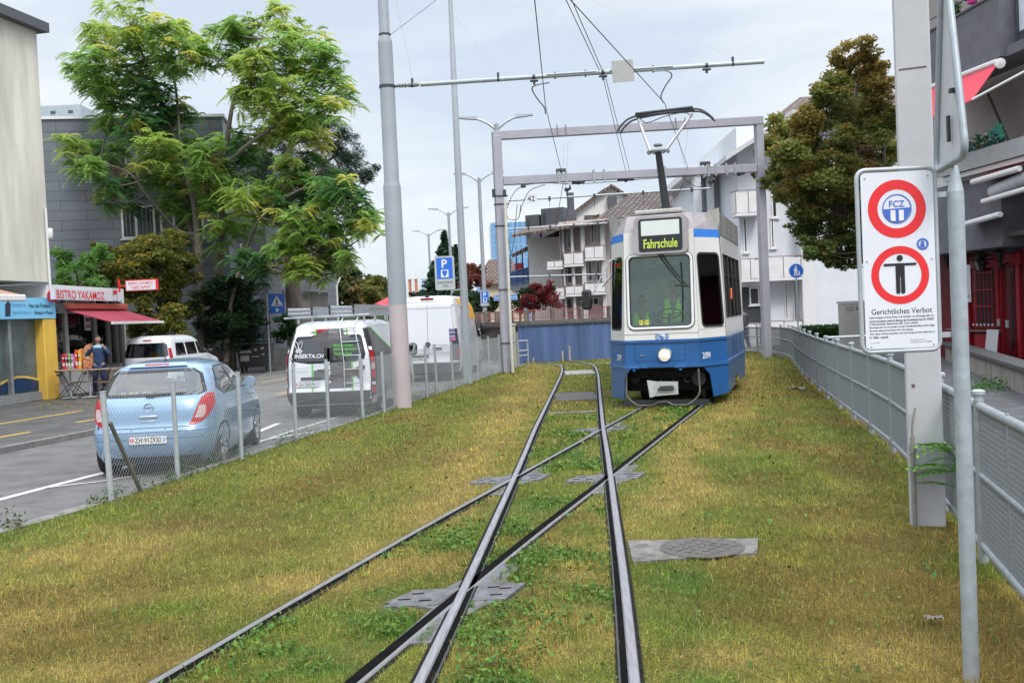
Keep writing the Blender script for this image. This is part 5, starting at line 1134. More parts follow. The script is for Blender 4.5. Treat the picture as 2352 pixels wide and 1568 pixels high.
mb=MB();mb.add([up[0],up[1],up[2],up[3],Vector((1.0,LB,zT-.02)),Vector((-1.0,LB,zT-.02))],[(0,1,2,3,4,5)]);mb.build('roof',tg,tram)
for sg in (-1,1):
    mb=MB();e=FP(0 if sg <0 else 3,zS1);mb.add([e,e+Vector((-sg*.28,-.34,0)),Vector((sg*.86,.62,zT+.0)),Vector((sg*1.06,.80,zT+.06)),e+Vector((0,.1,0)),Vector((sg*1.04,.95,zT+.04))],[(0,1,2,3),(0,3,5,4)]);mb.build('corner_fin',tg2,tram)
    mb=MB();mb.box((sg*1.035,(LB+.85)/2,(zS0+.04+zT)/2),(.05,LB-.85,zT-zS0-.06),b=.01);mb.build('side_fairing',mat('weathered_fairing',(.20,.20,.18),.6,0,.6,2.5,stretch=(1,3,.35)),tram)
    mb=MB();ye=yo(2)+D_
    q=lambda y0,y1,z0,z1:mb.quad(sy(y0,z0,sg),sy(y1,z0,sg),sy(y1,z1,sg),sy(y0,z1,sg))
    ws_=[(1.05,1.75),(1.85,2.55),(2.65,3.35),(3.45,4.15)]
    q(ye,LB,zB,1.60);q(ye,LB,2.80,zS0+.06);last=ye
    for a,b in ws_:q(last,a,1.60,2.80);last=b
    q(last,LB,1.60,2.80);mb.build('side_wall',mat('tram_side_white',(.50,.50,.49),.4,0,.1,3,coat=.2),tram)
    for a,b in ws_:
        mb=MB();mb.quad(*(sy(y,z,sg*.985) for y,z in ((a-.03,1.57),(b+.03,1.57),(b+.03,2.83),(a-.03,2.83))));w1=mb.build('side_window',tdk,tram)
        mb=MB();P=[sy(y,z,sg)+Vector((sg*.006,0,0)) for y,z in ((a,1.60),(b,1.60),(b,2.80),(a,2.80))];mb.tube(P,.022,6,closed=True);mb.tube([sy(a,2.4,sg)+Vector((sg*.004,0,0)),sy(b,2.4,sg)+Vector((sg*.004,0,0))],.012,6);mb.build('window_seal',rubber,w1)
    mb=MB();mb.box((sg*1.125,1.80,2.05),(.03,.09,.22),b=.01);mb.build('orange_indicator',mat('orange_indicator_lens',(.85,.14,.02),.35),tram)
mb=MB();lo=[FP(i,.735) for i in range(4)];lo2=[FP(i,zB) for i in range(4)]
mb.add([Vector((-hw(.735),LB,.735))]+lo+[Vector((hw(.735),LB,.735))]+[Vector((-hw(zB),LB,zB))]+lo2+[Vector((hw(zB),LB,zB))],[(i,i+1,i+7,i+6) for i in range(5)]);mb.build('lower_body',tb,tram)
def band(z0,z1,out,name,m,cut=None):
    mb=MB();n=[]
    P0=[Vector((-1.1,LB,0))]+[FP(i,1.0) for i in range(4)]+[Vector((1.1,LB,0))]
    def off(i,o):
        p=P0[i];dirs=[]
        for j in (i-1,i):
            if 0 <= j <5:d=(P0[j+1]-P0[j]);d.z=0;d.normalize();dirs.append(Vector((d.y,-d.x,0)))
        b=sum(dirs,Vector());b.normalize();k=1/max(.5,b.dot(dirs[0]));return Vector((p.x,p.y,0))+b*o*k
    v=[]
    for z in (z0,z1):
        for i in range(6):v.append(off(i,-.01)+Vector((0,0,z)))
        for i in range(6):v.append(off(i,out)+Vector((0,0,z)))
    fs=[]
    for i in range(5):fs+=[(6+i,7+i,19+i,18+i),(i,i+1,7+i,6+i),(12+i,13+i,19+i,18+i)]
    mb.add(v,fs);return mb.build(name,m,tram)
band(zB-.05,zB-.015,.022,'belt_trim',tb);band(.735,.80,.035,'lower_ledge',mat('tram_ledge_blue',(.02,.125,.33),.35,0,.1,coat=.4))
mb=MB();
for i in (1,2):p=FP(i,1.0);mb.tube([FP(i,.81)+Vector((0,-.002,0)),FP(i,zB-.06)+Vector((0,-.002,0))],.004,4)
mb.tube([Vector((x,-.003,z)) for x,z in ((-.50,.86),(.42,.86),(.42,1.17),(-.50,1.17))],.004,4,closed=True)
mb.tube([FP(2,1.40)+Vector((0,-.002,0)),FP(3,1.44)],.003,4);mb.tube([FP(1,1.36)+Vector((0,-.003,0)),FP(2,1.36)+Vector((0,-.003,0))],.003,4)
mb.build('panel_seam',mat('seam_dark',(.02,.05,.10),.6),tram)
mb=MB();mb.box((0,-.02,.775),(.52,.05,.05));
for x in (-.52,.34):mb.box((x,-.035,.745),(.22,.06,.045),b=.008);mb.lathe([(.03,0),(.035,-.03),(.001,-.035)],(x,-.03,.715),8,cap=False)
mb.build('front_lip',tb,tram)
hc=Vector((.06,-.02,.975));mb=MB();mb.lathe([(.125,0),(.13,.03),(.118,.045),(.105,.04),(.10,.03)],hc,32,ax=(0,-1,0),cap=False);hl=mb.build('headlight',chr_,tram,smooth=30)
mb=MB();mb.lathe([(.102,.03),(.08,.05),(.04,.062),(.001,.066)],hc,28,ax=(0,-1,0),cap=False);mb.build('lamp_glass',mat('lit_headlamp',(1,.86,.66),.2,0,.05,emit=.22),hl,smooth=60)
mb=MB()
for x in (-.06,-.02,.02):mb.lathe([(.012,0),(.012,.02)],Vector((-.33+x,-.002,.965)),8,ax=(0,-1,0))
mb.lathe([(.012,0),(.01,.012)],(.37,0,1.0),8,ax=(0,-1,0));mb.build('latch',chr_,tram)
def on_facet(nm,s,z,out=.006):
    wc,ux,uy,nz=frames[nm];return wc+ux*s+uy*(z-wc.z)+nz*out,ux,uy,nz
for nm,a,b,s_ in (('left',0,1,.62),('right',2,3,.24)):
    mb=MB();A,B=FP(a,1.0),FP(b,1.0);d=(B-A).normalized();n_=Vector((d.y,-d.x,0));p=A.lerp(B,s_)+n_*.006;text(mb,'2099',Vector((p.x,p.y,.93)),d,(0,0,1),w=.24,h=.12,bold=.02);mb.build('fleet_number',whitep,tram)
mb=MB();p=Vector((.02,-.008,1.305))
arms_b=mat('arms_blue',(.06,.2,.55),.4);mb.prism([(-.05,.05),(.05,.05),(.045,-.02),(0,-.055),(-.045,-.02)],p,(1,0,0),(0,0,1),0,.002);mb.build('arms_shield',whitep,tram)
mb=MB();q=p+Vector((0,-.003,0));mb.prism([(-.05,.05),(.045,-.02),(0,-.055),(-.045,-.02)],q,(1,0,0),(0,0,1),0,.002)
for sg in (-1,1):
    for a in ([(.075,.045),(.12,.05),(.10,.02),(.125,.0),(.09,-.02),(.11,-.055)],[(.08,.05),(.07,.02),(.085,-.01),(.07,-.05)]):mb.tube([q+Vector((sg*x,0,z)) for x,z in a],.007,4)
mb.build('coat_of_arms',arms_b,tram)
bx=Vector((.07,.02,3.17));mb=MB()
fr_=rrect(.98,.70,.10);A=[bx+Vector((x,-.10+(.02 if y >0 else -.02)+.04,y)) for x,y in fr_];mb.prism(fr_,bx+Vector((0,-.06,0)),(1,0,0),Vector((0,.06,1)),-.35,.0);hb=mb.build('destination_box',tg,tram)
u2=Vector((0,.06,1)).normalized();n2=Vector((1,0,0)).cross(u2);f0=bx+Vector((0,-.06,0))+n2*.004
mb=MB();mb.prism(rrect(.80,.60,.05),f0,(1,0,0),u2,0,.006);mb.build('display_glass',mat('display_black',(.012,.018,.022),.12,0,.2),hb)
mb=MB();mb.prism(rrect(.70,.27,.01),f0+n2*.008+u2*.125,(1,0,0),u2,0,.002);mb.build('route_panel',mat('route_panel_white',(.62,.66,.62),.3,0,.04,3),hb)
mb=MB();text(mb,'Fahrschule',f0+n2*.010-u2*.16,(1,0,0),u2,w=.62,h=.17,bold=.012);mb.build('lettering',mat('display_yellow',(.55,.68,.08),.5,0,0,emit=.06),hb)
def WPt(x,y,o=.05):return WC+WUX*x+WUY*y+nz*o
nz=WUX.cross(WUY)
for (a,b) in (((-.01,.70),(.42,.10)),((.05,.70),(.50,.08))):
    mb=MB();mb.tube([WPt(*a),WPt((a[0]+b[0])/2-.02,(a[1]+b[1])/2,.07),WPt(*b,.05)],[.016,.013,.008],6);mb.build('wiper_arm',blackp,tram,smooth=60)
mb=MB();mb.tube([WPt(.40,.52,.03),WPt(.42,.0,.04),WPt(.40,-.58,.03)],.010,6);mb.tube([WPt(.30,.10,.05),WPt(.54,.07,.05)],.012,6);mb.build('wiper_blade',blackp,tram,smooth=60)
wc,ux,uy,nzl=frames['left'];base=FP(0,2.78).lerp(FP(1,2.78),.6)+nzl*.02;tip=Vector((-1.38,.20,2.05))
mb=MB();mb.tube(catmull([base,base+nzl*.10+Vector((-.06,0,-.04)),tip+Vector((.12,0,.16)),tip],5),.012,8);mb.tube([base+nzl*.05+Vector((-.08,0,-.3)),base+Vector((-.30,-.05,-.50))],.022,6);ar=mb.build('mirror_arm',galv_l,tram,smooth=60)
mb=MB();mb.box(tip+Vector((-.03,-.02,0)),(.19,.09,.38),b=.035);mb.build('mirror',blackp,ar,smooth=40)
mb=MB();L1=[FP(0,.735),FP(1,.735)];d=(L1[1]-L1[0]).normalized();n_=Vector((d.y,-d.x,0))
for sg in (-1,1):
    mb=MB();A,B=(FP(0,.735),FP(1,.735)) if sg <0 else (FP(3,.735),FP(2,.735));dd=(B-A);kf=1.45 if sg <0 else 1.;P=[A,A+dd*.90*kf,A+dd*.66*kf-UPZ*.16,A+dd*.56*kf-UPZ*.58,A-UPZ*(.60 if sg <0 else .54)]
    nrm=Vector((0,-1,0));th_=Vector((-sg*.02,.04,0));mb.add(P+[p+th_ for p in P],[(0,1,2,3,4),(5,6,7,8,9)]+[(i,(i+1) % 5,(i+1) % 5+5,i+5) for i in range(5)]);mb.build('corner_skirt',tb,tram)
    mb=MB();mb.add([Vector((sg*1.105,D_,.735)),Vector((sg*1.105,LB,.735)),Vector((sg*1.105,LB,.22)),Vector((sg*1.105,3.2,.22)),Vector((sg*1.105,2.9,.38)),Vector((sg*1.105,2.2,.38)),Vector((sg*1.105,2.0,.22)),Vector((sg*1.105,D_,.18))],[tuple(range(8))]);mb.build('side_skirt',tb,tram)
    mb=MB()
    for y in (1.9,2.7,3.6):mb.tube([(sg*1.118,y,.78),(sg*1.118,y,1.22)],.006,4)
    for k in range(7):mb.box((sg*1.122,2.3,.86+k*.045),(.01,.36,.014))
    mb.build('side_vents',mat('vent_dark_blue',(.012,.06,.16),.5),tram)
darku=mat('underframe_black',(.010,.010,.011),.8,0,.3)
mb=MB();mb.box((0,2.6,.50),(2.0,4.0,.46));mb.box((0,.75,.62),(1.5,.8,.20));mb.build('underframe',darku,tram)
mb=MB();mb.box((0,1.3,.34),(1.75,.9,.20),b=.04);mb.lathe([(.001,-.1),(.13,-.1),(.13,.1),(.001,.1)],(.62,.40,.50),16,ax=(0,1,0));mb.lathe([(.001,-.1),(.10,-.1),(.10,.1),(.001,.1)],(-.6,.5,.52),16,ax=(0,1,0))
for x in (-.3,-.1,.12,.34):mb.tube(catmull([(x,.45,.66),(x+.03,.2,.5),(x+.1,.18,.45),(x+.14,.5,.55)],3),.016,6)
mb.build('bogie_gear',mat('underframe_grey',(.035,.035,.036),.6,.2,.3),tram,smooth=50)
for y in (1.2,2.9):
    for x in (-.53,.53):
        mb=MB();mb.lathe([(.33,-.06),(.33,.05),(.36,.06),(.36,.075),(.1,.075)],(x,y,.335),24,ax=(-1 if x >0 else 1,0,0));mb.build('wheel',steel_dk,tram,smooth=40)
mb=MB();
for sg in (-1,1):mb.tube(catmull([(sg*.66,-.02,.70),(sg*.67,-.04,.45),(sg*.67,-.08,.26),(sg*.58,-.12,.14),(sg*.45,-.16,.055)],4),.018,8)
mb.tube(catmull([(-.45,-.16,.055),(-.18,-.16,.06),(-.06,-.16,.115),(.10,-.16,.115),(.20,-.16,.06),(.45,-.16,.055)],4),.018,8);mb.build('lifeguard_bar',mat('lifeguard_steel',(.13,.12,.11),.5,.4,.2),tram,smooth=60)
mb=MB();mb.box((0,-.02,.05),(1.9,.05,.02));mb.box((0,.25,.08),(1.6,.04,.08));mb.build('lifeguard_board',steel_dk,tram)
mb=MB();mb.prism([(-.24,-.14),(.24,-.11),(.24,.12),(-.22,.13)],(.07,-.24,.37),(1,0,0),(0,0,1),-.02,0);cp=mb.build('coupler_cover',mat('coupler_pale_grey',(.44,.46,.45),.5,.1,.1,8),tram)
mb=MB();mb.prism([(-.02,-.16),(.12,-.14),(.10,.13),(-.06,.16)],(-.19,-.25,.37),Vector((1,.5,0)),(0,0,1),-.01,0.01);mb.build('coupler_flap',MATS['coupler_pale_grey'],cp)
mb=MB();mb.prism([(-.15,-.03),(-.10,.045),(.14,.05),(.15,.0),(.06,-.03)],(.09,-.262,.37),(1,0,0),(0,0,1),-.0,0.02);mb.tube([(-.05,-.28,.365),(.25,-.28,.36)],.016,8);mb.build('coupler_jaw',steel_dk,cp)
mb=MB();mb.box((0,.05,.40),(.12,.5,.12));mb.build('coupler_bar',darku,tram)
mb=MB();mb.box((0,1.35,2.4),(2.05,.04,2.3));mb.build('cab_rear_wall',mat('cab_wall',(.62,.68,.64),.7,0,.2),tram)
mb=MB();mb.prism([(-.60,2.36),(.60,2.40),(.60,2.60),(.1,2.62),(-.60,2.52)],(0,.24,0),(1,0,0),(0,0,1),-.02,0);mb.build('reflection_band',mat('teal_reflection',(.008,.05,.045),.5),tram)  # dark windscreen reflection, built as a teal panel behind the glass
mb=MB();mb.add([(-.95,.75,1.3),(-.64,.12,1.3),(.64,.12,1.3),(.95,.75,1.3),(.95,1.3,1.3),(-.95,1.3,1.3)],[(0,1,2,3,4,5)]);mb.build('cab_floor',intr,tram)
mb=MB();mb.prism([(-.55,1.3),(.60,1.3),(.60,1.58),(-.55,1.52)],(0,.32,0),(1,0,0),(0,0,1),-.2,0);ds=mb.build('dashboard',mat('dashboard_green_grey',(.09,.12,.115),.6,0,.15),tram)
mb=MB();mb.add([(-.9,.8,3.0),(-.6,.3,3.0),(.6,.3,3.0),(.9,.8,3.0),(.9,1.3,3.0),(-.9,1.3,3.0)],[(0,1,2,3,4,5)]);mb.build('cab_ceiling',mat('cab_ceiling',(.6,.62,.6),.7),tram)
sc0=Vector((.10,.50,1.72));mb=MB();mb.tube([sc0+Vector((math.cos(a)*.21,math.sin(a)*.11,math.sin(a)*.09)) for a in [2*math.pi*i/24 for i in range(24)]],.014,6,closed=True);mb.tube([sc0+Vector((-.2,0,0)),sc0+Vector((.2,0,0))],.012,6);mb.tube([sc0,sc0+Vector((0,-.1,-.2))],.03,6);mb.build('steering_wheel',blackp,tram,smooth=60)
mb=MB();
for x in (-.36,-.26):mb.box(WC+WUX*x+WUY*-.56+nz*-.006,(.075,.004,.09));mb.lathe([(.001,0),(.02,.0)],WC+WUX*x+WUY*-.54,8,cap=False)
mb.build('yellow_sticker',mat('yellow_sticker',(.62,.58,.10),.5,0,.4,40),tram)
mb=MB();text(mb,'VBZ ZÜRI-LINIE',frames['left'][0]+frames['left'][2]*.56+frames['left'][3]*.0,frames['left'][1],frames['left'][2],w=.42,h=.07);mb.build('window_lettering',signred,tram)
pb_=Vector((-.06,1.05,zT));mb=MB();mb.box(pb_+Vector((0,0,.06)),(.9,.9,.08),b=.02)
pg=mb.build('pantograph_base',tg2,tram)
k1=Vector((-.04,.80,4.80));mb=MB();mb.tube([pb_+Vector((.05,.3,.1)),k1],[.085,.062],10);mb.build('pantograph_lower_arm',steel_dk,pg,smooth=60)
mb=MB();mb.box(k1+Vector((0,0,.02)),(.34,.12,.06),b=.02);mb.box(k1+Vector((0,0,.13)),(.16,.1,.06),b=.02)
for x in (-.18,-.09,.09,.18):mb.lathe([(.035,-.05),(.035,.05)],k1+Vector((x,0,.0)),10,ax=(0,1,0))
mb.build('pantograph_joint',mat('joint_grey',(.18,.18,.18),.5,.4),pg,smooth=50)
hd=lambda x,z,y=1.05:Vector((x+.08,y,z+5.56));silver=mat('silver_arm',(.50,.48,.52),.4,.4,.05)
for sg in (-1,1):mb=MB();mb.tube([k1+Vector((sg*.15,0,.03)),hd(sg*.52,-.06)],[.035,.026],8);mb.build('pantograph_upper_arm',silver,pg,smooth=60)
for dy in (-.13,.13):
    mb=MB();mb.tube(catmull([hd(-.92,-.27,1.05+dy),hd(-.80,-.13,1.05+dy),hd(-.62,-.03,1.05+dy),hd(-.2,.02,1.05+dy),hd(.2,.025,1.05+dy),hd(.62,0,1.05+dy),hd(.80,-.09,1.05+dy),hd(.93,-.22,1.05+dy)],4),.020,6);mb.tube([hd(-.55,.03,1.05+dy),hd(.55,.04,1.05+dy)],.028,6);mb.build('contact_strip',steel_dk,pg,smooth=60)
mb=MB();[mb.tube([hd(x,0,.92),hd(x,0,1.18)],.016,6) for x in (-.55,.55)];mb.tube(catmull([hd(-.5,-.03),hd(-.35,-.14),hd(0,-.05),hd(.35,-.02),hd(.5,-.08)],4),.009,5);mb.build('contact_head_frame',steel_dk,pg,smooth=60)
bk=MB();bk.box((0,0,0),(1,1,1)) if False else None
rc=Matrix.Translation((0,LB+.25,0)) @ Matrix.Rotation(R(15),4,'Z')
def rcT(p):return rc @ Vector(p)
mb=MB();P=[rcT((x,y,z)) for z in (.3,zB) for x,y in ((-1.1,0),(1.1,0),(1.1,7),(-1.1,7))];mb.add(P,[(0,1,5,4),(1,2,6,5),(2,3,7,6),(3,0,4,7),(4,5,6,7)]);mb.build('rear_section_lower',tb,tram)
mb=MB();P=[rcT((x,y,z)) for z in (zB,3.1) for x,y in ((-1.09,.02),(1.09,.02),(1.09,7),(-1.09,7))];mb.add(P,[(0,1,5,4),(1,2,6,5),(2,3,7,6),(3,0,4,7),(4,5,6,7)]);mb.build('rear_section_upper',MATS['tram_side_white'],tram)
mb=MB();[mb.add([rcT((1.10,y0,1.6)),rcT((1.10,y0+.75,1.6)),rcT((1.10,y0+.75,2.8)),rcT((1.10,y0,2.8))],[(0,1,2,3)]) for y0 in (.3,1.3,2.3,3.3,4.3,5.3)];mb.build('rear_section_windows',mat('dark_window',(.02,.025,.028),.1),tram)
mb=MB();P=[rcT((x,y,z)) for z in (3.1,3.55) for x,y in ((-1.0,.02),(1.0,.02),(1.0,7),(-1.0,7))];mb.add(P,[(0,1,5,4),(1,2,6,5),(2,3,7,6),(3,0,4,7),(4,5,6,7)]);mb.build('rear_section_roof',MATS['weathered_fairing'],tram)
mb=MB();mb.box((-.02,LB+.1,2.0),(1.9,.5,3.0));mb.build('bellows',rubber,tram)
# ================================================================== PEOPLE
skin=mat('skin',(.42,.24,.17),.5,0,.08);hairm=mat('dark_hair',(.015,.012,.010),.6)
def skinmesh(name,verts,edges,radii,m,parent,sub=2,root=0):
    me=bpy.data.meshes.new(name);me.from_pydata([tuple(v) for v in verts],edges,[]);o=finish(me,name,m,parent,None,False)
    sk=o.modifiers.new('skin','SKIN');sk.use_smooth_shade=True
    for i,r_ in enumerate(radii):
        d=me.skin_vertices[0].data[i];d.radius=(r_,r_) if not isinstance(r_,tuple) else r_;d.use_root=(i ==root)
    ss=o.modifiers.new('sub','SUBSURF');ss.levels=sub;ss.render_levels=sub;return o
def head(par,c,face=Vector((0,-1,0)),s=1.,hair=True,name='head'):
    """ovoid head with brow, nose, chin and ears facing -y of the parent"""
    bm=bmesh.new();bmesh.ops.create_uvsphere(bm,u_segments=20,v_segments=16,radius=1)
    for v in bm.verts:
        x,y,z=v.co;w_=.075*(1-.22*max(0,-z)**1.3);d_=.095*(1-.10*max(0,-z));v.co=Vector((x*w_,y*d_,z*.118))
        if y <-.6 and abs(x) <.25 and -.35 <z <.15:v.co.y -= .018*(1-abs(x)*3)*(1 if z <0 else .5)
        if y <-.5 and .1 <z <.35 and .15 <abs(x) <.6:v.co.y+=.006
        if y <-.4 and z <-.75:v.co.y -= .008
    for sg in (-1,1):
        e=bmesh.ops.create_uvsphere(bm,u_segments=8,v_segments=6,radius=1)
        for v in e['verts']:v.co=Vector((sg*.076+v.co.x*.012,v.co.y*.018+.005,v.co.z*.03-.005))
    rot=face.to_track_quat('-Y','Z').to_matrix() if True else None
    for v in bm.verts:v.co=(rot @ v.co)*s+Vector(c)
    me=bpy.data.meshes.new(name);bm.to_mesh(me);bm.free();h=finish(me,name,skin,par,180,False)
    if hair:
        bm=bmesh.new();bmesh.ops.create_uvsphere(bm,u_segments=20,v_segments=16,radius=1);dl=[]
        for v in bm.verts:
            x,y,z=v.co
            if z <.30-.55*(y+.35) -(0 if y >0 else .0) and not (z >.45):dl.append(v)
            v.co=Vector((x*.081,y*.101+.004,z*.126+.003))
        bmesh.ops.delete(bm,geom=dl,context='VERTS')
        for v in bm.verts:v.co=(rot @ v.co)*s+Vector(c)
        me=bpy.data.meshes.new('hair');bm.to_mesh(me);bm.free();hm=finish(me,'hair',hairm,h,180,False)
    mb=MB()
    for sg in (-1,1):mb.lathe([(.001,0),(.010,.0),(.008,.003),(.001,.004)],Vector(c)+(rot @ Vector((sg*.030,-.089,.012)))*s,8,ax=face)
    mb.tube([Vector(c)+(rot @ Vector((x,-.094+abs(x)*.3,-.055)))*s for x in (-.022,0,.022)],.0035,4);mb.build('eyes_and_mouth',hairm,h)
    return h
def hand(vs,es,rs,root,wrist,dr,up,curl=.5,s=1.):
    """palm and five curled fingers as skinned chains rooted in the palm"""
    wrist=Vector(wrist);dr=Vector(dr).normalized();up=Vector(up);up=(up-dr*up.dot(dr)).normalized();sd=dr.cross(up)
    i0=len(vs);vs+=[wrist+dr*.045*s,wrist+dr*.085*s];rs+=[(.030*s,.016*s),(.036*s,.014*s)];es+=[(root,i0),(i0,i0+1)]
    for k,ln in ((-1.5,.062),(-.5,.075),(.5,.080),(1.5,.070)):
        j=len(vs);b=wrist+dr*.09*s+sd*k*.019*s;m_=b+(dr*(1-curl*.5)+up*curl*.6)*ln*.5*s;e=m_+(dr*(1-curl*1.3)+up*curl)*ln*.5*s
        vs+=[b,m_,e];rs+=[.0095*s,.0085*s,.007*s];es+=[(i0+1,j),(j,j+1),(j+1,j+2)]
    j=len(vs);vs+=[wrist+dr*.04*s-sd*.035*s+up*.01*s,wrist+dr*.075*s-sd*.050*s+up*.03*s];rs+=[.011*s,.008*s];es+=[(i0,j),(j,j+1)]
def legs_body(par,P,shoes=True):pass
mp_=PZ(232,908,ZS);man=thing('person','man in a navy and light blue jacket on the phone outside the bistro','person',mp_,R(12))
vs=[Vector(v) for v in [(0,0,.95),(0,.01,1.12),(0,.01,1.32),(0,0,1.44),(0,-.02,1.53),(0,-.035,1.60)]];es=[(0,1),(1,2),(2,3),(3,4),(4,5)];rs=[.125,.12,.13,.09,.052,.055]
def limb(pts,rr,root):
    global vs,es,rs
    p_=root
    for v,r_ in zip(pts,rr):vs.append(Vector(v));rs.append(r_);es.append((p_,len(vs)-1));p_=len(vs)-1
    return p_
limb([(.10,0,.86),(.115,-.02,.48),(.12,.02,.09)],[.08,.052,.035],0);limb([(-.10,0,.86),(-.13,-.03,.48),(-.15,.0,.09)],[.08,.052,.035],0)
ra=limb([(.19,0,1.42),(.31,-.05,1.20),(.19,-.13,1.44)],[.055,.042,.026],3);la=limb([(-.19,0,1.42),(-.33,-.06,1.20),(-.19,-.15,1.46)],[.055,.042,.026],3)
hand(vs,es,rs,ra,vs[ra],(-.35,-.0,1),(-1,.1,0),.7);hand(vs,es,rs,la,vs[la],(.3,0,1),(1,0,0),.5)
bodyo=skinmesh('body',vs,es,rs,skin,man)
head(man,(.01,-.05,1.685),Vector((.15,-1,-.12)).normalized())
navy=mat('navy_jacket',(.018,.045,.12),.8,0,.2,20);lblue=mat('light_blue_yoke',(.30,.50,.66),.8);jeans=mat('navy_trousers',(.02,.03,.09),.85,0,.2)
jv=[Vector(v) for v in [(0,0,.84),(0,.01,1.10),(0,.01,1.28),(0,0,1.42),(0,-.01,1.48),(.19,0,1.415),(.315,-.05,1.20),(.205,-.12,1.40),(-.19,0,1.415),(-.335,-.06,1.20),(-.205,-.14,1.42)]]
skinmesh('jacket',jv,[(0,1),(1,2),(2,3),(3,4),(3,5),(5,6),(6,7),(3,8),(8,9),(9,10)],[(.165,.13),(.17,.135),(.175,.14),(.12,.11),.072,.078,.062,.048,.078,.062,.048],navy,man)
skinmesh('jacket_yoke',[Vector(v) for v in [(0,-.05,1.40),(0,-.03,1.45),(0,-.02,1.50),(.15,-.02,1.455),(-.15,-.02,1.455)]],[(0,1),(1,2),(1,3),(1,4)],[(.06,.12),(.09,.10),.066,.07,.07],lblue,man)
skinmesh('trousers',[Vector(v) for v in [(0,0,.93),(.10,0,.84),(.12,-.02,.48),(.125,.02,.11),(-.10,0,.84),(-.135,-.03,.48),(-.155,0,.11)]],[(0,1),(1,2),(2,3),(0,4),(4,5),(5,6)],[(.15,.12),.105,.08,.068,.105,.08,.068],jeans,man)
for sg,x in ((1,.125),(-1,-.155)):skinmesh('shoe',[Vector((x,.05,.05)),Vector((x,-.06,.05)),Vector((x,-.15,.035))],[(0,1),(1,2)],[.05,.05,.04],blackp,man,1)
mb=MB();mb.box((.145,-.105,1.675),(.012,.07,.14),b=.004,M=Matrix.Rotation(R(12),3,'Y'));tag(mb.build('mobile_phone',blackp,None),'dark phone held to the ear of the man outside the bistro','phone');COL.objects[-1].location=mp_;COL.objects[-1].rotation_euler=(0,0,R(12))
vest=mat('hi_vis_vest',(.36,.90,.07),.7,0,.05)
def seated(lab,x,y,z0,s=1.,vestr=1.):
    o0=Matrix.Translation(TO) @ Matrix.Rotation(TH,4,'Z');p=thing('person',lab,'person',o0 @ Vector((x,y,z0)),TH)
    global vs,es,rs
    vs=[Vector(v)*s for v in [(0,.1,.0),(0,.08,.28),(0,.05,.46),(0,.02,.56),(0,0,.62)]];es=[(0,1),(1,2),(2,3),(3,4)];rs=[.14,.12,.10,.052,.055]
    a_=limb([(.18,.04,.45),(.26,-.10,.22),(.20,-.28,.17)],[.055,.042,.027],2);b_=limb([(-.18,.04,.45),(-.26,-.10,.22),(-.20,-.28,.17)],[.055,.042,.027],2)
    hand(vs,es,rs,a_,vs[a_],(-.2,-1,.1),(0,0,-1),.6);hand(vs,es,rs,b_,vs[b_],(.2,-1,.1),(0,0,-1),.6)
    skinmesh('body',vs,es,rs,skin,p);head(p,(0,-.02,.72),Vector((0,-1,-.05)).normalized())
    skinmesh('shirt',[Vector(v) for v in [(0,.1,.02),(0,.08,.28),(0,.05,.45),(.18,.04,.445),(.265,-.10,.22),(.22,-.22,.18),(-.18,.04,.445),(-.265,-.10,.22),(-.22,-.22,.18)]],[(0,1),(1,2),(2,3),(3,4),(4,5),(2,6),(6,7),(7,8)],[(.16,.13),(.165,.13),.11,.075,.06,.045,.075,.06,.045],mat('grey_shirt',(.18,.19,.22),.8),p)
    for sg in (-1,1):
        mb=MB();mb.add([Vector(v) for v in [(sg*.02,-.075,.24),(sg*.19,-.075,.22),(sg*.20,-.02,.46),(sg*.11,.0,.52),(sg*.09,-.03,.50)]],[(0,1,2,3,4)]);mb.add([Vector(v) for v in [(sg*.0,-.085,-.05),(sg*.20,-.08,-.05),(sg*.19,-.075,.22),(sg*.02,-.08,.24)]],[(0,1,2,3)])
        o_=mb.build('hi_vis_vest',vest,p);so_=o_.modifiers.new('s','SOLIDIFY');so_.thickness=.02
seated('tram driver in a neon green safety vest holding the steering wheel',.13,.82,1.50)
seated('person in a neon green safety vest seated low on the left in the tram cab',-.50,.95,1.26)
# ================================================================== BUILDINGS AND FURNITURE
class Wall:
    """vertical plane through p0 along d (2d); s along, z up; outward normal n points to the camera side"""
    def __init__(s,p0,d):
        s.p=Vector((p0[0],p0[1],0));s.d=Vector((d[0],d[1],0)).normalized();s.n=Vector((s.d.y,-s.d.x,0))
        if s.n.dot(-s.p) <0:s.n=-s.n
    def sz(s,u,v):q=PP(u,v,s.p,s.d);return (q-s.p).dot(s.d),q.z
    def at(s,a,z,o=0.):return s.p+s.d*a+s.n*o+UPZ*z
    def off(s,o):w_=Wall.__new__(Wall);w_.p=s.p+s.n*o;w_.d=s.d;w_.n=s.n;return w_
    def box(s,mb,s0,s1,z0,z1,o0,o1,b=0.):
        T=Matrix((s.d,s.n,UPZ)).transposed();mb.box(s.at((s0+s1)/2,(z0+z1)/2,(o0+o1)/2),(abs(s1-s0),abs(o1-o0),abs(z1-z0)),M=T,b=b);return mb
    def pix(s,u0,v0,u1,v1):
        a,zt=s.sz(u0,v0);b,zb=s.sz(u1,v1);return min(a,b),max(a,b),min(zt,zb),max(zt,zb)
def bx(w_,mb,u0,v0,u1,v1,o0,o1,b=0.):a,c,z0,z1=w_.pix(u0,v0,u1,v1);w_.box(mb,a,c,z0,z1,o0,o1,b);return a,c,z0,z1
def poly(w_,mb,uvs,o0,o1):
    P=[w_.sz(*p) for p in uvs];mb.prism(P,w_.p,w_.d,UPZ,*( (o0,o1) if w_.d.cross(UPZ).dot(w_.n) >0 else (-o1,-o0)));return P
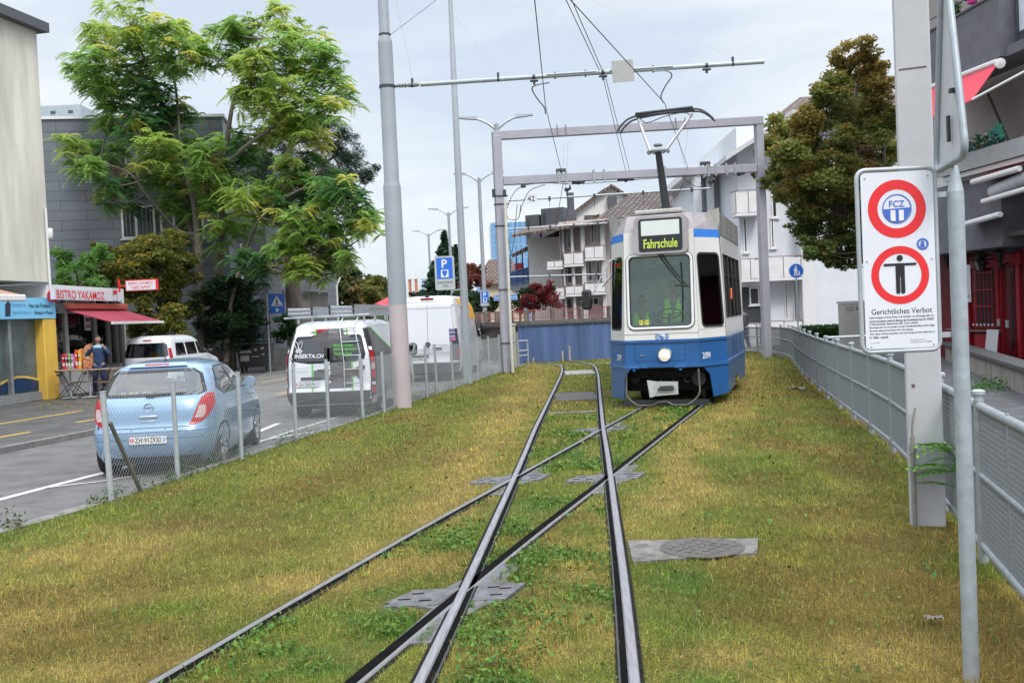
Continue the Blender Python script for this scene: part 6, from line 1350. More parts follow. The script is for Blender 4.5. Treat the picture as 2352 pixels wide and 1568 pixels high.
def wtext(w_,mb,txt,u0,v0,u1,v1,o,bold=0.):
    a,c,z0,z1=w_.pix(u0,v0,u1,v1);right=w_.d if PRx(w_.at(1,2)) >PRx(w_.at(0,2)) else -w_.d;text(mb,txt,w_.at((a+c)/2,(z0+z1)/2,o),right,UPZ,w=c-a,h=z1-z0,bold=bold)
def PRx(p):return projx(p)
plaster=mat('weathered_beige_plaster',(.62,.60,.52),.9,0,.20,1.6,bump=.15,bs=30,stretch=(1,1,.16))
winglass=mat('window_reflective_glass',(.05,.065,.07),.06,0,.5,1.2);frame_w=mat('white_window_frame',(.70,.70,.69),.5,0,.03);metal_g=mat('anthracite_metal',(.085,.09,.10),.5,.2,.08)
WA=Wall((-13.62,29.2),(.21,.98));t=thing('building','weathered beige rendered building at the left edge with a pale blue shop sign','building',(-13.6,29,ZS))
sc,zt=WA.sz(107,480);ztop=WA.sz(80,72)[1];s_top=WA.sz(82,90)[0];s1=max(sc,WA.sz(128,860)[0]*.0+sc)
mb=MB();WA.box(mb,-14,s1,3.42,ztop,-9,0);mb.build('wall',plaster,t,world=True)
mb=MB();WA.box(mb,-14,s1+.22,ztop,ztop+.28,-9.2,.28);WA.box(mb,-14,s1+.15,ztop+.28,ztop+.42,-9.2,-.1);mb.build('roof_fascia',metal_g,t,world=True)
a,c,z0,z1=WA.pix(0,684,116,730);zs0=WA.sz(60,732)[1];zs1=WA.sz(60,684)[1]
sign=thing('shop_sign','pale blue signboard of the culture centre above the shop window at the left edge','sign',WA.at(0,zs0))
mb=MB();WA.box(mb,-8,s1-.02,zs0,zs1,-.02,.12);mb.build('board',mat('pale_blue_sign',(.20,.52,.78),.4,0,.03),sign,world=True)
mb=MB();zc_=(zs0+zs1)/2
for i,(l1,l2) in enumerate((('Kulturzentrum - ','Haus des Friedens'),('Qendra Kulturore - ','Shtëpia e Paqes'))):
    y0=701 if i ==0 else 718;wtext(WA,mb,l2,57 if i ==0 else 70,y0-4,106 if i ==0 else 113,y0+6,.126,.01)
mb.build('lettering',black,sign,world=True);mb=MB()
for i,l1 in enumerate(('Kulturzentrum -','Qendra Kulturore -')):y0=699 if i ==0 else 717;wtext(WA,mb,l1,17 if i ==0 else 20,y0-4,54 if i ==0 else 66,y0+6,.126)
mb.build('pale_lettering',mat('blue_lettering',(.10,.28,.50),.5),sign,world=True)
mb=MB();poly(WA,mb,[(3,727),(15,726),(15,698),(9,691),(3,700)],.121,.13);mb.build('arrow_mark',mat('dark_navy',(.02,.03,.06),.5),sign,world=True)
mb=MB();sa,sb_=WA.sz(96,800)[0],s1+.0;WA.box(mb,sa,sb_,ZS-.02,zs0,-.5,.10,.02);mb.build('yellow_pillar',mat('yellow_paint',(.68,.43,.07),.7,0,.12,3,stretch=(1,1,.4)),t,world=True)
mb=MB();WA.box(mb,-8,sa,ZS,.22,-.35,-.06);WA.box(mb,-8,sa,2.72,2.86,-.2,-.04);WA.box(mb,WA.sz(25,800)[0],WA.sz(31,800)[0],.2,zs0,-.2,-.05);mb.build('shop_frame',mat('grey_shop_frame',(.30,.31,.31),.5,.2),t,world=True)
mb=MB();WA.box(mb,-8,sa,.22,zs0,-.24,-.2);mb.build('shop_window',mat('frosted_shop_glass',(.14,.17,.17),.12,0,.35,.8),t,world=True)
mb=MB();wave=[(0,905),(105,893),(104,876),(80,872),(60,868),(40,868),(20,874),(0,885)];poly(WA.off(-.18),mb,wave,0,.01);mb.build('navy_foil',mat('navy_foil',(.012,.045,.12),.4),t,world=True)
mb=MB();poly(WA.off(-.17),mb,[(0,885),(20,874),(40,868),(60,868),(80,872),(105,878),(105,873),(80,867),(60,863),(40,863),(20,868),(0,878)],0,.01);mb.build('yellow_wave',mat('yellow_foil',(.70,.50,.12),.4),t,world=True)
aw=thing('awning','brownish folded awning over the pale blue sign at the left edge','awning',WA.at(-1,3.6));sA=WA.sz(82,680)[0]-1.9
za1=WA.sz(20,662)[1]
mb=MB();mb.add([WA.at(-8,za1+.15,.05),WA.at(sA-.9,za1+.15,.05),WA.at(sA+.0,za1-.25,1.1),WA.at(-8,za1-.25,1.1)]+[WA.at(-8,za1+.10,.05),WA.at(sA-.9,za1+.10,.05),WA.at(sA+.0,za1-.30,1.1),WA.at(-8,za1-.30,1.1)],[(0,1,2,3),(4,5,6,7),(0,1,5,4),(1,2,6,5),(2,3,7,6)]);mb.build('cloth',mat('brown_awning_cloth',(.42,.24,.17),.8,0,.1),aw,world=True)
mb=MB();WA.box(mb,-8,sA+.02,za1-.42,za1-.24,1.05,1.18,.03);WA.box(mb,-8,sA-.85,za1+.1,za1+.25,0,.14,.03);mb.build('front_bar',frame_w,aw,world=True)
mb=MB();p=WA.at(s1-.12,0,.06);mb.tube([p+UPZ*zs0,p+UPZ*5.6],.035,8);mb.box(WA.at(s1-.05,WA.sz(113,537)[1],.12),(.12,.12,.3),b=.02);mb.build('downpipe',frame_w,t,world=True,smooth=50)
o=WA.at(s1-.25,WA.sz(118,680)[1],.25);rs_=thing('no_stopping_sign','round red and blue no stopping sign seen at an angle between culture centre and bistro','sign',o)
mb=MB();mb.lathe([(.001,0),(.19,0),(.19,.02),(.001,.02)],o,24,ax=(.75,-.66,0));mb.build('red_rim',signred,rs_,world=True);mb=MB();mb.lathe([(.001,.022),(.13,.022)],o,24,ax=(.75,-.66,0),cap=False);mb.build('blue_face',signblue,rs_,world=True)
WB=Wall((-13.62,29.5),(.02,1));t=thing('bistro','small glass fronted bistro kiosk with a grey canopy beside the beige building','building',(-13.3,30,ZS))
b0,b1=s_b=(WB.sz(124,800)[0],WB.sz(291,800)[0]);WS=WB.off(.35)
mb=MB();WB.box(mb,b0-.1,b1,2.95,3.35,-4.5,0);WB.box(mb,b1-.14,b1,ZS,2.95,-4.5,.0);mb.build('roof_slab',frame_w,t,world=True)
mb=MB();WB.box(mb,b0-.1,b1-.14,ZS,.78,-.3,-.12);mb.build('white_wall',mat('white_rendered_wall',(.52,.52,.52),.8,0,.1),t,world=True);mb=MB();WB.box(mb,b0-.1,b1-.14,ZS,2.95,-4.5,-4.3);mb.build('back_wall',MATS['white_rendered_wall'],t,world=True)
mb=MB();WB.box(mb,b0-.1,b1-.14,.78,2.95,-.22,-.18);mb.build('glass_front',glass('bistro_glass',(.30,.32,.33),.14),t,world=True)
mb=MB()
for u in (128,166,232,262,279,288):s_=WB.sz(u,800)[0];WB.box(mb,s_-.03,s_+.03,.75,2.95,-.24,-.10)
WB.box(mb,b0-.1,b1-.14,2.50,2.56,-.235,-.12);mb.build('window_frame',mat('aluminium_frame',(.42,.42,.42),.4,.3),t,world=True)
mb=MB();WB.box(mb,b0,b1-.3,ZS+.05,.1,-4.2,-.4);mb.box(WB.at((b0+b1)/2,.6,-2.5),(.8,2.5,1.1));mb.build('counter',intr,t,world=True)
bs=thing('bistro_sign','long white fascia sign with tall red letters and a tea glass over the bistro','sign',WS.at(0,3.4))
mb=MB();a,c,z0,z1=bx(WS,mb,124,662,279,692,-.12,0);mb.build('board',signw,bs,world=True)
mb=MB();wtext(WS,mb,'BISTRO YAKAMOZ',129,665,240,689,.006,.012);mb.build('lettering',signred,bs,world=True)
mb=MB();cs,cz=WS.sz(264,677);q=WS.at(cs,cz,.006);
mb.tube([q+WS.d*x+UPZ*z for x,z in ((-.16,.18),(-.17,.02),(-.12,-.08),(-.15,-.2),(.15,-.2),(.12,-.08),(.17,.02),(.16,.18))],.012,4,closed=True);mb.build('glass_outline',mat('outline_grey',(.2,.2,.2),.5),bs,world=True)
mb=MB();mb.prism([(-.13,.15),(.13,.15),(.12,.02),(-.12,.02)],q+WS.n*.004,WS.d,UPZ,-.002,.002);mb.build('tea_mark',signred,bs,world=True)
mb=MB();poly(WB,mb,[(128,697),(300,697),(310,716),(128,718)],.0,.10);mb.build('grey_canopy',mat('grey_canopy',(.10,.10,.105),.6,0,.1),t,world=True)
aw=thing('awning','dark red awning stretched over the bistro tables','awning',WB.at(b0+1,2.6));zA=WB.sz(200,712)[1]
P=[WB.at(b0+.75,zA,.1),WB.at(b1-.25,zA,.1),WB.at(b1-.15,zA-.42,1.35),WB.at(b0+1.0,zA-.42,1.35)]
mb=MB();mb.slab(P,.03);mb.build('cloth',mat('dark_red_cloth',(.32,.04,.07),.8,0,.1),aw,world=True)
mb=MB();WB.box(mb,b0+.98,b1-.12,zA-.50,zA-.42,1.33,1.42);mb.build('front_bar',frame_w,aw,world=True)
mb=MB();WB.box(mb,b0+.6,b1-.2,zA+.02,zA+.20,.0,.22,.03);mb.build('casing',mat('brick_red_casing',(.45,.10,.06),.6),aw,world=True)
o,ux,uy=frame(325,655,31.6);ps=thing('projecting_sign','small white take away sign in a red frame projecting beyond the bistro','sign',o)
mb=MB();mb.box(o+Vector((0,.05,0)),(1.04,.09,.36),b=.01);mb.box(o+Vector((-.62,.05,0)),(.25,.05,.04));mb.box(o+Vector((-.74,.05,.02)),(.05,.05,.42));mb.build('frame',signred,ps,world=True)
mb=MB();mb.box(o+Vector((-.02,.0,0)),(.95,.02,.30));mb.build('panel',signw,ps,world=True)
mb=MB();text(mb,'BISTRO YAKAMOZ',o+Vector((-.02,-.013,.07)),ux,uy,w=.80,h=.075,bold=.01);text(mb,'TAKE AWAY',o+Vector((-.02,-.013,-.065)),ux,uy,w=.66,h=.11,bold=.01);mb.build('lettering',signred,ps,world=True)
o=WB.at(WB.sz(201,834)[0],WB.sz(201,820)[1],-.08);mb=MB();q=WB.at(*WB.sz(201,822),-.09)
o=WB.at(*WB.sz(201,832),-.09)
q=PP(201,834-95+2,WB.p+WB.n*-.1,WB.d)
ws2=thing('window_notice','small white notice with a red heading stuck in the bistro window','sign',q);mb=MB();T=Matrix((WB.d,WB.n,UPZ)).transposed();mb.box(q,(.42,.012,.5),M=T);mb.build('panel',signw,ws2,world=True);mb=MB();mb.box(q+WB.n*.008+UPZ*.1,(.34,.006,.12),M=T);mb.box(q+WB.n*.008-UPZ*.12,(.34,.006,.06),M=T);mb.build('heading',mat('notice_red_ink',(.3,.04,.05),.5),ws2,world=True)
pz=mat('pizza_print',(.55,.05,.03),.6,0,0,9,col2=(.62,.45,.22))
rs=np.random.default_rng(3)
for k,(u,v,w_,h,lab) in enumerate(((189,900,.28,.85,'left low pizza printed display board outside the bistro'),(207,903,.40,1.18,'tall egg shaped pizza printed display board outside the bistro'),(223,903,.26,.95,'square topped red food display board beside the man outside the bistro'))):
    Yk=29.85-k*.06;p=PY(u,849,Yk);ht=zat(u,(800,790,803)[k],Yk)-p.z
    t_=thing('display_board',lab,'display board',p,0,'food display boards outside the bistro');mb=MB()
    sh_=[(-w_/2,.0),(w_/2,0),(w_/2,ht*.6)]+[(w_/2*math.cos(a),ht*.6+ht*.4*math.sin(a)) for a in [math.pi*i/12 for i in range(1,12)]]+[(-w_/2,ht*.6)] if k <2 else [(-w_/2,0),(w_/2,0),(w_/2,ht),(w_*.1,ht*.94),(-w_/2,ht*.98)]
    mb.prism(sh_,p,(1,0,0),(0,0,1),-.04,0);mb.build('board',pz,t_,world=True)
    for nm,cc in (('topping',(.10,.25,.05)),('cheese',(.75,.65,.45)),('sauce',(.6,.05,.03))):
        mb=MB()
        for i in range(26):
            x,z_=rs.uniform(-w_*.42,w_*.42),rs.uniform(ht*.30,ht*.92)
            if k <2 and z_ >ht*.6 and abs(x) >w_*.42*math.sqrt(max(0,1-((z_-ht*.6)/(ht*.42))**2)):continue
            mb.prism(circ(rs.uniform(.012,.035),6,x,z_),p+Vector((0,-.001*(i % 4)-.001,0)),(1,0,0),(0,0,1),.0,.004)
        mb.build(nm,mat(nm+'_print',cc,.6),t_,world=True)
for k,(u,cc,lab) in enumerate(((147,(.6,.04,.04),'leftmost small red ice cream figure board by the bistro wall'),(154,(.65,.12,.25),'pinkish ice cream figure board by the bistro wall'),(160,(.25,.5,.12),'green ice cream figure board by the bistro wall'),(167,(.45,.25,.5),'lilac ice cream figure board by the bistro wall'),(177,(.7,.08,.05),'bright red ice cream figure board next to the pizza boards'),(184,(.8,.4,.04),'orange ice cream figure board next to the pizza boards'))):
    Yk=29.6-.0*k;z0=zat(u,848,Yk);z1_=zat(u,812 if k <4 else 803,Yk);p=PY(u,848,Yk);h=z1_-z0
    t_=thing('ice_cream_board',lab,'display figure',(p.x,p.y,z0),0,'ice cream figure boards by the bistro');mb=MB();mb.prism([(-.03,-.0),(.03,0),(.065,h*.45),(.06,h*.8),(.03,h),(-.03,h),(-.06,h*.8),(-.065,h*.45)],(p.x,p.y,z0),(1,0,0),(0,0,1),-.03,0);mb.build('figure',mat('figure_paint_%s' % 'abcdef'[k],cc,.5,0,.35,30),t_,world=True)
    mb=MB();mb.lathe([(.001,0),(.03,.01),(.001,.02)],(p.x,p.y-.02,z0+h*.7),8,ax=(0,-1,0));mb.prism([(-.02,h*.2),(.02,h*.2),(.035,h*.4),(-.035,h*.4)],(p.x,p.y-.002,z0),(1,0,0),(0,0,1),0,.003);mb.build('white_detail',whitep,t_,world=True)
mb=MB();sh0=PY(165,848,29.62);zb0=sh0.z-.03;mb.box(Vector((sh0.x+.35,29.72,zb0)),(1.7,.4,.04));[mb.box(Vector((sh0.x+.35+x,29.72,zb0/2-.02)),(.04,.25,zb0)) for x in (-.8,.8)];tag(mb.build('bench',mat('light_wood',(.30,.22,.13),.7,0,.2)),'narrow shelf bench carrying the ice cream and pizza boards by the bistro','bench')
woodt=mat('weathered_table_wood',(.24,.17,.11),.7,0,.3,9,stretch=(1,8,1));chm=mat('chair_black_steel',(.02,.02,.022),.5)
def table(u,v,lab):
    p=PY(u,v,28.75);t_=thing('bistro_table',lab,'table',(p.x,p.y,ZS),R(8),'bistro tables');mb=MB();mb.box((0,0,p.z-ZS),(.68,.62,.035),b=.008);mb.build('tabletop',woodt,t_)
    mb=MB();mb.tube([(0,0,.03),(0,0,p.z-ZS-.02)],.03,8);mb.box((0,0,.02),(.42,.42,.03),b=.008);mb.build('pedestal',galv,t_,smooth=40);return t_
table(205,849,'square wooden bistro table in front of the tall pizza board');table(160,850,'square wooden bistro table beside the yellow pillar');table(258,846,'wooden bistro table at the right, partly behind the pale blue car')
def chair(x,y,rz,lab):
    t_=thing('bistro_chair',lab,'chair',(x,y,ZS),rz,'folding bistro chairs');mb=MB();[mb.box((0,-.17+.085*k,.45),(.40,.065,.018)) for k in range(5)];mb.build('seat',woodt,t_)
    for sx in (-.19,.19):
        for (y0,z0,y1,z1_) in ((-.22,0,.20,.86),(.22,0,-.20,.45)):mb=MB();mb.tube([(sx,y0,z0),(sx,y1,z1_)],.011,6);mb.build('leg',chm,t_,smooth=60)
    mb=MB();mb.box((0,.19,.80),(.40,.015,.06));mb.box((0,.165,.70),(.40,.015,.05));mb.build('backrest',woodt,t_)
for (u,y,rz,lab) in ((150,28.7,R(95),'folding bistro chair next to the yellow pillar'),(183,29.0,R(-80),'folding bistro chair between the two left tables'),(228,28.9,R(80),'folding bistro chair in front of the man on the phone'),(252,28.4,R(-100),'folding bistro chair nearest the pale blue car')):
    p=PY(u,880,y);chair(p.x,y,rz,lab)
WC_=Wall((PY(95,400,42).x,42.),(6.9,1.0))
def brickmat(name,c1,c2,cm,bw,rh,mortar=.02,rough=.5,rot=None,off=.5,bump=.0):
    m=bpy.data.materials.new(name);m.use_nodes=True;nt=m.node_tree;b=nt.nodes['Principled BSDF'];b.inputs['Roughness'].default_value=rough;N=nt.nodes.new;L=nt.links.new
    tcn=N('ShaderNodeTexCoord');mp=N('ShaderNodeMapping');mp.inputs['Rotation'].default_value=rot or (R(90),0,0);L(tcn.outputs['Object'],mp.inputs[0])
    br=N('ShaderNodeTexBrick');br.inputs['Scale'].default_value=1;br.inputs['Brick Width'].default_value=bw;br.inputs['Row Height'].default_value=rh;br.inputs['Mortar Size'].default_value=mortar;br.inputs['Mortar Smooth'].default_value=.1;br.offset=off
    br.inputs['Color1'].default_value=(*c1,1);br.inputs['Color2'].default_value=(*c2,1);br.inputs['Mortar'].default_value=(*cm,1);L(mp.outputs[0],br.inputs['Vector']);L(br.outputs['Color'],b.inputs['Base Color'])
    if bump:bp=N('ShaderNodeBump');bp.inputs['Strength'].default_value=bump;bp.invert=True;L(br.outputs['Fac'],bp.inputs['Height']);L(bp.outputs[0],b.inputs['Normal'])
    MATS[name]=m;return m
clad=brickmat('grey_fibre_cement_cladding',(.135,.15,.175),(.155,.17,.195),(.05,.055,.06),2.1,.42,.012)
t=thing('office_building','building clad in large blue grey panels behind the big green tree','building',(-18,43,0))
s0,zt=WC_.sz(95,275);s1=WC_.sz(517,400)[0]
mb=MB();WC_.box(mb,s0-4,s1,0,zt,-12,0);mb.build('wall',clad,t,world=True)
mb=MB();WC_.box(mb,s0-4.1,s1+.1,zt,zt+.12,-12.1,.08);mb.build('roof_edge',frame_w,t,world=True)
WD=Wall((WC_.at(s1,0).x,47),(6.9,1.0));d0,d1=WD.sz(517,400)[0]-1.5,WD.sz(603,400)[0];zt2=WD.sz(600,332)[1]
mb=MB();WD.box(mb,d0,d1,0,zt2,-9,0);mb.build('side_wing',clad,t,world=True)
mb=MB();WD.box(mb,d0-.1,d1+.1,zt2,zt2+.12,-9.1,.1);mb.build('wing_roof_edge',frame_w,t,world=True)
mb=MB();bx(WD,mb,578,680,601,792,.0,.04);mb.build('pale_blue_base',mat('pale_blue_panel',(.22,.31,.38),.5),t,world=True)
WE=Wall((WD.at(d1,0).x,WD.at(d1,0).y),(.10,1.0))
mb=MB();e1=12;WE.box(mb,0,e1,0,zt2-.2,-6,0.0);mb.build('rear_wing',clad,t,world=True)
mb=MB();
for zz in (2.0,5.0,8.0):WE.box(mb,2,10,zz,zz+1.6,.0,.02)
mb.build('side_windows',winglass,t,world=True)
def window(wl,par,u0,v0,u1,v1,mull=(),blind=False,o=0.0,fr=.09):
    a,c,z0,z1_=wl.pix(u0,v0,u1,v1);mb=MB();
    for q in ((a,a+fr,z0,z1_),(c-fr,c,z0,z1_),(a+fr,c-fr,z1_-fr,z1_),(a+fr,c-fr,z0,z0+fr)):wl.box(mb,*q,o-.05,o+.05)
    for m_ in mull:x=a+(c-a)*m_;wl.box(mb,x-fr/2,x+fr/2,z0+fr,z1_-fr,o-.05,o+.045)
    wl.box(mb,a-.08,c+.08,z0-.06,z0,o-.05,o+.12);w_=mb.build('window',frame_w,par,world=True)
    mb=MB();wl.box(mb,a+fr,c-fr,z0+fr,z1_-fr,o-.04,o+.005);mb.build('pane',winglass,w_,world=True)
    if blind:
        mb=MB();n_=int((z1_-z0)/.09)
        for k in range(int(n_*blind)):wl.box(mb,a+fr,c-fr,z1_-fr-.09*(k+1)+.012,z1_-fr-.09*k,o+.006,o+.03)
        mb.build('blind',mat('grey_blind',(.42,.43,.43),.6,0,.05),w_,world=True)
    return w_
window(WC_,t,277,474,375,546,(.36,.80));window(WC_,t,285,330,345,415,(.5,),.8);window(WC_,t,395,476,470,546,(.5,));window(WD,t,528,560,560,640,());window(WD,t,540,420,575,480,())
mb=MB()
for k in range(8):x=WC_.pix(282,500,365,500);WC_.box(mb,x[0]+.1+k*.17,x[0]+.16+k*.17,WC_.sz(300,540)[1],WC_.sz(300,480)[1],.006,.012)
mb.build('curtain',mat('curtain_grey',(.16,.18,.19),.8),t,world=True)
o=PY(143,260,62);mb=MB();mb.box((o.x,63,o.z),(2.75,3,.75));ph_=thing('rooftop_plant_room','small pale blue grey rooftop box beyond the panel clad building','building',(o.x,63,0));mb.build('housing',mat('pale_blue_cladding',(.36,.42,.46),.6),ph_,world=True)
mb=MB();[mb.box((o.x+x,61.49,o.z-.05),(.3,.03,.18)) for x in (-.35,.75)];mb.build('vent',metal_g,ph_,world=True);mb=MB();mb.box((o.x,63,(o.z-.4)/2),(2.6,2.9,o.z-.38));mb.build('shaft',clad,ph_,world=True)
ob=thing('apartment_block','orange rendered building with slatted vents behind the pine trunk','building',(-12,58,0));WO=Wall((PY(636,600,58).x,58),(1,.1));a,c,z0,z1_=WO.pix(630,430,695,800)
mb=MB();WO.box(mb,a-.5,c,0,z1_,-8,0);mb.build('wall',mat('orange_render',(.50,.22,.12),.8,0,.08,1),ob,world=True)
mb=MB();[WO.box(mb,a-.3,a+.25,z,z+.05,0,.06) for z0_ in (5.2,1.0) for z in [z0_+.1*k for k in range(9)]];mb.build('slats',frame_w,ob,world=True)
mb=MB();mb.box((PY(664,760,50).x,50,.75),(1.6,.3,1.5));
def pole_sign(name,lab,u,v,Y,pole_u,wd,ht,cat='sign'):
    o=PY(u,v,Y);t_=thing(name,lab,cat,o);px_=PY(pole_u,v,Y+.06);mb=MB();cyl(mb,Vector((px_.x,px_.y,-.1)),Vector((px_.x,px_.y,o.z+ht/2+.05)),.035,10);mb.box(Vector(((px_.x+o.x)/2,px_.y-.03,o.z+ht*.25)),(abs(px_.x-o.x)+.05,.03,.03));mb.box(Vector(((px_.x+o.x)/2,px_.y-.03,o.z-ht*.25)),(abs(px_.x-o.x)+.05,.03,.03));mb.build('post',galv,t_,world=True,smooth=40);return t_,o
t_,o=pole_sign('crossing_sign','blue pedestrian crossing sign with white triangle standing left of the works van',636,697,40,613,.62,.78)
mb=MB();mb.prism(rrect(.62,.80,.03),o,(1,0,0),UPZ,-.02,0);mb.build('blue_panel',signblue,t_,world=True);f=Vector((0,-.004,0))
mb=MB();mb.prism([(-.25,-.10),(.25,-.10),(0,.33)],o,(1,0,0),UPZ,0,.004);mb.prism(rrect(.12,.12,.01,2,0,-.26),o,(1,0,0),UPZ,0,.004);mb.build('white_triangle',whitep,t_,world=True)
mb=MB();o_=o+f*2;mb.prism(circ(.028,12,0,.19),o_,(1,0,0),UPZ,0,.001);mb.prism([(-.035,.15),(.035,.15),(.03,.02),(.06,-.07),(.03,-.07),(0,.0),(-.04,-.07),(-.07,-.07),(-.03,.03)],o_,(1,0,0),UPZ,0,.001);[mb.prism([(x,-.085),(x+.03,-.085),(x+.045,-.055),(x+.015,-.055)],o_+f*.2,(1,0,0),UPZ,0,.001) for x in (-.18,-.11,-.04,.03,.10,.16)];mb.build('figure_symbol',black,t_,world=True)
p=PY(576,850,40);dm=thing('rubbish_container','dark grey wheeled rubbish container covered in stickers beside the wooden fence','container',(p.x,40.5,ZS));dk=mat('dark_grey_plastic',(.05,.055,.06),.55,0,.15,6)
mb=MB();Pb=[(-.58,0,.18),(.58,0,.18),(.58,.8,.18),(-.58,.8,.18)];Pt=[(-.68,-.06,1.08),(.68,-.06,1.08),(.68,.9,1.08),(-.68,.9,1.08)];mb.add(Pb+Pt,[(0,1,2,3),(4,5,6,7),(0,1,5,4),(1,2,6,5),(2,3,7,6),(3,0,4,7)]);mb.build('bin_body',dk,dm)
mb=MB();mb.box((0,.42,1.13),(1.44,1.06,.08),b=.03);mb.tube([(-.7,.4,1.22),(.7,.4,1.22)],.03,8);mb.build('lid',dk,dm,smooth=40)
for x in (-.5,.5):
    for y in (.1,.7):mb=MB();mb.lathe([(.09,-.03),(.09,.03)],(x,y,.09),14,ax=(1,0,0));mb.build('castor',rubber,dm,smooth=40)
mb=MB();rs2=random.Random(4)
for (x,z_,w_,h_) in ((-.30,.86,.45,.06),(-.30,.80,.5,.05),(-.34,.56,.36,.24),(.12,.9,.10,.10),(.4,.95,.12,.08),(-.45,1.0,.1,.1),(.1,.62,.3,.04),(.42,.7,.1,.05)):mb.box((x,-.012-.06*(z_-.18)/.9-.002,z_),(w_,.006,h_),M=Matrix.Rotation(-.067,3,'X'))
mb.build('stickers',mat('worn_sticker',(.55,.55,.53),.6,0,.3,40),dm)
fw=thing('wooden_fence','dark old plank fence between the white car and the rubbish container','fence',PY(510,830,41.5));rw=random.Random(8);wm2=mat('dark_old_planks',(.10,.075,.055),.85,0,.3,8,stretch=(1,1,.2));
x0,x1=PY(436,830,41.5).x,PY(545,830,41.5).x;n_=11
for k in range(n_):x=x0+(x1-x0)*k/n_;h=rw.uniform(1.0,1.25);mb=MB();mb.box((x+.09,41.5+rw.uniform(-.03,.03),h/2),(.155,.03,h));mb.build('plank',wm2,fw,world=True)
lw=thing('low_wall','low pale concrete wall behind the rubbish container','wall',PY(640,800,43));mb=MB();x0,x1=PY(600,800,43).x,PY(662,800,43).x;mb.box(((x0+x1)/2,43.2,.4),(x1-x0,.3,.9));mb.build('wall',concrete,lw,world=True)
bw=thing('blue_wall','blue corrugated sheet metal wall curving along the end of the grass','wall',(3,37.3,0))
pth=catmull([(.25,37.4,0),(.9,37.0,0),(2.6,37.1,0),(5,37.6,0),(7.6,39,0),(8.4,42,0)],10);zb_t=1.40
corr=MB();vs=[];fs=[];L_=0;prev=None
for a,b in zip(pth,pth[1:]):
    d=(b-a);n_=max(2,int(d.length/.06));nn=Vector((d.y,-d.x,0)).normalized()
    for k in range(n_):
        p=a.lerp(b,k/n_)+nn*(.009 if (len(vs)//4) % 2 else -.009);vs+=[p+UPZ*-.1,p+UPZ*zb_t];
corr.add(vs,[(2*i,2*i+2,2*i+3,2*i+1) for i in range(len(vs)//2-1)]);corr.build('corrugated_sheet',mat('blue_sheet_metal',(.10,.16,.33),.55,.1,.28,.9,stretch=(3,3,.12)),bw,world=True)
sweep_=MB();sweep(sweep_,pth,[(-.05,zb_t-.02),(-.05,zb_t+.05),(.06,zb_t+.05),(.06,zb_t-.02)]);sweep_.build('coping',metal_g,bw,world=True,smooth=30)
pr=thing('parapet','brown concrete parapet with faded red railings above the blue wall','railing',(3,38.5,0));cpar=mat('brownish_concrete',(.17,.145,.125),.85,0,.25,3,bump=.2)
pp=catmull([(-1.45,43,0),(-.2,40.2,0),(1.0,38.6,0),(2.8,38.6,0),(5,39.2,0),(8,41,0),(9,44,0)],8);pst=arc_pts(pp,1.15)
red_r=mat('faded_red_railing',(.36,.09,.08),.6,0,.15)
mb=MB();sweep(mb,pp,[(-.12,1.35),(-.12,1.56),(.12,1.56),(.12,1.35)]);mb.build('kerb_beam',cpar,pr,world=True)
mb=MB();sweep(mb,[p for p in pp if p.x <.8],[(-.1,-.1),(-.1,1.36)]);mb.build('lower_wall',cpar,pr,world=True)
for a,b in zip(pst,pst[1:]+[None]):
    mb=MB();d=((b or a)-a);an=math.atan2(d.y,d.x) if b else 0;mb.box(a+UPZ*1.76,(.13,.26,.50),rz=an,b=.01);mb.build('pillar',cpar,pr,world=True)
    if b is None:continue
    mb=MB();d.normalize();L2=(b-a).length
    for zz in (1.66,1.97):mb.tube([a+d*.08+UPZ*zz,b-d*.08+UPZ*zz],.02,4)
    for k in range(1,11):p=a+d*(L2*k/11);mb.tube([p+UPZ*1.66,p+UPZ*1.97],.012,4)
    mb.build('railing_panel',red_r,pr,world=True)
def cabinet(name,lab,u0,v0,u1,v1,Y,m,dp=.4,extra=None):
    a=PY(u0,v0,Y);b=PY(u1,v1,Y);t_=thing(name,lab,'cabinet',((a.x+b.x)/2,Y,0));w_=b.x-a.x;h=a.z
    mb=MB();mb.box((0,dp/2,h/2-.05),(w_,dp,h-.04),b=.01);mb.build('housing',m,t_);mb=MB();mb.box((0,dp/2,h-.03),(w_+.07,dp+.07,.06),b=.01);mb.build('lid',m,t_)
    mb=MB();mb.box((-w_*.08,-.006,h*.48),(w_*.78,.012,h*.84),b=.003);mb.box((-w_*.4,-.015,h*.5),(.02,.02,.12));mb.build('door',m,t_);return t_,w_,h
beige=mat('beige_cabinet_paint',(.42,.42,.34),.6,0,.08);cgrey=mat('cabinet_grey',(.36,.36,.33),.6,0,.08)
cabinet('utility_cabinet','beige utility cabinet behind the left gantry post',1163,744,1187,830,33.8,beige)
t_,w_,h=cabinet('utility_cabinet','tall grey utility cabinet with scribbled graffiti behind the fence left of the prohibition sign',1934,692,1990,790,30,cgrey)
mb=MB();text(mb,'FCZ, BO',(.0,-.015,h*.86),(1,0,.03),(0,0,1),w=.45,h=.13,slant=.2);mb.build('graffiti',black,t_)
br_=thing('steel_barrier','galvanised tube barrier frame beside the beige cabinet','barrier',PY(1200,830,35));mb=MB()
a,b=PY(1190,800,35),PY(1212,800,35.3);zt_=zat(1200,783,35)
for p in (a,b):mb.tube([Vector((p.x,p.y,0)),Vector((p.x,p.y,zt_))],.035,8)
for zz in (zt_,zt_-.35,.35):mb.tube([Vector((a.x,a.y,zz)),Vector((b.x,b.y,zz))],.03,8)
mb.build('frame',galv,br_,world=True,smooth=50)
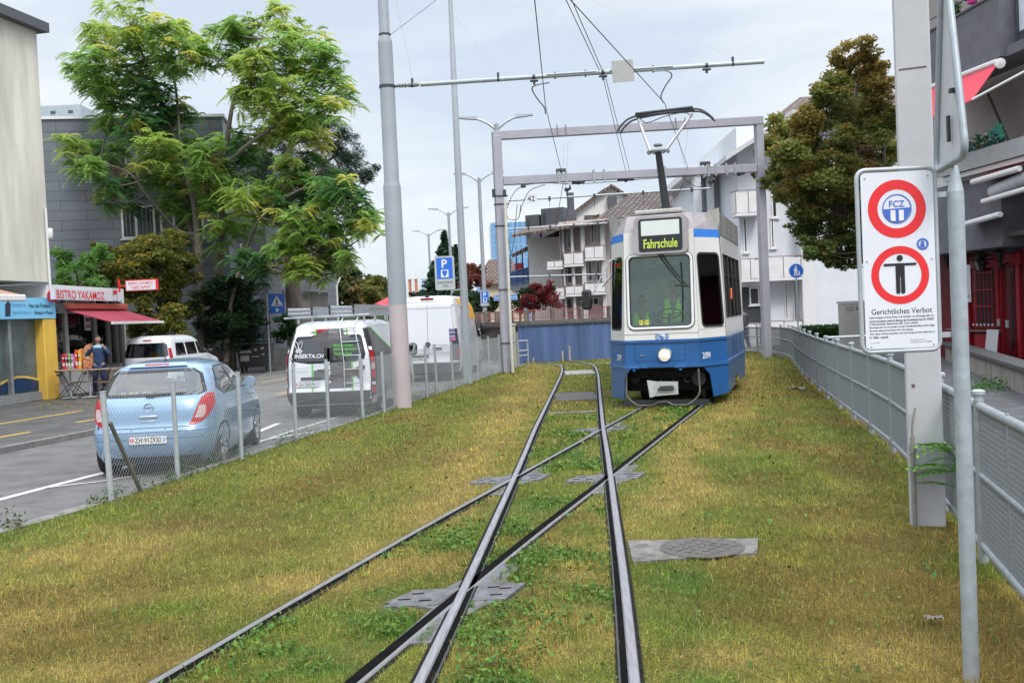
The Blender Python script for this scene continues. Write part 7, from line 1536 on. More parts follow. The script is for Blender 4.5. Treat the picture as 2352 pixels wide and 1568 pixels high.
bs_=thing('steel_barrier','galvanised tube barrier in front of the tall grey cabinet with graffiti','barrier',PY(1925,780,26));mb=MB();a,b=PY(1893,776,26),PY(1990,772,26)
for p in (a,b,a.lerp(b,.2)):mb.tube([Vector((p.x,p.y,0)),Vector((p.x,p.y,a.z))],.045,10)
mb.tube([Vector((a.x,a.y,a.z)),Vector((b.x,b.y,a.z))],.045,10);mb.build('frame',galv,bs_,world=True,smooth=50)
for u,v,lab in ((1292,809,'shorter of two pale wooden stakes standing before the blue wall'),(1308,797,'taller of two pale wooden stakes standing before the blue wall'),(1225,824,'very short pale peg at the foot of the blue wall, left')):
    p=PY(u,v,36.6);mb=MB();mb.box((p.x,p.y,p.z/2),(.045,.045,p.z+.1));tag(mb.build('wooden_stake',mat('pale_wood',(.55,.45,.28),.7,0,.1)),lab,'stake')
t=thing('office_tower','tall blue glass office tower far behind the left gantry post','building',(PY(1170,600,260).x,260,0));WT=Wall((PY(1127,600,260).x,260),(1,.05));a,c,z0,z1_=WT.pix(1127,512,1218,700)
gt_=brickmat('blue_curtain_wall',(.10,.24,.42),(.14,.30,.50),(.22,.36,.52),1.3,3.4,.16,.25,off=0.)
mb=MB();WT.box(mb,a,c,-1,z1_,-14,0);mb.build('curtain_wall',gt_,t,world=True)
t=thing('office_building','lower blue glass office block left of the red tree','building',(PY(1110,650,200).x,200,0));WT2=Wall((PY(1090,650,200).x,200),(1,.05));a,c,z0,z1_=WT2.pix(1092,590,1145,700);mb=MB();WT2.box(mb,a,c,-1,z1_-3,-10,0);mb.build('curtain_wall',gt_,t,world=True)
t=thing('cottage','cream house with brown tiled roof behind the lamp pole with the small parking sign','building',(PY(1120,670,75).x,75,0));tiles=brickmat('brown_roof_tiles',(.13,.085,.065),(.20,.14,.11),(.05,.035,.03),.30,.30,.05,.8,(0,0,0),bump=.5)
WH=Wall((PY(1128,650,75).x,75),(1,.12));a,c,z0,z1_=WH.pix(1118,640,1160,700);mb=MB();WH.box(mb,a,c+1.5,0,z1_-.4,-6,0);mb.build('wall',mat('cream_render',(.60,.52,.38),.8,0,.05),t,world=True)
mb=MB();e=.5;mb.add([WH.at(a-e,z1_-.4,e),WH.at(c+1.5+e,z1_-.4,e),WH.at(c+1,z1_+1.6,-3),WH.at(a+.5,z1_+1.6,-3),WH.at(a-e,z1_-.4,-6.5),WH.at(c+2,z1_-.4,-6.5)],[(0,1,2,3),(3,2,5,4),(0,3,4),(1,5,2)]);mb.build('roof',tiles,t,world=True)
pink=mat('pinkish_render',(.56,.47,.45),.85,0,.08,1.5);bal_w=mat('balcony_white_panel',(.68,.67,.67),.6,0,.08,2)
WG=Wall((PY(1290,650,60).x,60),(1,-.22));G_=thing('apartment_house','pinkish white apartment house with stacked balconies left of the tram','building',(PY(1330,700,60).x,60,0))
a,c,z0,z1_=WG.pix(1297,520,1420,716)
mb=MB();WG.box(mb,a,c+1,1.2,z1_+.3,-9,0);mb.build('wall',pink,G_,world=True)
mb=MB();WG.box(mb,a-2.6,a,1.2,z1_-.5,-9,-1.3);mb.build('side_wall',mat('pale_render',(.60,.58,.57),.85,0,.08),G_,world=True)
def balcony(wl,par,u0,v0,u1,v1,dep,slab=True,back=None):
    a,c,z0,z1_=wl.off(dep).pix(u0,v0,u1,v1);mb=MB();wl.box(mb,a,c,z0-.12,z0,-.05,dep+.02);b_=mb.build('balcony',bal_w,par,world=True)
    mb=MB();wl.box(mb,a,c,z0+.04,z1_-.08,dep-.05,dep);wl.box(mb,a,a+.05,z0+.04,z1_-.08,0,dep-.05);wl.box(mb,c-.05,c,z0+.04,z1_-.08,0,dep-.05);mb.build('balcony_panel',bal_w,b_,world=True)
    mb=MB();T1_=[wl.at(a,z1_,.0),wl.at(a,z1_,dep),wl.at(c,z1_,dep),wl.at(c,z1_,0)];mb.tube(T1_,.025,6);[mb.tube([wl.at(x,z0,dep),wl.at(x,z1_,dep)],.02,6) for x in (a+.02,(a+c)/2,c-.02)];mb.build('handrail',mat('weathered_rail',(.25,.18,.15),.6),b_,world=True)
for (u0,v0,u1,v1) in ((1294,580,1341,606),(1342,565,1388,592),(1255,598,1293,613),(1258,660,1297,681),(1298,656,1341,675),(1342,649,1392,671)):balcony(WG,G_,u0,v0,u1,v1,1.2)
for (u0,v0,u1,v1,m_) in ((1302,535,1316,570,()),(1356,515,1366,558,()),(1370,515,1378,558,()),(1302,610,1316,650,()),(1350,600,1362,645,()),(1368,600,1380,645,()),(1302,685,1316,712,()),(1350,684,1376,700,(.5,))):window(WG,G_,u0,v0,u1,v1,m_,0,0,.06)
mb=MB();
for u in (1297,1345,1390):s_=WG.sz(u,600)[0];WG.box(mb,s_-.12,s_+.12,1.2,z1_+.2,0,.9)
WG.box(mb,WG.sz(1318,600)[0],WG.sz(1320,600)[0]+.1,1.2,z1_,0,.9);mb.build('partition',mat('pale_render2',(.56,.54,.53),.85,0,.06),G_,world=True)
mb=MB();z_e=z1_+.25;mb.add([WG.at(a-3,z_e-.7,1.6),WG.at(c+1.5,z_e,1.6),WG.at(c+1.5,z_e+.5,-2.5),WG.at(a-3,z_e+.05,-2.5),WG.at(a-3,z_e-.85,1.6),WG.at(c+1.5,z_e-.15,1.6)],[(0,1,2,3),(0,1,5,4)]);mb.build('roof',tiles,G_,world=True)
mb=MB();s_=WG.sz(1297,600)[0];mb.tube([WG.at(s_,1.2,1.0),WG.at(s_,z1_,1.0)],.06,8);mb.build('downpipe',metal_g,G_,world=True)
WGl=Wall((PY(1230,650,64).x,64),(1,-.45));Lw=thing('apartment_house','low dark roofed house with a long blue steel balcony left of the pinkish balconies','building',(PY(1220,650,64).x,64,0));stb=mat('blue_steel',(.06,.12,.24),.5,.1,.1)
a,c,z0,z1_=WGl.pix(1190,560,1290,716);mb=MB();WGl.box(mb,a,c,1.2,z1_-.2,-6,-1.6);mb.build('wall',mat('grey_blue_render',(.22,.26,.32),.8,0,.1),Lw,world=True)
a1,c1,zb0,zb1=WGl.pix(1172,628,1285,655)
mb=MB();poly(WGl,mb,[(1172,660),(1285,630),(1285,640),(1178,672)],-1.6,.0);mb.build('balcony_slab',mat('blue_grey_concrete',(.24,.27,.32),.8,0,.15),Lw,world=True)
mb=MB()
for (p,q) in (((1172,625),(1285,598)),((1172,655),(1285,632)),((1172,585),(1285,555))):mb.tube([WGl.at(*WGl.sz(*p)),WGl.at(*WGl.sz(*q))],.05,6)
for u in range(1172,1290,14):v=585-(u-1172)*.26;mb.tube([WGl.at(*WGl.sz(u,v)),WGl.at(*WGl.sz(u,660-(u-1172)*.25))],.05,6)
mb.build('steel_frame',stb,Lw,world=True)
mb=MB();poly(WGl,mb,[(1173,627),(1228,613),(1228,640),(1173,655)],-.03,-.01);mb.build('blue_panel',mat('blue_panel',(.05,.11,.26),.5),Lw,world=True)
mb=MB();poly(WGl,mb,[(1230,612),(1256,607),(1256,630),(1230,636)],-.03,.0);mb.build('checked_cloth',brickmat('checked_cloth',(.5,.58,.68),(.2,.35,.6),(.6,.66,.72),.25,.25,.05,.8),Lw,world=True)
mb=MB();mb.box(WGl.at(*WGl.sz(1189,618),-.3),(.6,.3,.8));mb.build('red_jacket',signred,Lw,world=True)
mb=MB();P=[WGl.at(*WGl.sz(u,v),o) for u,v,o in ((1190,585,1.0),(1300,528,1.0),(1330,480,-4),(1215,535,-4))];mb.slab(P,.25);mb.build('roof',tiles,Lw,world=True)
for (u0,v0,u1,v1) in ((1206,495,1240,560),(1242,480,1296,545)):
    mb=MB();WD_=WGl.off(-1.5);bx(WD_,mb,u0,v0,u1,v1,-2.5,0);dmr=mb.build('dormer',metal_g,Lw,world=True);mb=MB();bx(WD_,mb,u0+4,v0+8,u0+12,v1-18,0,.03);mb.build('dormer_window',winglass,dmr,world=True)
WGa=Wall((PY(1400,500,78).x,78),(1,.0));t=thing('gabled_house','white gabled house with solar panels and a dark chimney behind the balconies','building',(PY(1400,700,78).x,78,0))
mb=MB();P=poly(WGa,mb,[(1290,512),(1403,429),(1450,460),(1460,720),(1290,720)],-8,0);mb.build('gable_wall',mat('white_render',(.66,.66,.63),.8,0,.04),t,world=True)
mb=MB()
for p,q in (((1403,424),(1285,511)),((1403,424),(1462,462))):
    A_,B_=WGa.at(*WGa.sz(*p),.5),WGa.at(*WGa.sz(*q),.5);back=-WGa.n*9;dn=UPZ*-.22;mb.add([A_,B_,B_+back,A_+back,A_+dn,B_+dn,B_+back+dn,A_+back+dn],[(0,1,2,3),(4,5,6,7),(0,1,5,4),(1,2,6,5),(3,0,4,7)])
mb.build('roof',tiles,t,world=True)
mb=MB();A_,B_=WGa.at(*WGa.sz(1392,433),.1)+UPZ*.12,WGa.at(*WGa.sz(1310,494),.1)+UPZ*.12;back=-WGa.n*7;mb.add([A_,B_,B_+back,A_+back],[(0,1,2,3)]);mb.build('solar_panels',mat('solar_panel',(.10,.13,.19),.12,.2,.1),t,world=True)
mb=MB();bx(WGa,mb,1395,452,1416,483,.02,.6);mb.build('chimney',metal_g,t,world=True);mb=MB();bx(WGa,mb,1342,495,1368,508,.02,.06);mb.build('louvre_window',metal_g,t,world=True)
o=PY(1311,480,80);mb=MB();mb.box(o,(.55,.55,2.6));mb.build('flue',metal_g,t,world=True)
t=thing('tiled_roof_house','house with a large brown tiled hip roof directly behind the tram roof','building',(PY(1490,600,62).x,62,0));WR=Wall((PY(1490,500,60).x,60),(1,.03))
a,c,z0,z1_=WR.pix(1370,500,1610,700);mb=MB();WR.box(mb,a+.4,c-.4,1,z1_,-9,-.4);mb.build('wall',mat('white_render',(.66,.66,.63)),t,world=True)
zr=WR.sz(1500,500)[1];e0,e1_=WR.at(a-.2,zr,.4),WR.at(c+.2,zr,.4);WRb=WR.off(-4.5);r0,r1_=WRb.sz(1455,440),WRb.sz(1560,437);R0,R1=WRb.at(*r0),WRb.at(*r1_)
g0,g1=WR.at(a-.2,zr,-9.4),WR.at(c+.2,zr,-9.4);mb=MB();mb.add([e0,e1_,R1,R0,g0,g1],[(0,1,2,3),(0,3,4),(1,5,2),(3,2,5,4)]);mb.build('roof',brickmat('brown_pantiles',(.105,.075,.065),(.19,.145,.125),(.035,.028,.026),.34,.36,.07,.8,(0,0,0),bump=.6),t,world=True)
mb=MB();WR.box(mb,a-.25,c+.25,zr-.22,zr,.3,.5);mb.build('gutter',mat('cream_gutter',(.45,.42,.36),.6),t,world=True)
WHh=Wall((PY(1780,650,47).x,47),(1,-.02));t=thing('apartment_house','white apartment building with balconies behind the right gantry post','building',(PY(1780,700,47).x,47,0));wr=mat('bluish_white_render',(.64,.66,.70),.85,0,.05,1.5)
WHl=WHh.off(-5);a,c,z0,z1_=WHl.pix(1600,402,1700,700);mb=MB();WHl.box(mb,a,c+3,0,z1_,-9,0);mb.build('left_wing_wall',wr,t,world=True)
mb=MB();WHl.box(mb,a-.6,c+3,z1_,z1_+.35,-9,1.0);mb.build('left_wing_roof',frame_w,t,world=True)
for (u0,v0,u1,v1) in ((1600,425,1616,480),(1630,425,1640,478),(1672,420,1682,475)):window(WHl,t,u0,v0,u1,v1,(),0,0,.08)
mb=MB();[WHl.box(mb,WHl.sz(u,500)[0],WHl.sz(u,500)[0]+.35,0,z1_,0,.8) for u in (1592,1620,1652)];mb.build('fin_wall',wr,t,world=True)
a,c,z0,z1_=WHh.pix(1690,292,1866,790);mb=MB();WHh.box(mb,a,c,0,z1_,-11,0);WHh.box(mb,c,c+11,0,z1_+.6,-9,.6);mb.build('wall',wr,t,world=True)
mb=MB();WHh.box(mb,c-.6,c,0,z1_,0,.8,.02);mb.build('corner_pier',mat('white_pier',(.66,.66,.66),.8,0,.04),t,world=True)
mb=MB();mb.slab([WHh.at(a-.9,z1_-1.6,1.8),WHh.at(a+2.2,z1_+.2,1.8),WHh.at(a+2.2,z1_+.2,-11),WHh.at(a-.9,z1_-1.6,-11)],.22);WHh.box(mb,a+2.2,c+12,z1_+.0,z1_+.35,-11,1.8);mb.build('roof',mat('pale_roof_edge',(.50,.51,.52),.6),t,world=True)
mb=MB();mb.slab([WHh.at(a+2,z1_+.5,0),WHh.at(c+9,z1_+.5,0),WHh.at(c+8,z1_+2.3,-5),WHh.at(a+4.5,z1_+2.3,-5)],.1);mb.build('tiled_roof',tiles,t,world=True)
zz_=WHh.sz(1700,378)[1]
for (u0,v0,u1,v1) in ((1688,438,1750,488),(1700,595,1748,640),(1757,590,1842,636),(1757,738,1846,784),(1690,745,1748,790)):balcony(WHh,t,u0,v0,u1,v1,1.0)
for (u0,v0,u1,v1) in ((1770,430,1786,500),(1800,650,1812,735),(1820,650,1832,735),(1768,500,1780,570),(1705,500,1718,580),(1720,660,1745,700)):window(WHh,t,u0,v0,u1,v1,(),0,0,.07)
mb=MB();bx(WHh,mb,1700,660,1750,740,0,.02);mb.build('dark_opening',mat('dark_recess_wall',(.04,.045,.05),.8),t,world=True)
mb=MB();mb.tube([WHh.at(*WHh.sz(1750,500),.1),WHh.at(*WHh.sz(1754,780),.1)],.08,8);mb.build('downpipe',metal_g,t,world=True)
def round_sign(u,v,Y,r,lab,polz=True):
    o=PY(u,v,Y);t_=thing('footpath_sign',lab,'sign',o);mb=MB();mb.prism(circ(r,28),o,(1,0,0),UPZ,-.02,0);mb.build('blue_disc',signblue,t_,world=True)
    mb=MB();annulus(mb,o+Vector((0,-.003,0)),Vector((1,0,0)),UPZ,r*.92,r,28);k=r/.3;mb.prism(circ(.035*k,12,-.02*k,.17*k),o,(1,0,0),UPZ,0,.004);mb.prism([(x*k,y*k) for x,y in [(-.06,.12),(.02,.12),(.05,0),(.03,-.02),(.05,-.2),(0,-.2),(-.02,-.05),(-.06,-.2),(-.11,-.2),(-.06,0),(-.10,-.01),(-.10,.06)]],o,(1,0,0),UPZ,0,.004);mb.prism(circ(.022*k,10,.11*k,-.02*k),o,(1,0,0),UPZ,0,.004);mb.prism([(x*k,y*k) for x,y in [(.08,-.05),(.14,-.05),(.14,-.19),(.09,-.19)]],o,(1,0,0),UPZ,0,.004);mb.build('figure_symbol',whitep,t_,world=True)
    mb=MB();mb.tube([Vector((o.x,o.y+.05,0)),Vector((o.x,o.y+.05,o.z+r*.8))],.032,10);mb.build('post',galv,t_,world=True,smooth=50)
round_sign(1829,622,40,.31,'round blue footpath sign with two white figures on a post right of the gantry')
round_sign(1345,692,56,.20*1.1,'small distant round blue sign with white figures above the red railings')
pp_=PY(1708,800,38);gp=thing('person','person in a grey jacket and dark trousers partly hidden behind the tram, right of it','person',(pp_.x,38,0),R(200));vs=[Vector(v) for v in [(0,0,.95),(0,.01,1.12),(0,.01,1.32),(0,0,1.44),(0,-.02,1.53),(0,-.035,1.60)]];es=[(0,1),(1,2),(2,3),(3,4),(4,5)];rs=[.125,.12,.13,.09,.052,.055]
limb([(.10,0,.86),(.115,-.12,.48),(.12,-.16,.09)],[.08,.052,.035],0);limb([(-.10,0,.86),(-.13,.03,.48),(-.15,.2,.12)],[.08,.052,.035],0)
ra=limb([(.19,0,1.42),(.24,.05,1.15),(.23,-.05,.92)],[.055,.042,.026],3);la=limb([(-.19,0,1.42),(-.24,-.05,1.15),(-.23,-.12,.94)],[.055,.042,.026],3)
hand(vs,es,rs,ra,vs[ra],(0,-.2,-1),(-1,0,0),.4);hand(vs,es,rs,la,vs[la],(0,-.2,-1),(1,0,0),.4);skinmesh('body',vs,es,rs,skin,gp);head(gp,(0,-.04,1.68))
skinmesh('jacket',[Vector(v) for v in [(0,0,.86),(0,.01,1.12),(0,.01,1.30),(0,0,1.43),(.19,0,1.415),(.245,.05,1.15),(.235,-.03,.97),(-.19,0,1.415),(-.245,-.05,1.15),(-.235,-.1,.98)]],[(0,1),(1,2),(2,3),(3,4),(4,5),(5,6),(3,7),(7,8),(8,9)],[(.18,.15),(.18,.15),(.185,.15),.12,.085,.07,.055,.085,.07,.055],mat('grey_jacket',(.14,.14,.14),.85,0,.2),gp)
skinmesh('trousers',[Vector(v) for v in [(0,0,.93),(.10,0,.84),(.12,-.12,.48),(.125,-.14,.11),(-.10,0,.84),(-.135,.03,.48),(-.155,.19,.14)]],[(0,1),(1,2),(2,3),(0,4),(4,5),(5,6)],[(.15,.12),.105,.08,.068,.105,.08,.068],jeans,gp)
dg=mat('dark_grey_render',(.135,.135,.15),.85,0,.12,4,bump=.15,bs=30);taupe=mat('taupe_render',(.30,.27,.25),.85,0,.06,2);ltg=mat('light_grey_concrete',(.34,.35,.35),.8,0,.08,3)
WF=Wall((13.0,26.),(-.09,1));WJ=Wall((11.95,24.),(-.09,1));J=thing('pub_building','grey apartment building with balconies over a red pub front at the right edge','building',(12.5,26,0))
def along(wl,u0,v0,u1,v1):return wl.sz(u0,v0),wl.sz(u1,v1)
sN=-6.;sF=WJ.sz(2129,203)[0]+.3;zf0=WJ.sz(2298,129)[1];zf1=WJ.sz(2268,0)[1];sC=WJ.sz(2297,120)[0]
zl1,zl0=WJ.sz(2200,362)[1],WJ.sz(2205,398)[1];zgw=WJ.sz(2290,566)[1]
print('pub',sF,zf0,zf1,sC,zl1,zl0,zgw)
mb=MB();WF.box(mb,sN-2,sF+.4,3.3,13,-8,0);mb.build('wall',taupe,J,world=True)
mb=MB();WJ.box(mb,sC,sF,zf0,zf1,-.14,0);WJ.box(mb,sC-.0,sC+.14,zf0,zf1,-1.1,-.14);mb.build('upper_balcony_parapet',dg,J,world=True)
mb=MB();WJ.box(mb,sN-2,sF,zf0-.02,zf0+.22,-1.1,-.14);WJ.box(mb,sN-2,sC-.02,zf0,zf0+.26,-.5,-.3);mb.build('upper_balcony_slab',dg,J,world=True)
mb=MB();WJ.box(mb,sC,sF+.1,zf1,zf1+.05,-.2,.04);mb.build('parapet_coping',metal_g,J,world=True)
mb=MB();mb.tube([WJ.at(sC+.4,zf1+.35,-.05),WJ.at(sF,zf1+.35,-.05)],.02,6);[mb.tube([WJ.at(s_,zf1,-.05),WJ.at(s_,zf1+.35,-.05)],.012,6) for s_ in [sC+.4+k*.8 for k in range(5)]];mb.build('upper_rail',metal_g,J,world=True)
mb=MB();
for k in range(9):WJ.box(mb,sC-.12-k*.30,sC-.40-k*.30,zf0+.55,zf1+.6,-.45,-.43)
mb.build('white_screen',mat('white_screen_cloth',(.66,.68,.74),.7,0,.04),J,world=True)
mb=MB();[WJ.box(mb,sC-.06-k*.9,sC-.10-k*.9,zf0+.2,zf1+.8,-.42,-.38) for k in range(4)];WJ.box(mb,sC-3,sC-.05,zf0+.48,zf0+.53,-.43,-.39);mb.build('screen_rail',metal_g,J,world=True)
mb=MB();WJ.box(mb,sN-2,WJ.sz(2198,400)[0]+.6,zl0,zl1,-.12,.16);mb.build('lower_balcony_parapet',ltg,J,world=True)
mb=MB();WJ.box(mb,sN-2,WJ.sz(2198,400)[0]+.5,zl0-.14,zl0-.02,-.15,.10);WJ.box(mb,sN-2,sF,zl0-.2,zl0+.06,-1.1,-.16);mb.build('lower_balcony_slab',mat('white_slab_edge',(.55,.55,.54),.7,0,.05),J,world=True)
mb=MB();WJ.box(mb,WJ.sz(2290,500)[0],sF+.2,zgw,zl0-.22,-1.1,-.12);mb.build('grey_upstand',dg,J,world=True)
mb=MB();WF.box(mb,sN-2,sF+.4,3.18,3.3,-8,1.0);mb.build('arcade_ceiling',mat('dark_ceiling',(.10,.095,.095),.9),J,world=True)
mb=MB();WF.box(mb,sN-2,sF+.4,3.3,zl0-.25,.02,.06);mb.build('first_floor_wall',taupe,J,world=True)
mb=MB();a=WF.at(*WF.sz(2215,330),.03);mb.tube([WF.at(*WF.sz(2207,250),.03),WF.at(*WF.sz(2205,350),.03)],.03,6);mb.build('thin_pipe',metal_g,J,world=True);mb=MB();mb.tube([WF.at(*WF.sz(2290,215),.25),WF.at(*WF.sz(2345,340),.25)],.035,6);mb.build('thin_pipe',metal_g,J,world=True)
cl=mat('bright_red_awning',(.62,.045,.075),.7,0,.05,3);
aw=thing('awning','bright red awning hanging from the upper balcony at the right edge','awning',WJ.at(sC,zf0))
WK=WJ.off(1.0);P=[WJ.at(*WJ.sz(2129,207),.06),WJ.at(*WJ.sz(2301,141),.06),WK.at(*WK.sz(2233,229)),WK.at(*WK.sz(2129,274))]
mb=MB();mb.slab(P,.02);mb.build('cloth',cl,aw,world=True)
mb=MB();mb.tube([P[2],WJ.off(.2).at(*WJ.off(.2).sz(2362,160))],.03,6);mb.build('arm',frame_w,aw,world=True)
q=WJ.at(*WJ.sz(2306,146),.1);mb=MB();mb.lathe([(.09,-.06),(.12,-.05),(.12,.04),(.09,.05)],q,16,ax=(-.3,-1,0));mb.lathe([(.03,.05),(.035,.07),(.001,.07)],q,10,ax=(-.3,-1,0));mb.tube([WJ.at(*WJ.sz(2301,141),.1),WJ.at(*WJ.sz(2129,207),.1)],.07,8);mb.build('roller',frame_w,aw,world=True,smooth=40)
for (tp_,bt_,lab) in (([(2262,398),(2375,372)],[(2264,412),(2375,380)],'rolled red awning edge below the flowered balcony'),([(2234,508),(2328,476)],[(2234,512),(2330,485)],'folded red awning nearest above the pub windows')):
    aw=thing('awning',lab,'awning',WJ.at(*WJ.sz(*tp_[0]),.2));A_=[WJ.at(*WJ.sz(*p),-.1) for p in tp_];B_=[WJ.at(*WJ.sz(*p),.35) for p in bt_];mb=MB();mb.add([A_[0],A_[1],B_[1],B_[0]],[(0,1,2,3)]);mb.build('cloth',mat('deep_red_awning',(.36,.02,.04),.7),aw,world=True)
    mb=MB();mb.tube([B_[0]-UPZ*.06,B_[1]-UPZ*.06],.07,8);mb.build('front_bar',frame_w,aw,world=True)
aw=thing('awning','pale grey rolled awning casing at the right edge','awning',WJ.at(*WJ.sz(2340,430),.1));mb=MB();mb.tube([WJ.at(*WJ.sz(2292,440),.1),WJ.at(*WJ.sz(2400,395),.1)],.17,12);mb.build('cloth_roll',mat('pale_grey_cloth',(.45,.46,.48),.7),aw,world=True,smooth=60)
mb=MB();mb.tube([WJ.at(*WJ.sz(2288,462),.35),WJ.at(*WJ.sz(2400,430),.35)],.06,8);mb.build('front_bar',frame_w,aw,world=True)
fl_=thing('flower_box','balcony flowers in blue, white and green on the lower balcony edge','flowers',WJ.at(*WJ.sz(2250,335),0));pts=[];cl_=[]
for i in range(900):
    s_=random.uniform(WJ.sz(2300,330)[0],WJ.sz(2205,345)[0]);h=abs(random.gauss(0,.16));p=WJ.at(s_,zl1+h,random.uniform(-.1,.1));pts.append(p[:]);r_=random.random();cl_.append((.04,.22,.10) if r_ <.6 else ((.08,.25,.6) if r_ <.75 else ((.7,.7,.75) if r_ <.92 else (.8,.3,.1))))
leaf_cloud('blossoms',np.array(pts),.13,np.array(cl_),fl_);mb=MB()
for k in range(16):a0=R(random.uniform(20,160));s0_=WJ.sz(2288,330)[0];b_=WJ.at(s0_,zl1,0);tp=b_+WJ.d*math.cos(a0)*.45+UPZ*math.sin(a0)*.6;mb.tube([b_,b_.lerp(tp,.6)+UPZ*.05,tp],[.03,.035,.005],4)
mb.build('spiky_leaves',mat('teal_leaf',(.05,.30,.20),.5),fl_,world=True)
q=WJ.at(*WJ.sz(2233,8),0)+UPZ*.1;fp_=thing('flower_pot','pink flower pot on the upper balcony parapet','flower pot',q);mb=MB();mb.lathe([(.11,0),(.15,.26),(.16,.27),(.15,.28),(.12,.26)],q-UPZ*.1,18);mb.build('pot',mat('pink_pot',(.65,.05,.30),.5),fp_,world=True,smooth=40);mb=MB();mb.lathe([(.165,.1),(.175,.1),(.175,.13),(.165,.13)],q-UPZ*.1,16,cap=False);mb.build('holder',metal_g,fp_,world=True)
pts=[tuple(WJ.at(WJ.sz(2185+random.uniform(-15,15),40)[0],zf1+.05+abs(random.gauss(0,.18)),random.uniform(-.15,.05))) for i in range(260)];o=leaf_cloud('balcony_plant',np.array(pts),.12,np.array([.08,.16,.05])*RNG.uniform(.5,1.6,(260,1)),None);tag(o,'small straggly plant on the upper balcony edge left of the pink pot','plant')
pr_=mat('pub_red_paint',(.30,.008,.018),.4,0,.12,3,coat=.15);prd=mat('pub_dark_red',(.13,.006,.012),.5,0,.1);tq=mat('turquoise_leaded_glass',(.03,.12,.17),.3,0,.7,9)
mb=MB();WF.box(mb,sN-2,sF+.3,0,3.18,-.3,0);mb.build('pub_front',prd,J,world=True)
def fb_(u0,v0,u1,v1,o0,o1,m_,nm,b=0.):mb=MB();bx(WF,mb,u0,v0,u1,v1,o0,o1,b);return mb.build(nm,m_,J,world=True)
for (u0,v0,u1,v1) in ((2186,545,2222,596),(2254,535,2352,580),(2352,530,2420,578)):
    f_=fb_(u0,v0,u1,v1,.0,.06,pr_,'transom_frame');mb=MB();a,c,z0,z1_=WF.pix(u0,v0,u1,v1);n_=2 if u1-u0 <60 else 3
    for k in range(n_):w_=(c-a)/n_;WF.box(mb,a+k*w_+.05,a+(k+1)*w_-.05,z0+.07,z1_-.07,.05,.066)
    mb.build('leaded_glass',tq,f_,world=True)
for (u0,v0,u1,v1,bars) in ((2190,618,2222,752,4),(2238,610,2300,752,5)):
    f_=fb_(u0,v0,u1,v1,.0,.05,pr_,'window_surround');a,c,z0,z1_=WF.pix(u0+5,v0+8,u1-9,v1-4);mb=MB();WF.box(mb,a,c,z0,z1_,.045,.06);mb.build('pane',mat('dark_pub_glass',(.012,.012,.016),.15),f_,world=True)
    mb=MB();[mb.tube([WF.at(a+(c-a)*k/bars,z0,.12),WF.at(a+(c-a)*k/bars,z1_-.1*abs(k-bars/2)/bars,.12)],.016,5) for k in range(bars+1)];[WF.box(mb,a,c,z0+(z1_-z0)*q_,z0+(z1_-z0)*q_+.03,.10,.14) for q_ in (.33,.62,.92)];mb.build('window_bars',pr_,f_,world=True)
    mb=MB();[mb.lathe([(.02,0),(.03,.015),(.03,.05),(.015,.06)],WF.at(a+(c-a)*k/bars,z0,.14),6) for k in range(bars+1)];mb.build('white_knobs',whitep,f_,world=True)
fb_(2186,753,2235,758,.0,.2,mat('pub_sill',(.25,.12,.12),.5),'window_sill');fb_(2238,757,2305,762,.0,.15,MATS['pub_sill'],'window_sill')
for (u0,u1) in ((2212,2234),(2242,2300)):
    p_=fb_(u0,766,u1,815,.0,.05,pr_,'lower_panel');mb=MB();bx(WF,mb,u0+4,772,u1-4,809,.05,.07,.01);mb.build('raised_field',pr_,p_,world=True)
for (u0,u1) in ((2224,2236),(2302,2310),(2338,2352)):fb_(u0,590,u1,820,.0,.09,pr_,'pilaster',.01)
fb_(2236,592,2352,607,.0,.14,pr_,'cornice',.01);fb_(2186,600,2224,612,.0,.12,pr_,'cornice',.01)
d_=fb_(2312,610,2336,828,-.05,.02,mat('pub_door_red',(.10,.005,.010),.35),'door');mb=MB();bx(WF,mb,2314,735,2320,752,.02,.06);mb.build('door_handle',galv_l,d_,world=True);mb=MB();bx(WF,mb,2322,625,2332,800,.02,.03);mb.build('door_glass',MATS['dark_pub_glass'],d_,world=True)
fb_(2188,770,2211,818,.0,.02,mat('barrel_mural',(.10,.06,.035),.7,0,0,5,col2=(.24,.16,.10)),'mural')
mb=MB();bx(WF,mb,2300,732,2305,748,.09,.12);mb.build('intercom',galv_l,J,world=True)
ck=thing('wall_clock','round wall clock with a dark rim on the red pub front','clock',WF.at(*WF.sz(2263,603),.15));q=WF.at(*WF.sz(2263,603),.14);mb=MB();mb.lathe([(.001,0),(.24,0),(.25,.04),(.23,.07),(.20,.06)],q,24,ax=WF.n,cap=False);mb.build('rim',blackp,ck,world=True,smooth=40)
mb=MB();mb.lathe([(.001,.055),(.205,.055)],q,24,ax=WF.n,cap=False);fc_=mb.build('dial',mat('clock_dial',(.35,.33,.27),.5),ck,world=True);mb=MB();mb.tube([q+WF.n*.07,q+WF.n*.07+WF.d*.10+UPZ*.06],.012,4);mb.tube([q+WF.n*.07,q+WF.n*.07+WF.d*-.02+UPZ*.16],.009,4)
for k in range(12):a_=R(30*k);mb.box(q+WF.n*.062+WF.d*math.cos(a_)*.17+UPZ*math.sin(a_)*.17,(.018,.018,.018))
mb.build('clock_hands',black,ck,world=True)
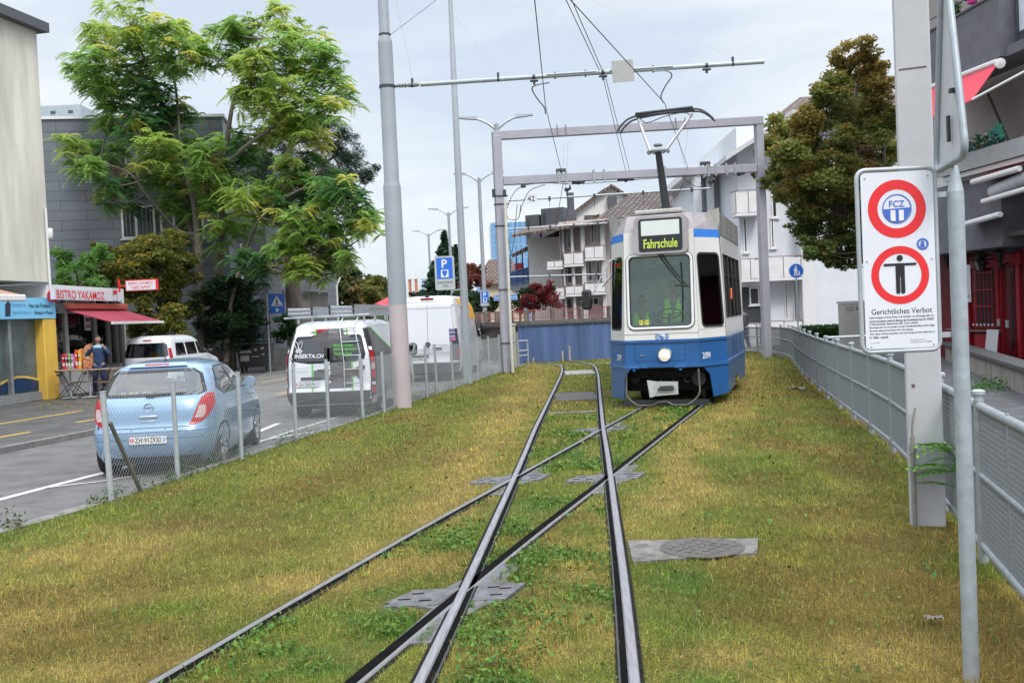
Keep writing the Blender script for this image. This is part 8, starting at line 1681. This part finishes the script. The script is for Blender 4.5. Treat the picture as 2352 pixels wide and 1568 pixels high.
for u,lab in ((2202,'black wall lantern on the left part of the pub front'),(2278,'black wall lantern between clock and pub door'),(2326,'black wall lantern above the pub door')):
    q=WF.at(*WF.sz(u,588),.35);ln=thing('wall_lantern',lab,'lantern',q,0,'black lanterns on the pub front');mb=MB();mb.lathe([(.02,-.35),(.05,-.22),(.12,.10),(.14,.12),(.02,.30),(.01,.38)],q,6);mb.build('lantern_body',blackp,ln,world=True);mb=MB();mb.tube([q+UPZ*-.25,q-WF.n*.3-UPZ*.15],.03,6);mb.lathe([(.10,0),(.10,.05)],q-WF.n*.33-UPZ*.12,12,ax=WF.n);mb.build('bracket',blackp,ln,world=True)
q=PP(2213,652,WF.p+WF.n*1.0,WF.d);hs=thing('pub_sign','white hanging light box sign with a crest in front of the red pub','sign',q);a_=R(-22)
mb=MB();mb.box(q,(.34,.26,.98),rz=a_,b=.01);mb.build('light_box',mat('lightbox_white',(.60,.61,.66),.5,0,.03),hs,world=True);fx_=Vector((math.cos(a_),math.sin(a_),0));fn_=Vector((math.sin(a_),-math.cos(a_),0));f0_=q+fn_*.133
mb=MB();text(mb,'Saatlen Pub',f0_-UPZ*.32,fx_,UPZ,w=.26,h=.10);mb.build('lettering',black,hs,world=True)
mb=MB();mb.prism([(-.08,.12),(0,.17),(.08,.12),(.08,-.06),(0,-.14),(-.08,-.06)],f0_+UPZ*.05,fx_,UPZ,0,.004);mb.prism([(-.05,.22),(0,.34),(.05,.22)],f0_+UPZ*.05,fx_,UPZ,0,.004);mb.build('crest',fb,hs,world=True);mb=MB();mb.prism(rrect(.11,.06,.01),f0_+UPZ*.05+fn_*.005,fx_,UPZ,0,.002);mb.build('crest_band',whitep,hs,world=True)
mb=MB();mb.prism([(-.03,.16),(.03,.16),(0,.25)],f0_+UPZ*.08+fn_*.005,fx_,UPZ,0,.003);mb.build('crest_flame',signred,hs,world=True);mb=MB();mb.tube([q+UPZ*.48,q+UPZ*.62,q+UPZ*.62-WF.n*1.0],.02,6);mb.build('bracket',blackp,hs,world=True)
q0,q1=PP(2258,815,WF.p+WF.n*.7,WF.d),PP(2285,822,WF.p+WF.n*.7,WF.d);zt_=PP(2258,757,WF.p+WF.n*.7,WF.d).z;mb=MB();mb.add([q0-UPZ*.3,q1-UPZ*.3,q1+UPZ*(zt_-q1.z)+Vector((.12,0,0))-WF.n*-.0,q0+UPZ*(zt_-q0.z)+Vector((.12,0,0))]+[v+Vector((.03,.03,0)) for v in (q0-UPZ*.3,q1-UPZ*.3,q1+UPZ*(zt_-q1.z)+Vector((.12,0,0)),q0+UPZ*(zt_-q0.z)+Vector((.12,0,0)))],[(0,1,2,3),(4,5,6,7),(0,1,5,4),(1,2,6,5),(2,3,7,6),(3,0,4,7)]);tag(mb.build('white_board',mat('board_white',(.50,.50,.52),.7,0,.04)),'plain whitish board leaning against the red pub front under the clock','board')
tw_=thing('terrace_wall','low stained concrete wall with dark stone coping in front of the pub','wall',(9,19,0));A_,B_=PZ(2195,838),PZ(2400,928);A_=B_+(A_-B_)*1.15;d=(B_-A_).normalized();nn=Vector((d.y,-d.x,0));nn=nn if nn.x <0 else -nn;zc1=PP(2280,822,A_,d).z
print('twall',A_,B_,zc1)
mb=MB();T=Matrix((d,Vector((-d.y,d.x,0)),UPZ)).transposed();cc=(A_+B_)/2-nn*.14;mb.box(cc+UPZ*(zc1-.1)/2,((B_-A_).length+1,.26,zc1-.08),M=T);mb.build('wall',mat('stained_concrete',(.30,.28,.24),.9,0,.3,2.2,bump=.2,stretch=(2,2,.5)),tw_,world=True)
mb=MB();mb.box(cc+UPZ*(zc1-.02),((B_-A_).length+1.1,.42,.10),M=T,b=.015);mb.build('coping',mat('dark_stone_coping',(.075,.075,.075),.8,0,.4,12,bump=.3),tw_,world=True)
t=thing('clock_tower','small orange brick chimney tower far down the road','tower',(PY(948,660,150).x,150,0));o=PY(948,641,150);mb=MB();[mb.box((o.x+x,150,o.z/2),(.32,1.2,o.z)) for x in (-.48,.48)];mb.box((o.x,150.2,o.z/2-1),(.8,.6,o.z-3));mb.build('pillar',mat('orange_brick',(.48,.17,.08),.8,0,.1),t,world=True)
mb=MB();mb.box((o.x,150,o.z+.05),(1.5,1.5,.15));mb.tube([(o.x,150,o.z),(o.x,150,o.z+7)],.06,5);mb.build('cap',frame_w,t,world=True)
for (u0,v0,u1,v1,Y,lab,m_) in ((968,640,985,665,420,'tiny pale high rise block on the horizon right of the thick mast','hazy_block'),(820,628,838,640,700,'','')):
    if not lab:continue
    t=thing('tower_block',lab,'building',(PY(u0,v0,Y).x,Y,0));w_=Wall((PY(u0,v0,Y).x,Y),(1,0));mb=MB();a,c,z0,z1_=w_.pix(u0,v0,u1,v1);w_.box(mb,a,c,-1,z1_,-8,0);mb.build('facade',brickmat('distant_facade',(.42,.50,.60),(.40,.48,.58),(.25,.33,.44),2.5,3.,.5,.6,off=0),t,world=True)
rt=thing('market_tent','red pitched canopy beyond the ladders, left of the thick mast','tent',PY(882,690,70));mb=MB();P=[PY(u,v,Y) for u,v,Y in ((862,697,70),(888,684,70),(900,684,74),(905,700,70),(888,703,66))];mb.add(P+[P[0]-UPZ*.3,P[4]-UPZ*.3,P[3]-UPZ*.3],[(0,1,4),(1,2,3,4),(0,4,6,5),(4,3,7,6)]);mb.build('canopy',cl,rt,world=True)
mb=MB();[mb.tube([Vector((P[k].x,P[k].y,0)),P[k]],.05,6) for k in (0,3,4)];mb.build('legs',galv,rt,world=True)
t=thing('street_lamp','distant single armed street lamp in front of the trees left of the thick mast','street lamp',(PY(777,760,58).x,58,0));a=PY(776,712,58);tpx=PY(772,632,58);mb=MB();mb.tube([Vector((tpx.x,58,0)),Vector((tpx.x,58,tpx.z-.6)),Vector((tpx.x+.3,58,tpx.z))],.06,8);mb.tube([Vector((tpx.x+.3,58,tpx.z)),PY(905,700,58)+UPZ*99] ,.01,3) if False else None;mb.build('pole',whitep,t,world=True,smooth=50)
# ================================================================== VEGETATION
hl_=MB();px=np.linspace(-900,500,60);hz=1.83+(45+35*np.array([vnoise(np.array([x]),np.array([3.]),.004,2)[0] for x in px])-28)
vs=[];
for x,h in zip(px,hz):vs+=[(x,2200,-2),(x,2200,max(8,h)),(x,2460,-2)]
hl_.add(vs,[(3*i,3*i+3,3*i+4,3*i+1) for i in range(59)]+[(3*i+1,3*i+4,3*i+5,3*i+2) for i in range(59)]);struct(hl_.build('hills',mat('far_forest',(.06,.09,.05),.9,0,.2,.01)))
PINE=attr_mat('pine_needles',.7,3,0,trans=.15);bark=mat('grey_brown_bark',(.16,.13,.11),.9,0,.35,5,bump=.6,bs=12,stretch=(2,2,.4));bark2=mat('smooth_grey_bark',(.11,.095,.075),.85,0,.2,4,bump=.2)
def hexcol(base,n,var=.35,mixc=None,p=.2):
    c=np.array(base)*RNG.uniform(1-var,1+var,(n,1));
    if mixc is not None:m=RNG.uniform(0,1,n) <p;c[m]=np.array(mixc)*RNG.uniform(.7,1.2,(m.sum(),1))
    return c
def blob_pts(n,c,rx,ry,rz):
    v=RNG.normal(0,1,(n,3));v /= np.linalg.norm(v,axis=1)[:,None];r=RNG.uniform(.05,1,(n,1))**.40*RNG.uniform(.8,1.25,(n,1));return c+v*r*np.array([rx,ry,rz]),v
def tree(name,lab,cat,base,Y,blobs,leaf,dens,cols,tips=None,trunks=(),mat_=None,asp=.5,grp=None,bk=None,tr=.2,dsp=1.2,limb_r=.035,seed=1,sub=11,up=.3,ptip=.5):
    """crown from sub-clumps scattered inside each surveyed blob; limbs run from the trunk to every blob"""
    rr=random.Random(seed);t=thing(name,lab,cat,base,0,grp);P=[];Cc=[];ctr=[]
    for b in blobs:
        u,v,rpx=b[:3];k=b[3] if len(b) >3 else 0;yy=Y+rr.uniform(-dsp,dsp);c=np.array(PY(u,v,yy));r_=rpx*yy/FPX;ctr.append((Vector(c),r_))
        for s_ in range(sub):
            d=np.array([rr.gauss(0,1) for _ in range(3)]);d /= np.linalg.norm(d);cc=c+d*r_*rr.uniform(.3,1.02);sr=r_*rr.uniform(.26,.62);n=max(16,int(dens*(sr*sr)*190));pts,nv=blob_pts(n,cc,sr*1.15,sr*1.15,sr*.75)
            base_c=cols[k % len(cols)];tone=rr.uniform(.75,1.3);col=hexcol(np.array(base_c)*tone,n,.28)
            if tips is not None:m=RNG.uniform(0,1,n) <np.clip((nv[:,2]*.6+.2)*ptip*(1 if rr.random() <.6 else .15),0,1);col[m]=np.array(tips)*RNG.uniform(.6,1.2,(m.sum(),1))
            P.append(pts);Cc.append(col)
    P=np.concatenate(P);Cc=np.concatenate(Cc);leaf_cloud('crown',P,leaf,np.clip(Cc,.004,.7),t,mat_ or LEAFM,asp,True,up)
    for pts,r0,r1 in trunks:
        pts=[PY(u,v,Y+(dy if len(q_) >2 else 0)) for q_ in pts for u,v,dy in [(*q_[:2],q_[2] if len(q_) >2 else 0)]];pts[0].z=min(pts[0].z,ZR) if pts[0].z <1.2 else pts[0].z;cp=catmull(pts,5);n=len(cp);mb=MB();mb.tube(cp,[r0+(r1-r0)*i/(n-1) for i in range(n)],10)
        tk=mb.build('trunk',bk or bark2,t,smooth=60,world=True)
        if pts is not None:ends=cp
        mb=MB()
        for c,r_ in ctr:
            j=min(range(n//3,n),key=lambda i:(cp[i]-c).length+abs(cp[i].z-c.z+r_)*.6);a=cp[j]
            if (a-c).length >7 or (a-c).length <.2:continue
            mid=a.lerp(c,.5)+Vector((rr.uniform(-.2,.2),rr.uniform(-.2,.2),-.12*(c-a).length*.5));mb.tube(catmull([a,mid,c],4),[limb_r*(1-.09*i) for i in range(9)],5)
        if mb.v:mb.build('limb',bk or bark2,t,smooth=60,world=True)
    return t
def fronds(name,P,D_,ln,wd,cols,par,nl=8):
    """pinnate leaves : a row of paired leaflets along a drooping stalk, all in one mesh"""
    n=len(P);V=[];K=[];side=np.cross(D_,[0,0,1.]);side /= np.linalg.norm(side,axis=1)[:,None]+1e-6
    for k in range(1,nl+1):
        f=k/nl;c=P+D_*ln[:,None]*f-np.array([0,0,1.])*(ln*.55*f*f)[:,None]
        for sg in (-1,1):
            L_=wd*(1.15-.6*abs(f-.45));tip=c+side*sg*L_[:,None]+D_*(L_*.45)[:,None]-np.array([0,0,1.])*(L_*.35)[:,None];mid=(c+tip)/2;wv=D_*(L_*.27)[:,None]
            V.append(np.stack([c,mid-wv,tip,mid+wv],1));K.append(np.repeat(cols*RNG.uniform(.85,1.15,(n,1)),4,0).reshape(n,4,3))
    V=np.stack(V,1).reshape(-1,3);K=np.stack(K,1).reshape(-1,3);F_=np.arange(len(V)).reshape(-1,4);return npmesh(name,V,F_,LEAFM,par,cols=K,world=True)
def frond_tree(lab,base,Y,blobs,trunks,cols,seed=3,dens=30,ln0=.55,name='tree_of_heaven',seeds=()):
    rr=random.Random(seed);t=thing(name,lab,'tree',base);P=[];D2=[];Cc=[];ctr=[]
    for b in blobs:
        u,v,rpx=b[:3];k=b[3] if len(b) >3 else 0;yy=Y+rr.uniform(-1.6,1.6);c=np.array(PY(u,v,yy));r_=rpx*yy/FPX;ctr.append((Vector(c),r_))
        n=int(dens*r_*r_*4.2)+6;ncl=max(6,int(n/3.1))
        for q in range(ncl):
            d=np.array([rr.gauss(0,1) for _ in range(3)]);d /= np.linalg.norm(d);cc=c+d*r_*1.12*rr.uniform(.1,1.0)**.6;m=9;a=RNG.uniform(0,6.28,m);e=RNG.normal(.15,.35,m);dd=np.stack([np.cos(a)*np.cos(e),np.sin(a)*np.cos(e),np.sin(e)],1)
            P.append(np.repeat(cc[None],m,0)+RNG.normal(0,.05,(m,3)));D2.append(dd);tone=rr.uniform(.7,1.25);cb=np.array(cols[k]);
            if rr.random() <.10:cb=np.array(cols[1])
            Cc.append(np.repeat((cb*tone)[None],m,0)*RNG.uniform(.85,1.15,(m,1)))
    P=np.concatenate(P);D2=np.concatenate(D2);Cc=np.concatenate(Cc);n=len(P);fronds('crown',P,D2,ln0*RNG.uniform(.6,1.2,n),.15*RNG.uniform(.7,1.2,n),np.clip(Cc,.004,.6),t)
    for pts,r0,r1 in trunks:
        pts=[PY(q[0],q[1],Y+(q[2] if len(q) >2 else 0)) for q in pts];cp=catmull(pts,6);n=len(cp);mb=MB();mb.tube(cp,[r0+(r1-r0)*i/(n-1) for i in range(n)],10);mb.build('trunk' if r0 >.12 else 'limb',bark2,t,smooth=60,world=True)
    allp=[p for pts,r0,r1 in trunks for p in catmull([PY(q[0],q[1],Y+(q[2] if len(q) >2 else 0)) for q in pts],6) if p.z >3.5]
    mb=MB()
    for c,r_ in ctr:
        a=min(allp,key=lambda p:(p-c).length+max(0,p.z-c.z)*1.5)
        if (a-c).length <.3:continue
        mid=a.lerp(c,.55)+Vector((rr.uniform(-.15,.15),rr.uniform(-.2,.2),-.10*(c-a).length));cp=catmull([a,mid,c],4);mb.tube(cp,[.05-.036*i/(len(cp)-1) for i in range(len(cp))],5)
        for q in range(3):mb.tube([cp[-3],c+Vector((rr.uniform(-1,1),rr.uniform(-1,1),rr.uniform(-.2,1)))*r_*.7],[.018,.006],4)
    mb.build('branches',bark2,t,smooth=60,world=True)
    if seeds:
        S_=np.concatenate([np.array(PY(u,v,Y-1.2))+RNG.normal(0,.14,(60,3)) for u,v in seeds]);leaf_cloud('seed_clusters',S_,.07,hexcol((.35,.15,.08),len(S_),.4),t)
    return t
AG=(.30,.48,.12);AY=(.70,.68,.14);AD=(.11,.25,.08);AL=(.42,.56,.13)
big=[(300,55,62,3),(238,95,45,3),(215,140,42),(260,165,48),(370,70,42),(425,75,36,3),(455,110,34,3),(330,140,58),(400,140,46),(300,215,55),(250,235,36),(360,225,52,2),(400,260,44,2),(330,285,46,2),(375,300,42,2),(470,135,30),(175,155,34),(205,185,34),(255,280,30),
       (520,55,34),(560,70,40),(545,120,44),(595,120,40,3),(628,30,30,3),(655,70,38,3),(650,120,44),(700,90,34),(740,120,38),(700,160,46),(760,165,38),(790,215,34),(600,180,44),(555,215,32,3),(590,235,38,1),(640,215,48,3),(700,230,46),(755,250,40),(660,280,42,3),(600,300,42),(560,350,36,2),(690,300,40,3),(725,320,34,1),(570,165,34,3),
       (158,335,30,3),(195,345,34),(225,375,34),(260,350,28),(185,385,26),(250,420,26,2),(240,455,22),(285,430,26,2),(300,465,22,2),
       (360,350,44,3),(420,335,38),(350,400,40),(410,400,48),(470,380,46),(520,400,38),(450,450,48),(500,470,46),(555,460,44,3),(400,470,36),(600,490,42),(560,520,34),(620,430,32),(640,500,28),(500,530,36),(430,530,26,2),(480,350,38),(530,330,28)]
frond_tree('tallest feathery yellow green tree, in front of the panel clad building',PY(474,800,40),40,big,[([(466,830),(462,720),(458,620),(452,520),(440,440),(395,300,.5),(350,180),(300,60)],.21,.04),([(484,830),(492,700),(505,590),(512,500),(505,400),(520,330),(535,240),(560,180),(600,90)],.20,.04),([(505,400),(560,340,-1),(640,280,-1),(700,200),(740,130)],.10,.03),([(455,540),(410,530,.3),(370,490,-.3),(330,440,-1),(300,400,-1),(230,370)],.085,.03),([(462,620),(430,480,1),(415,330),(400,180,.5),(370,90)],.10,.03),([(512,500),(560,480),(620,470)],.06,.02)],
           [AG,AY,AD,AL],3,21,.55,seeds=((275,395),(490,365),(205,455),(470,430),(400,365),(500,385)))
rt_=[(660,395,40),(720,400,46,2),(770,420,44,2),(690,440,42,2),(750,470,50),(810,455,38,2),(840,490,30),(700,500,46),(760,520,46),(820,520,34),(855,520,22),(680,550,44,3),(730,575,44,3),(780,570,36),(690,605,40,3),(740,620,34,3),(665,620,26,3),(770,610,24),(640,560,26),(560,590,30,2),(590,625,28,2),(610,600,22,2),(640,470,26,2),(800,590,24)]
frond_tree('smaller drooping tree of heaven hanging over the works van, right of the tall one',PY(600,800,38.5),38.5,rt_,[([(520,830),(530,700),(560,590,.6),(600,500),(680,440),(740,430),(800,450)],.10,.03),([(600,500),(660,520),(720,560),(740,600)],.05,.02),([(560,590),(575,600),(600,620)],.04,.02)],[AG,AY,AD,AL],5,22,.5,seeds=((640,620),(660,600),(720,600)))
tree('pine_tree','dark Austrian pine with a thick scaly trunk behind the feathery trees','tree',PY(678,780,47),47,[(640,300,40),(700,300,44),(745,290,30),(620,350,46),(690,350,44),(760,330,34),(800,340,34),(830,390,30),(790,400,34),(850,395,18),(600,400,34),(740,420,40),(820,440,20),(845,505,26),(800,500,30),(700,470,40),(640,440,36),(770,560,24),(725,270,24),(655,250,26),(865,385,10),(780,300,30),(800,370,34),(840,410,22),(855,500,16),(760,390,36)],.24,7.5,[(.022,.05,.028),(.035,.065,.035)],None,[([(680,790),(676,700),(668,600),(655,500),(652,400),(670,330),(690,280)],.44,.10),([(652,400),(720,380),(800,350)],.08,.03),([(660,520),(730,470),(830,510)],.08,.03)],PINE,.10,None,bark,seed=11,sub=9,up=.0)
tree('autumn_shrub','large olive and yellow autumn shrub between bistro and tall tree trunk','shrub',PY(330,790,38),38,[(340,600,50),(290,620,46),(390,590,44),(250,650,40),(300,690,44),(360,660,48),(410,640,44),(270,590,30),(320,740,40),(380,730,44),(420,700,40),(240,600,26),(400,550,30),(350,560,30),(430,590,30),(360,780,34),(415,775,30),(230,570,18)],.17,7.5,[(.15,.17,.04),(.12,.17,.04)],(.42,.32,.05),[([(370,820),(365,720),(350,620)],.06,.02)],seed=21,ptip=.6)
tree('tree_of_heaven_sapling','bright green feathery bush above the bistro roof beside the beige building','shrub',PY(170,700,35.5),35.5,[(150,600,30),(190,590,30),(150,640,34),(200,630,34),(230,580,22),(170,665,24),(225,650,24)],.22,6,[(.12,.26,.06),(.08,.19,.05)],(.34,.42,.14),[([(180,800),(180,650)],.05,.02)],seed=22,asp=.3)
tree('laurel_bush','dense dark green rounded bush beside the tree trunks, left of the crossing sign','shrub',PY(525,790,39),39,[(525,690,48),(560,720,44),(500,740,44),(545,755,44),(480,700,36),(570,690,30),(510,660,34),(470,760,34),(555,780,34),(585,735,22)],.15,12,[(.022,.045,.02),(.03,.055,.02)],(.05,.07,.03),[([(520,820),(522,700)],.07,.03)],seed=23,asp=.4)
tree('clipped_bush','bright green bush left of the works van under the pine trunk','shrub',PY(655,760,44),44,[(655,740,22),(670,755,20),(650,765,20),(690,762,14)],.12,12,[(.04,.11,.025)],None,[([(660,800),(660,760)],.04,.02)],seed=24)
mp=[(1975,118,34,1),(1940,150,38,1),(2005,150,42,1),(1915,200,40),(1965,205,46),(2020,215,46,1),(1905,255,42),(1850,285,40,1),(1955,270,46),(2015,290,46),(1800,295,34),(1770,330,30),(1815,345,44),(1870,345,46),(1930,335,46),(1990,350,46,1),(2040,350,40),(1785,395,36),(1840,410,46,1),(1900,410,48),(1960,410,48,1),(2025,420,46),(1745,345,16),(1735,400,14),(1755,420,16),(1810,455,38),(1865,470,44),(1925,475,48,1),(1990,480,46),(2045,480,40),(1840,520,36,2),(1890,530,42,2),(1945,540,44,2),(2005,545,42,2),(1870,575,32,2),(1910,595,30,2),(1950,590,28,2),(2040,545,34,2),(1985,590,20,2)]
tree('maple_tree','maple turning brown and orange between the gantry and the prohibition sign','tree',PY(2010,800,34),34,mp,.15,13,[(.21,.24,.065),(.29,.24,.065),(.12,.18,.05)],(.38,.20,.05),[([(2015,860),(2010,700),(1990,560),(1965,420),(1960,280),(1975,150)],.24,.05),([(1990,560),(1930,460),(1850,380),(1800,330)],.12,.03),([(2010,650),(2030,500),(2030,300)],.12,.04),([(1980,560),(1900,540),(1850,500)],.08,.03)],seed=31,bk=bark,ptip=.5,dsp=1.8,limb_r=.025)
BG='background trees beyond the vans'
for k,(lab,Y,bl,cc,tp) in enumerate((
    ('olive green tree beyond the works van, nearest the pine trunk',62,[(715,680,34),(745,660,34),(730,710,30),(705,720,26)],(.07,.10,.03),(.20,.14,.04)),
    ('russet and olive tree above the ladders on the works van',68,[(780,670,34),(800,695,30),(760,700,30),(815,665,24),(785,640,24)],(.10,.10,.035),(.26,.15,.05)),
    ('tall dark green tree in the row beyond the works van',80,[(760,630,30),(800,630,28),(780,655,30),(820,650,24)],(.05,.085,.03),None),
    ('yellowish green tree just left of the thick mast',75,[(850,680,32),(875,690,28),(840,705,28),(865,660,24)],(.13,.14,.035),(.34,.27,.05)),
    ('dark round topped tree sticking up left of the thick mast',95,[(865,650,26),(880,665,24),(845,655,20),(890,690,20)],(.055,.08,.035),(.16,.12,.05)),
    ('green tree partly hidden behind the thick mast and delivery van',90,[(910,700,24),(930,705,20),(900,680,22)],(.05,.085,.04),None),
    ('small dark tree below the orange brick tower',140,[(955,678,14),(975,675,14),(990,680,12)],(.045,.075,.04),None))):
    tree('background_tree',lab,'tree',PY(bl[0][0],790,Y),Y,bl,.38,2.2,[cc],tp,[([(bl[0][0],800),(bl[0][0],bl[0][1])],.2,.06)],grp=BG,seed=40+k,dsp=2,sub=8)
def conifer(lab,u,vt,vb,Y,wpx,seed):
    t=thing('conifer',lab,'tree',PY(u,740,Y));rr=random.Random(seed);tp=PY(u,vt,Y);P=[];W_=4.2*wpx*Y/FPX
    for k in range(7000):f=rr.random()**.7;r_=W_*f*rr.uniform(.2,1)*(.75+.25*math.sin(f*40));a=rr.uniform(0,6.28);z=tp.z-(tp.z-PY(u,vb,Y).z)*f;P.append((tp.x+math.cos(a)*r_,Y+math.sin(a)*r_,z-r_*.2))
    leaf_cloud('crown',np.array(P),.50,hexcol((.03,.07,.035),len(P),.4),t,PINE,.35);mb=MB();mb.tube([Vector((tp.x,Y,0)),tp-UPZ*.5],[.25,.03],8);mb.build('trunk',bark,t,world=True)
conifer('tallest dark conifer behind the big parking sign',1020,530,740,88,26,1);conifer('second dark conifer right of the parking sign',1046,562,740,92,18,2);conifer('left dark conifer behind the far lamp post',996,600,740,90,20,3)
for k,(lab,Y,bl,cc,tp,lf) in enumerate((
    ('bushy green tree behind the parking sign pole',60,[(1075,690,26),(1100,700,22),(1050,690,20),(1125,700,18),(1100,680,20)],(.04,.08,.03),(.10,.10,.04),.25),
    ('pinkish red autumn tree between the two lamp posts',66,[(1075,620,18),(1085,640,24),(1100,620,16),(1100,650,20),(1070,650,16)],(.20,.07,.05),(.38,.14,.09),.25),
    ('dark green bush under the blue steel balcony',58,[(1195,690,20),(1215,670,20),(1240,665,18),(1265,670,16),(1180,700,18)],(.03,.06,.025),None,.22),
    ('bright red Japanese maple bush above the red railings',50,[(1225,675,26),(1255,670,28),(1240,695,28),(1210,700,22),(1275,695,24),(1265,655,16),(1230,655,16)],(.17,.025,.028),(.30,.05,.05),.15))):
    tree('autumn_tree' if k in (1,3) else 'leafy_tree',lab,'tree',PY(bl[0][0],760,Y),Y,bl,lf,5,[cc],tp,[([(bl[0][0],790),(bl[0][0],bl[0][1])],.12,.05)],seed=60+k,dsp=1,sub=8)
def hedge(lab,u0,v0,u1,v1,Y,dp,cc,leaf=.10):
    a,b=PY(u0,v0,Y),PY(u1,v1,Y);t=thing('hedge',lab,'hedge',((a.x+b.x)/2,Y,0));h=a.z;n=int(abs(b.x-a.x)*(h+dp)*700);n=min(n,26000);P=[]
    for i in range(n):
        f=random.random();x=random.uniform(a.x,b.x)
        P.append((x,Y-random.random()*.06,random.uniform(0,h)) if f <.6 else (x,Y+random.uniform(0,dp),h+random.gauss(0,.025)))
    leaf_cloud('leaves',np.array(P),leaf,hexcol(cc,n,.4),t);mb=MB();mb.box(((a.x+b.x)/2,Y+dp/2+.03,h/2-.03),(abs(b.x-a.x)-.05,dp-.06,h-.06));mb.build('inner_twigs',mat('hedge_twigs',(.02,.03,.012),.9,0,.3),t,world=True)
hedge('low clipped dark green hedge in front of the blank white wall',1850,752,2010,745,34,1.2,(.04,.10,.02))
pts=np.array([tuple(PZ(random.gauss(2270,25),random.gauss(893,5))+UPZ*abs(random.gauss(0,.10))) for i in range(260)]);o=leaf_cloud('wall_weeds',pts,.07,hexcol((.08,.18,.04),260,.4));tag(o,'small weeds at the foot of the terrace wall','weeds');o['kind']='stuff'
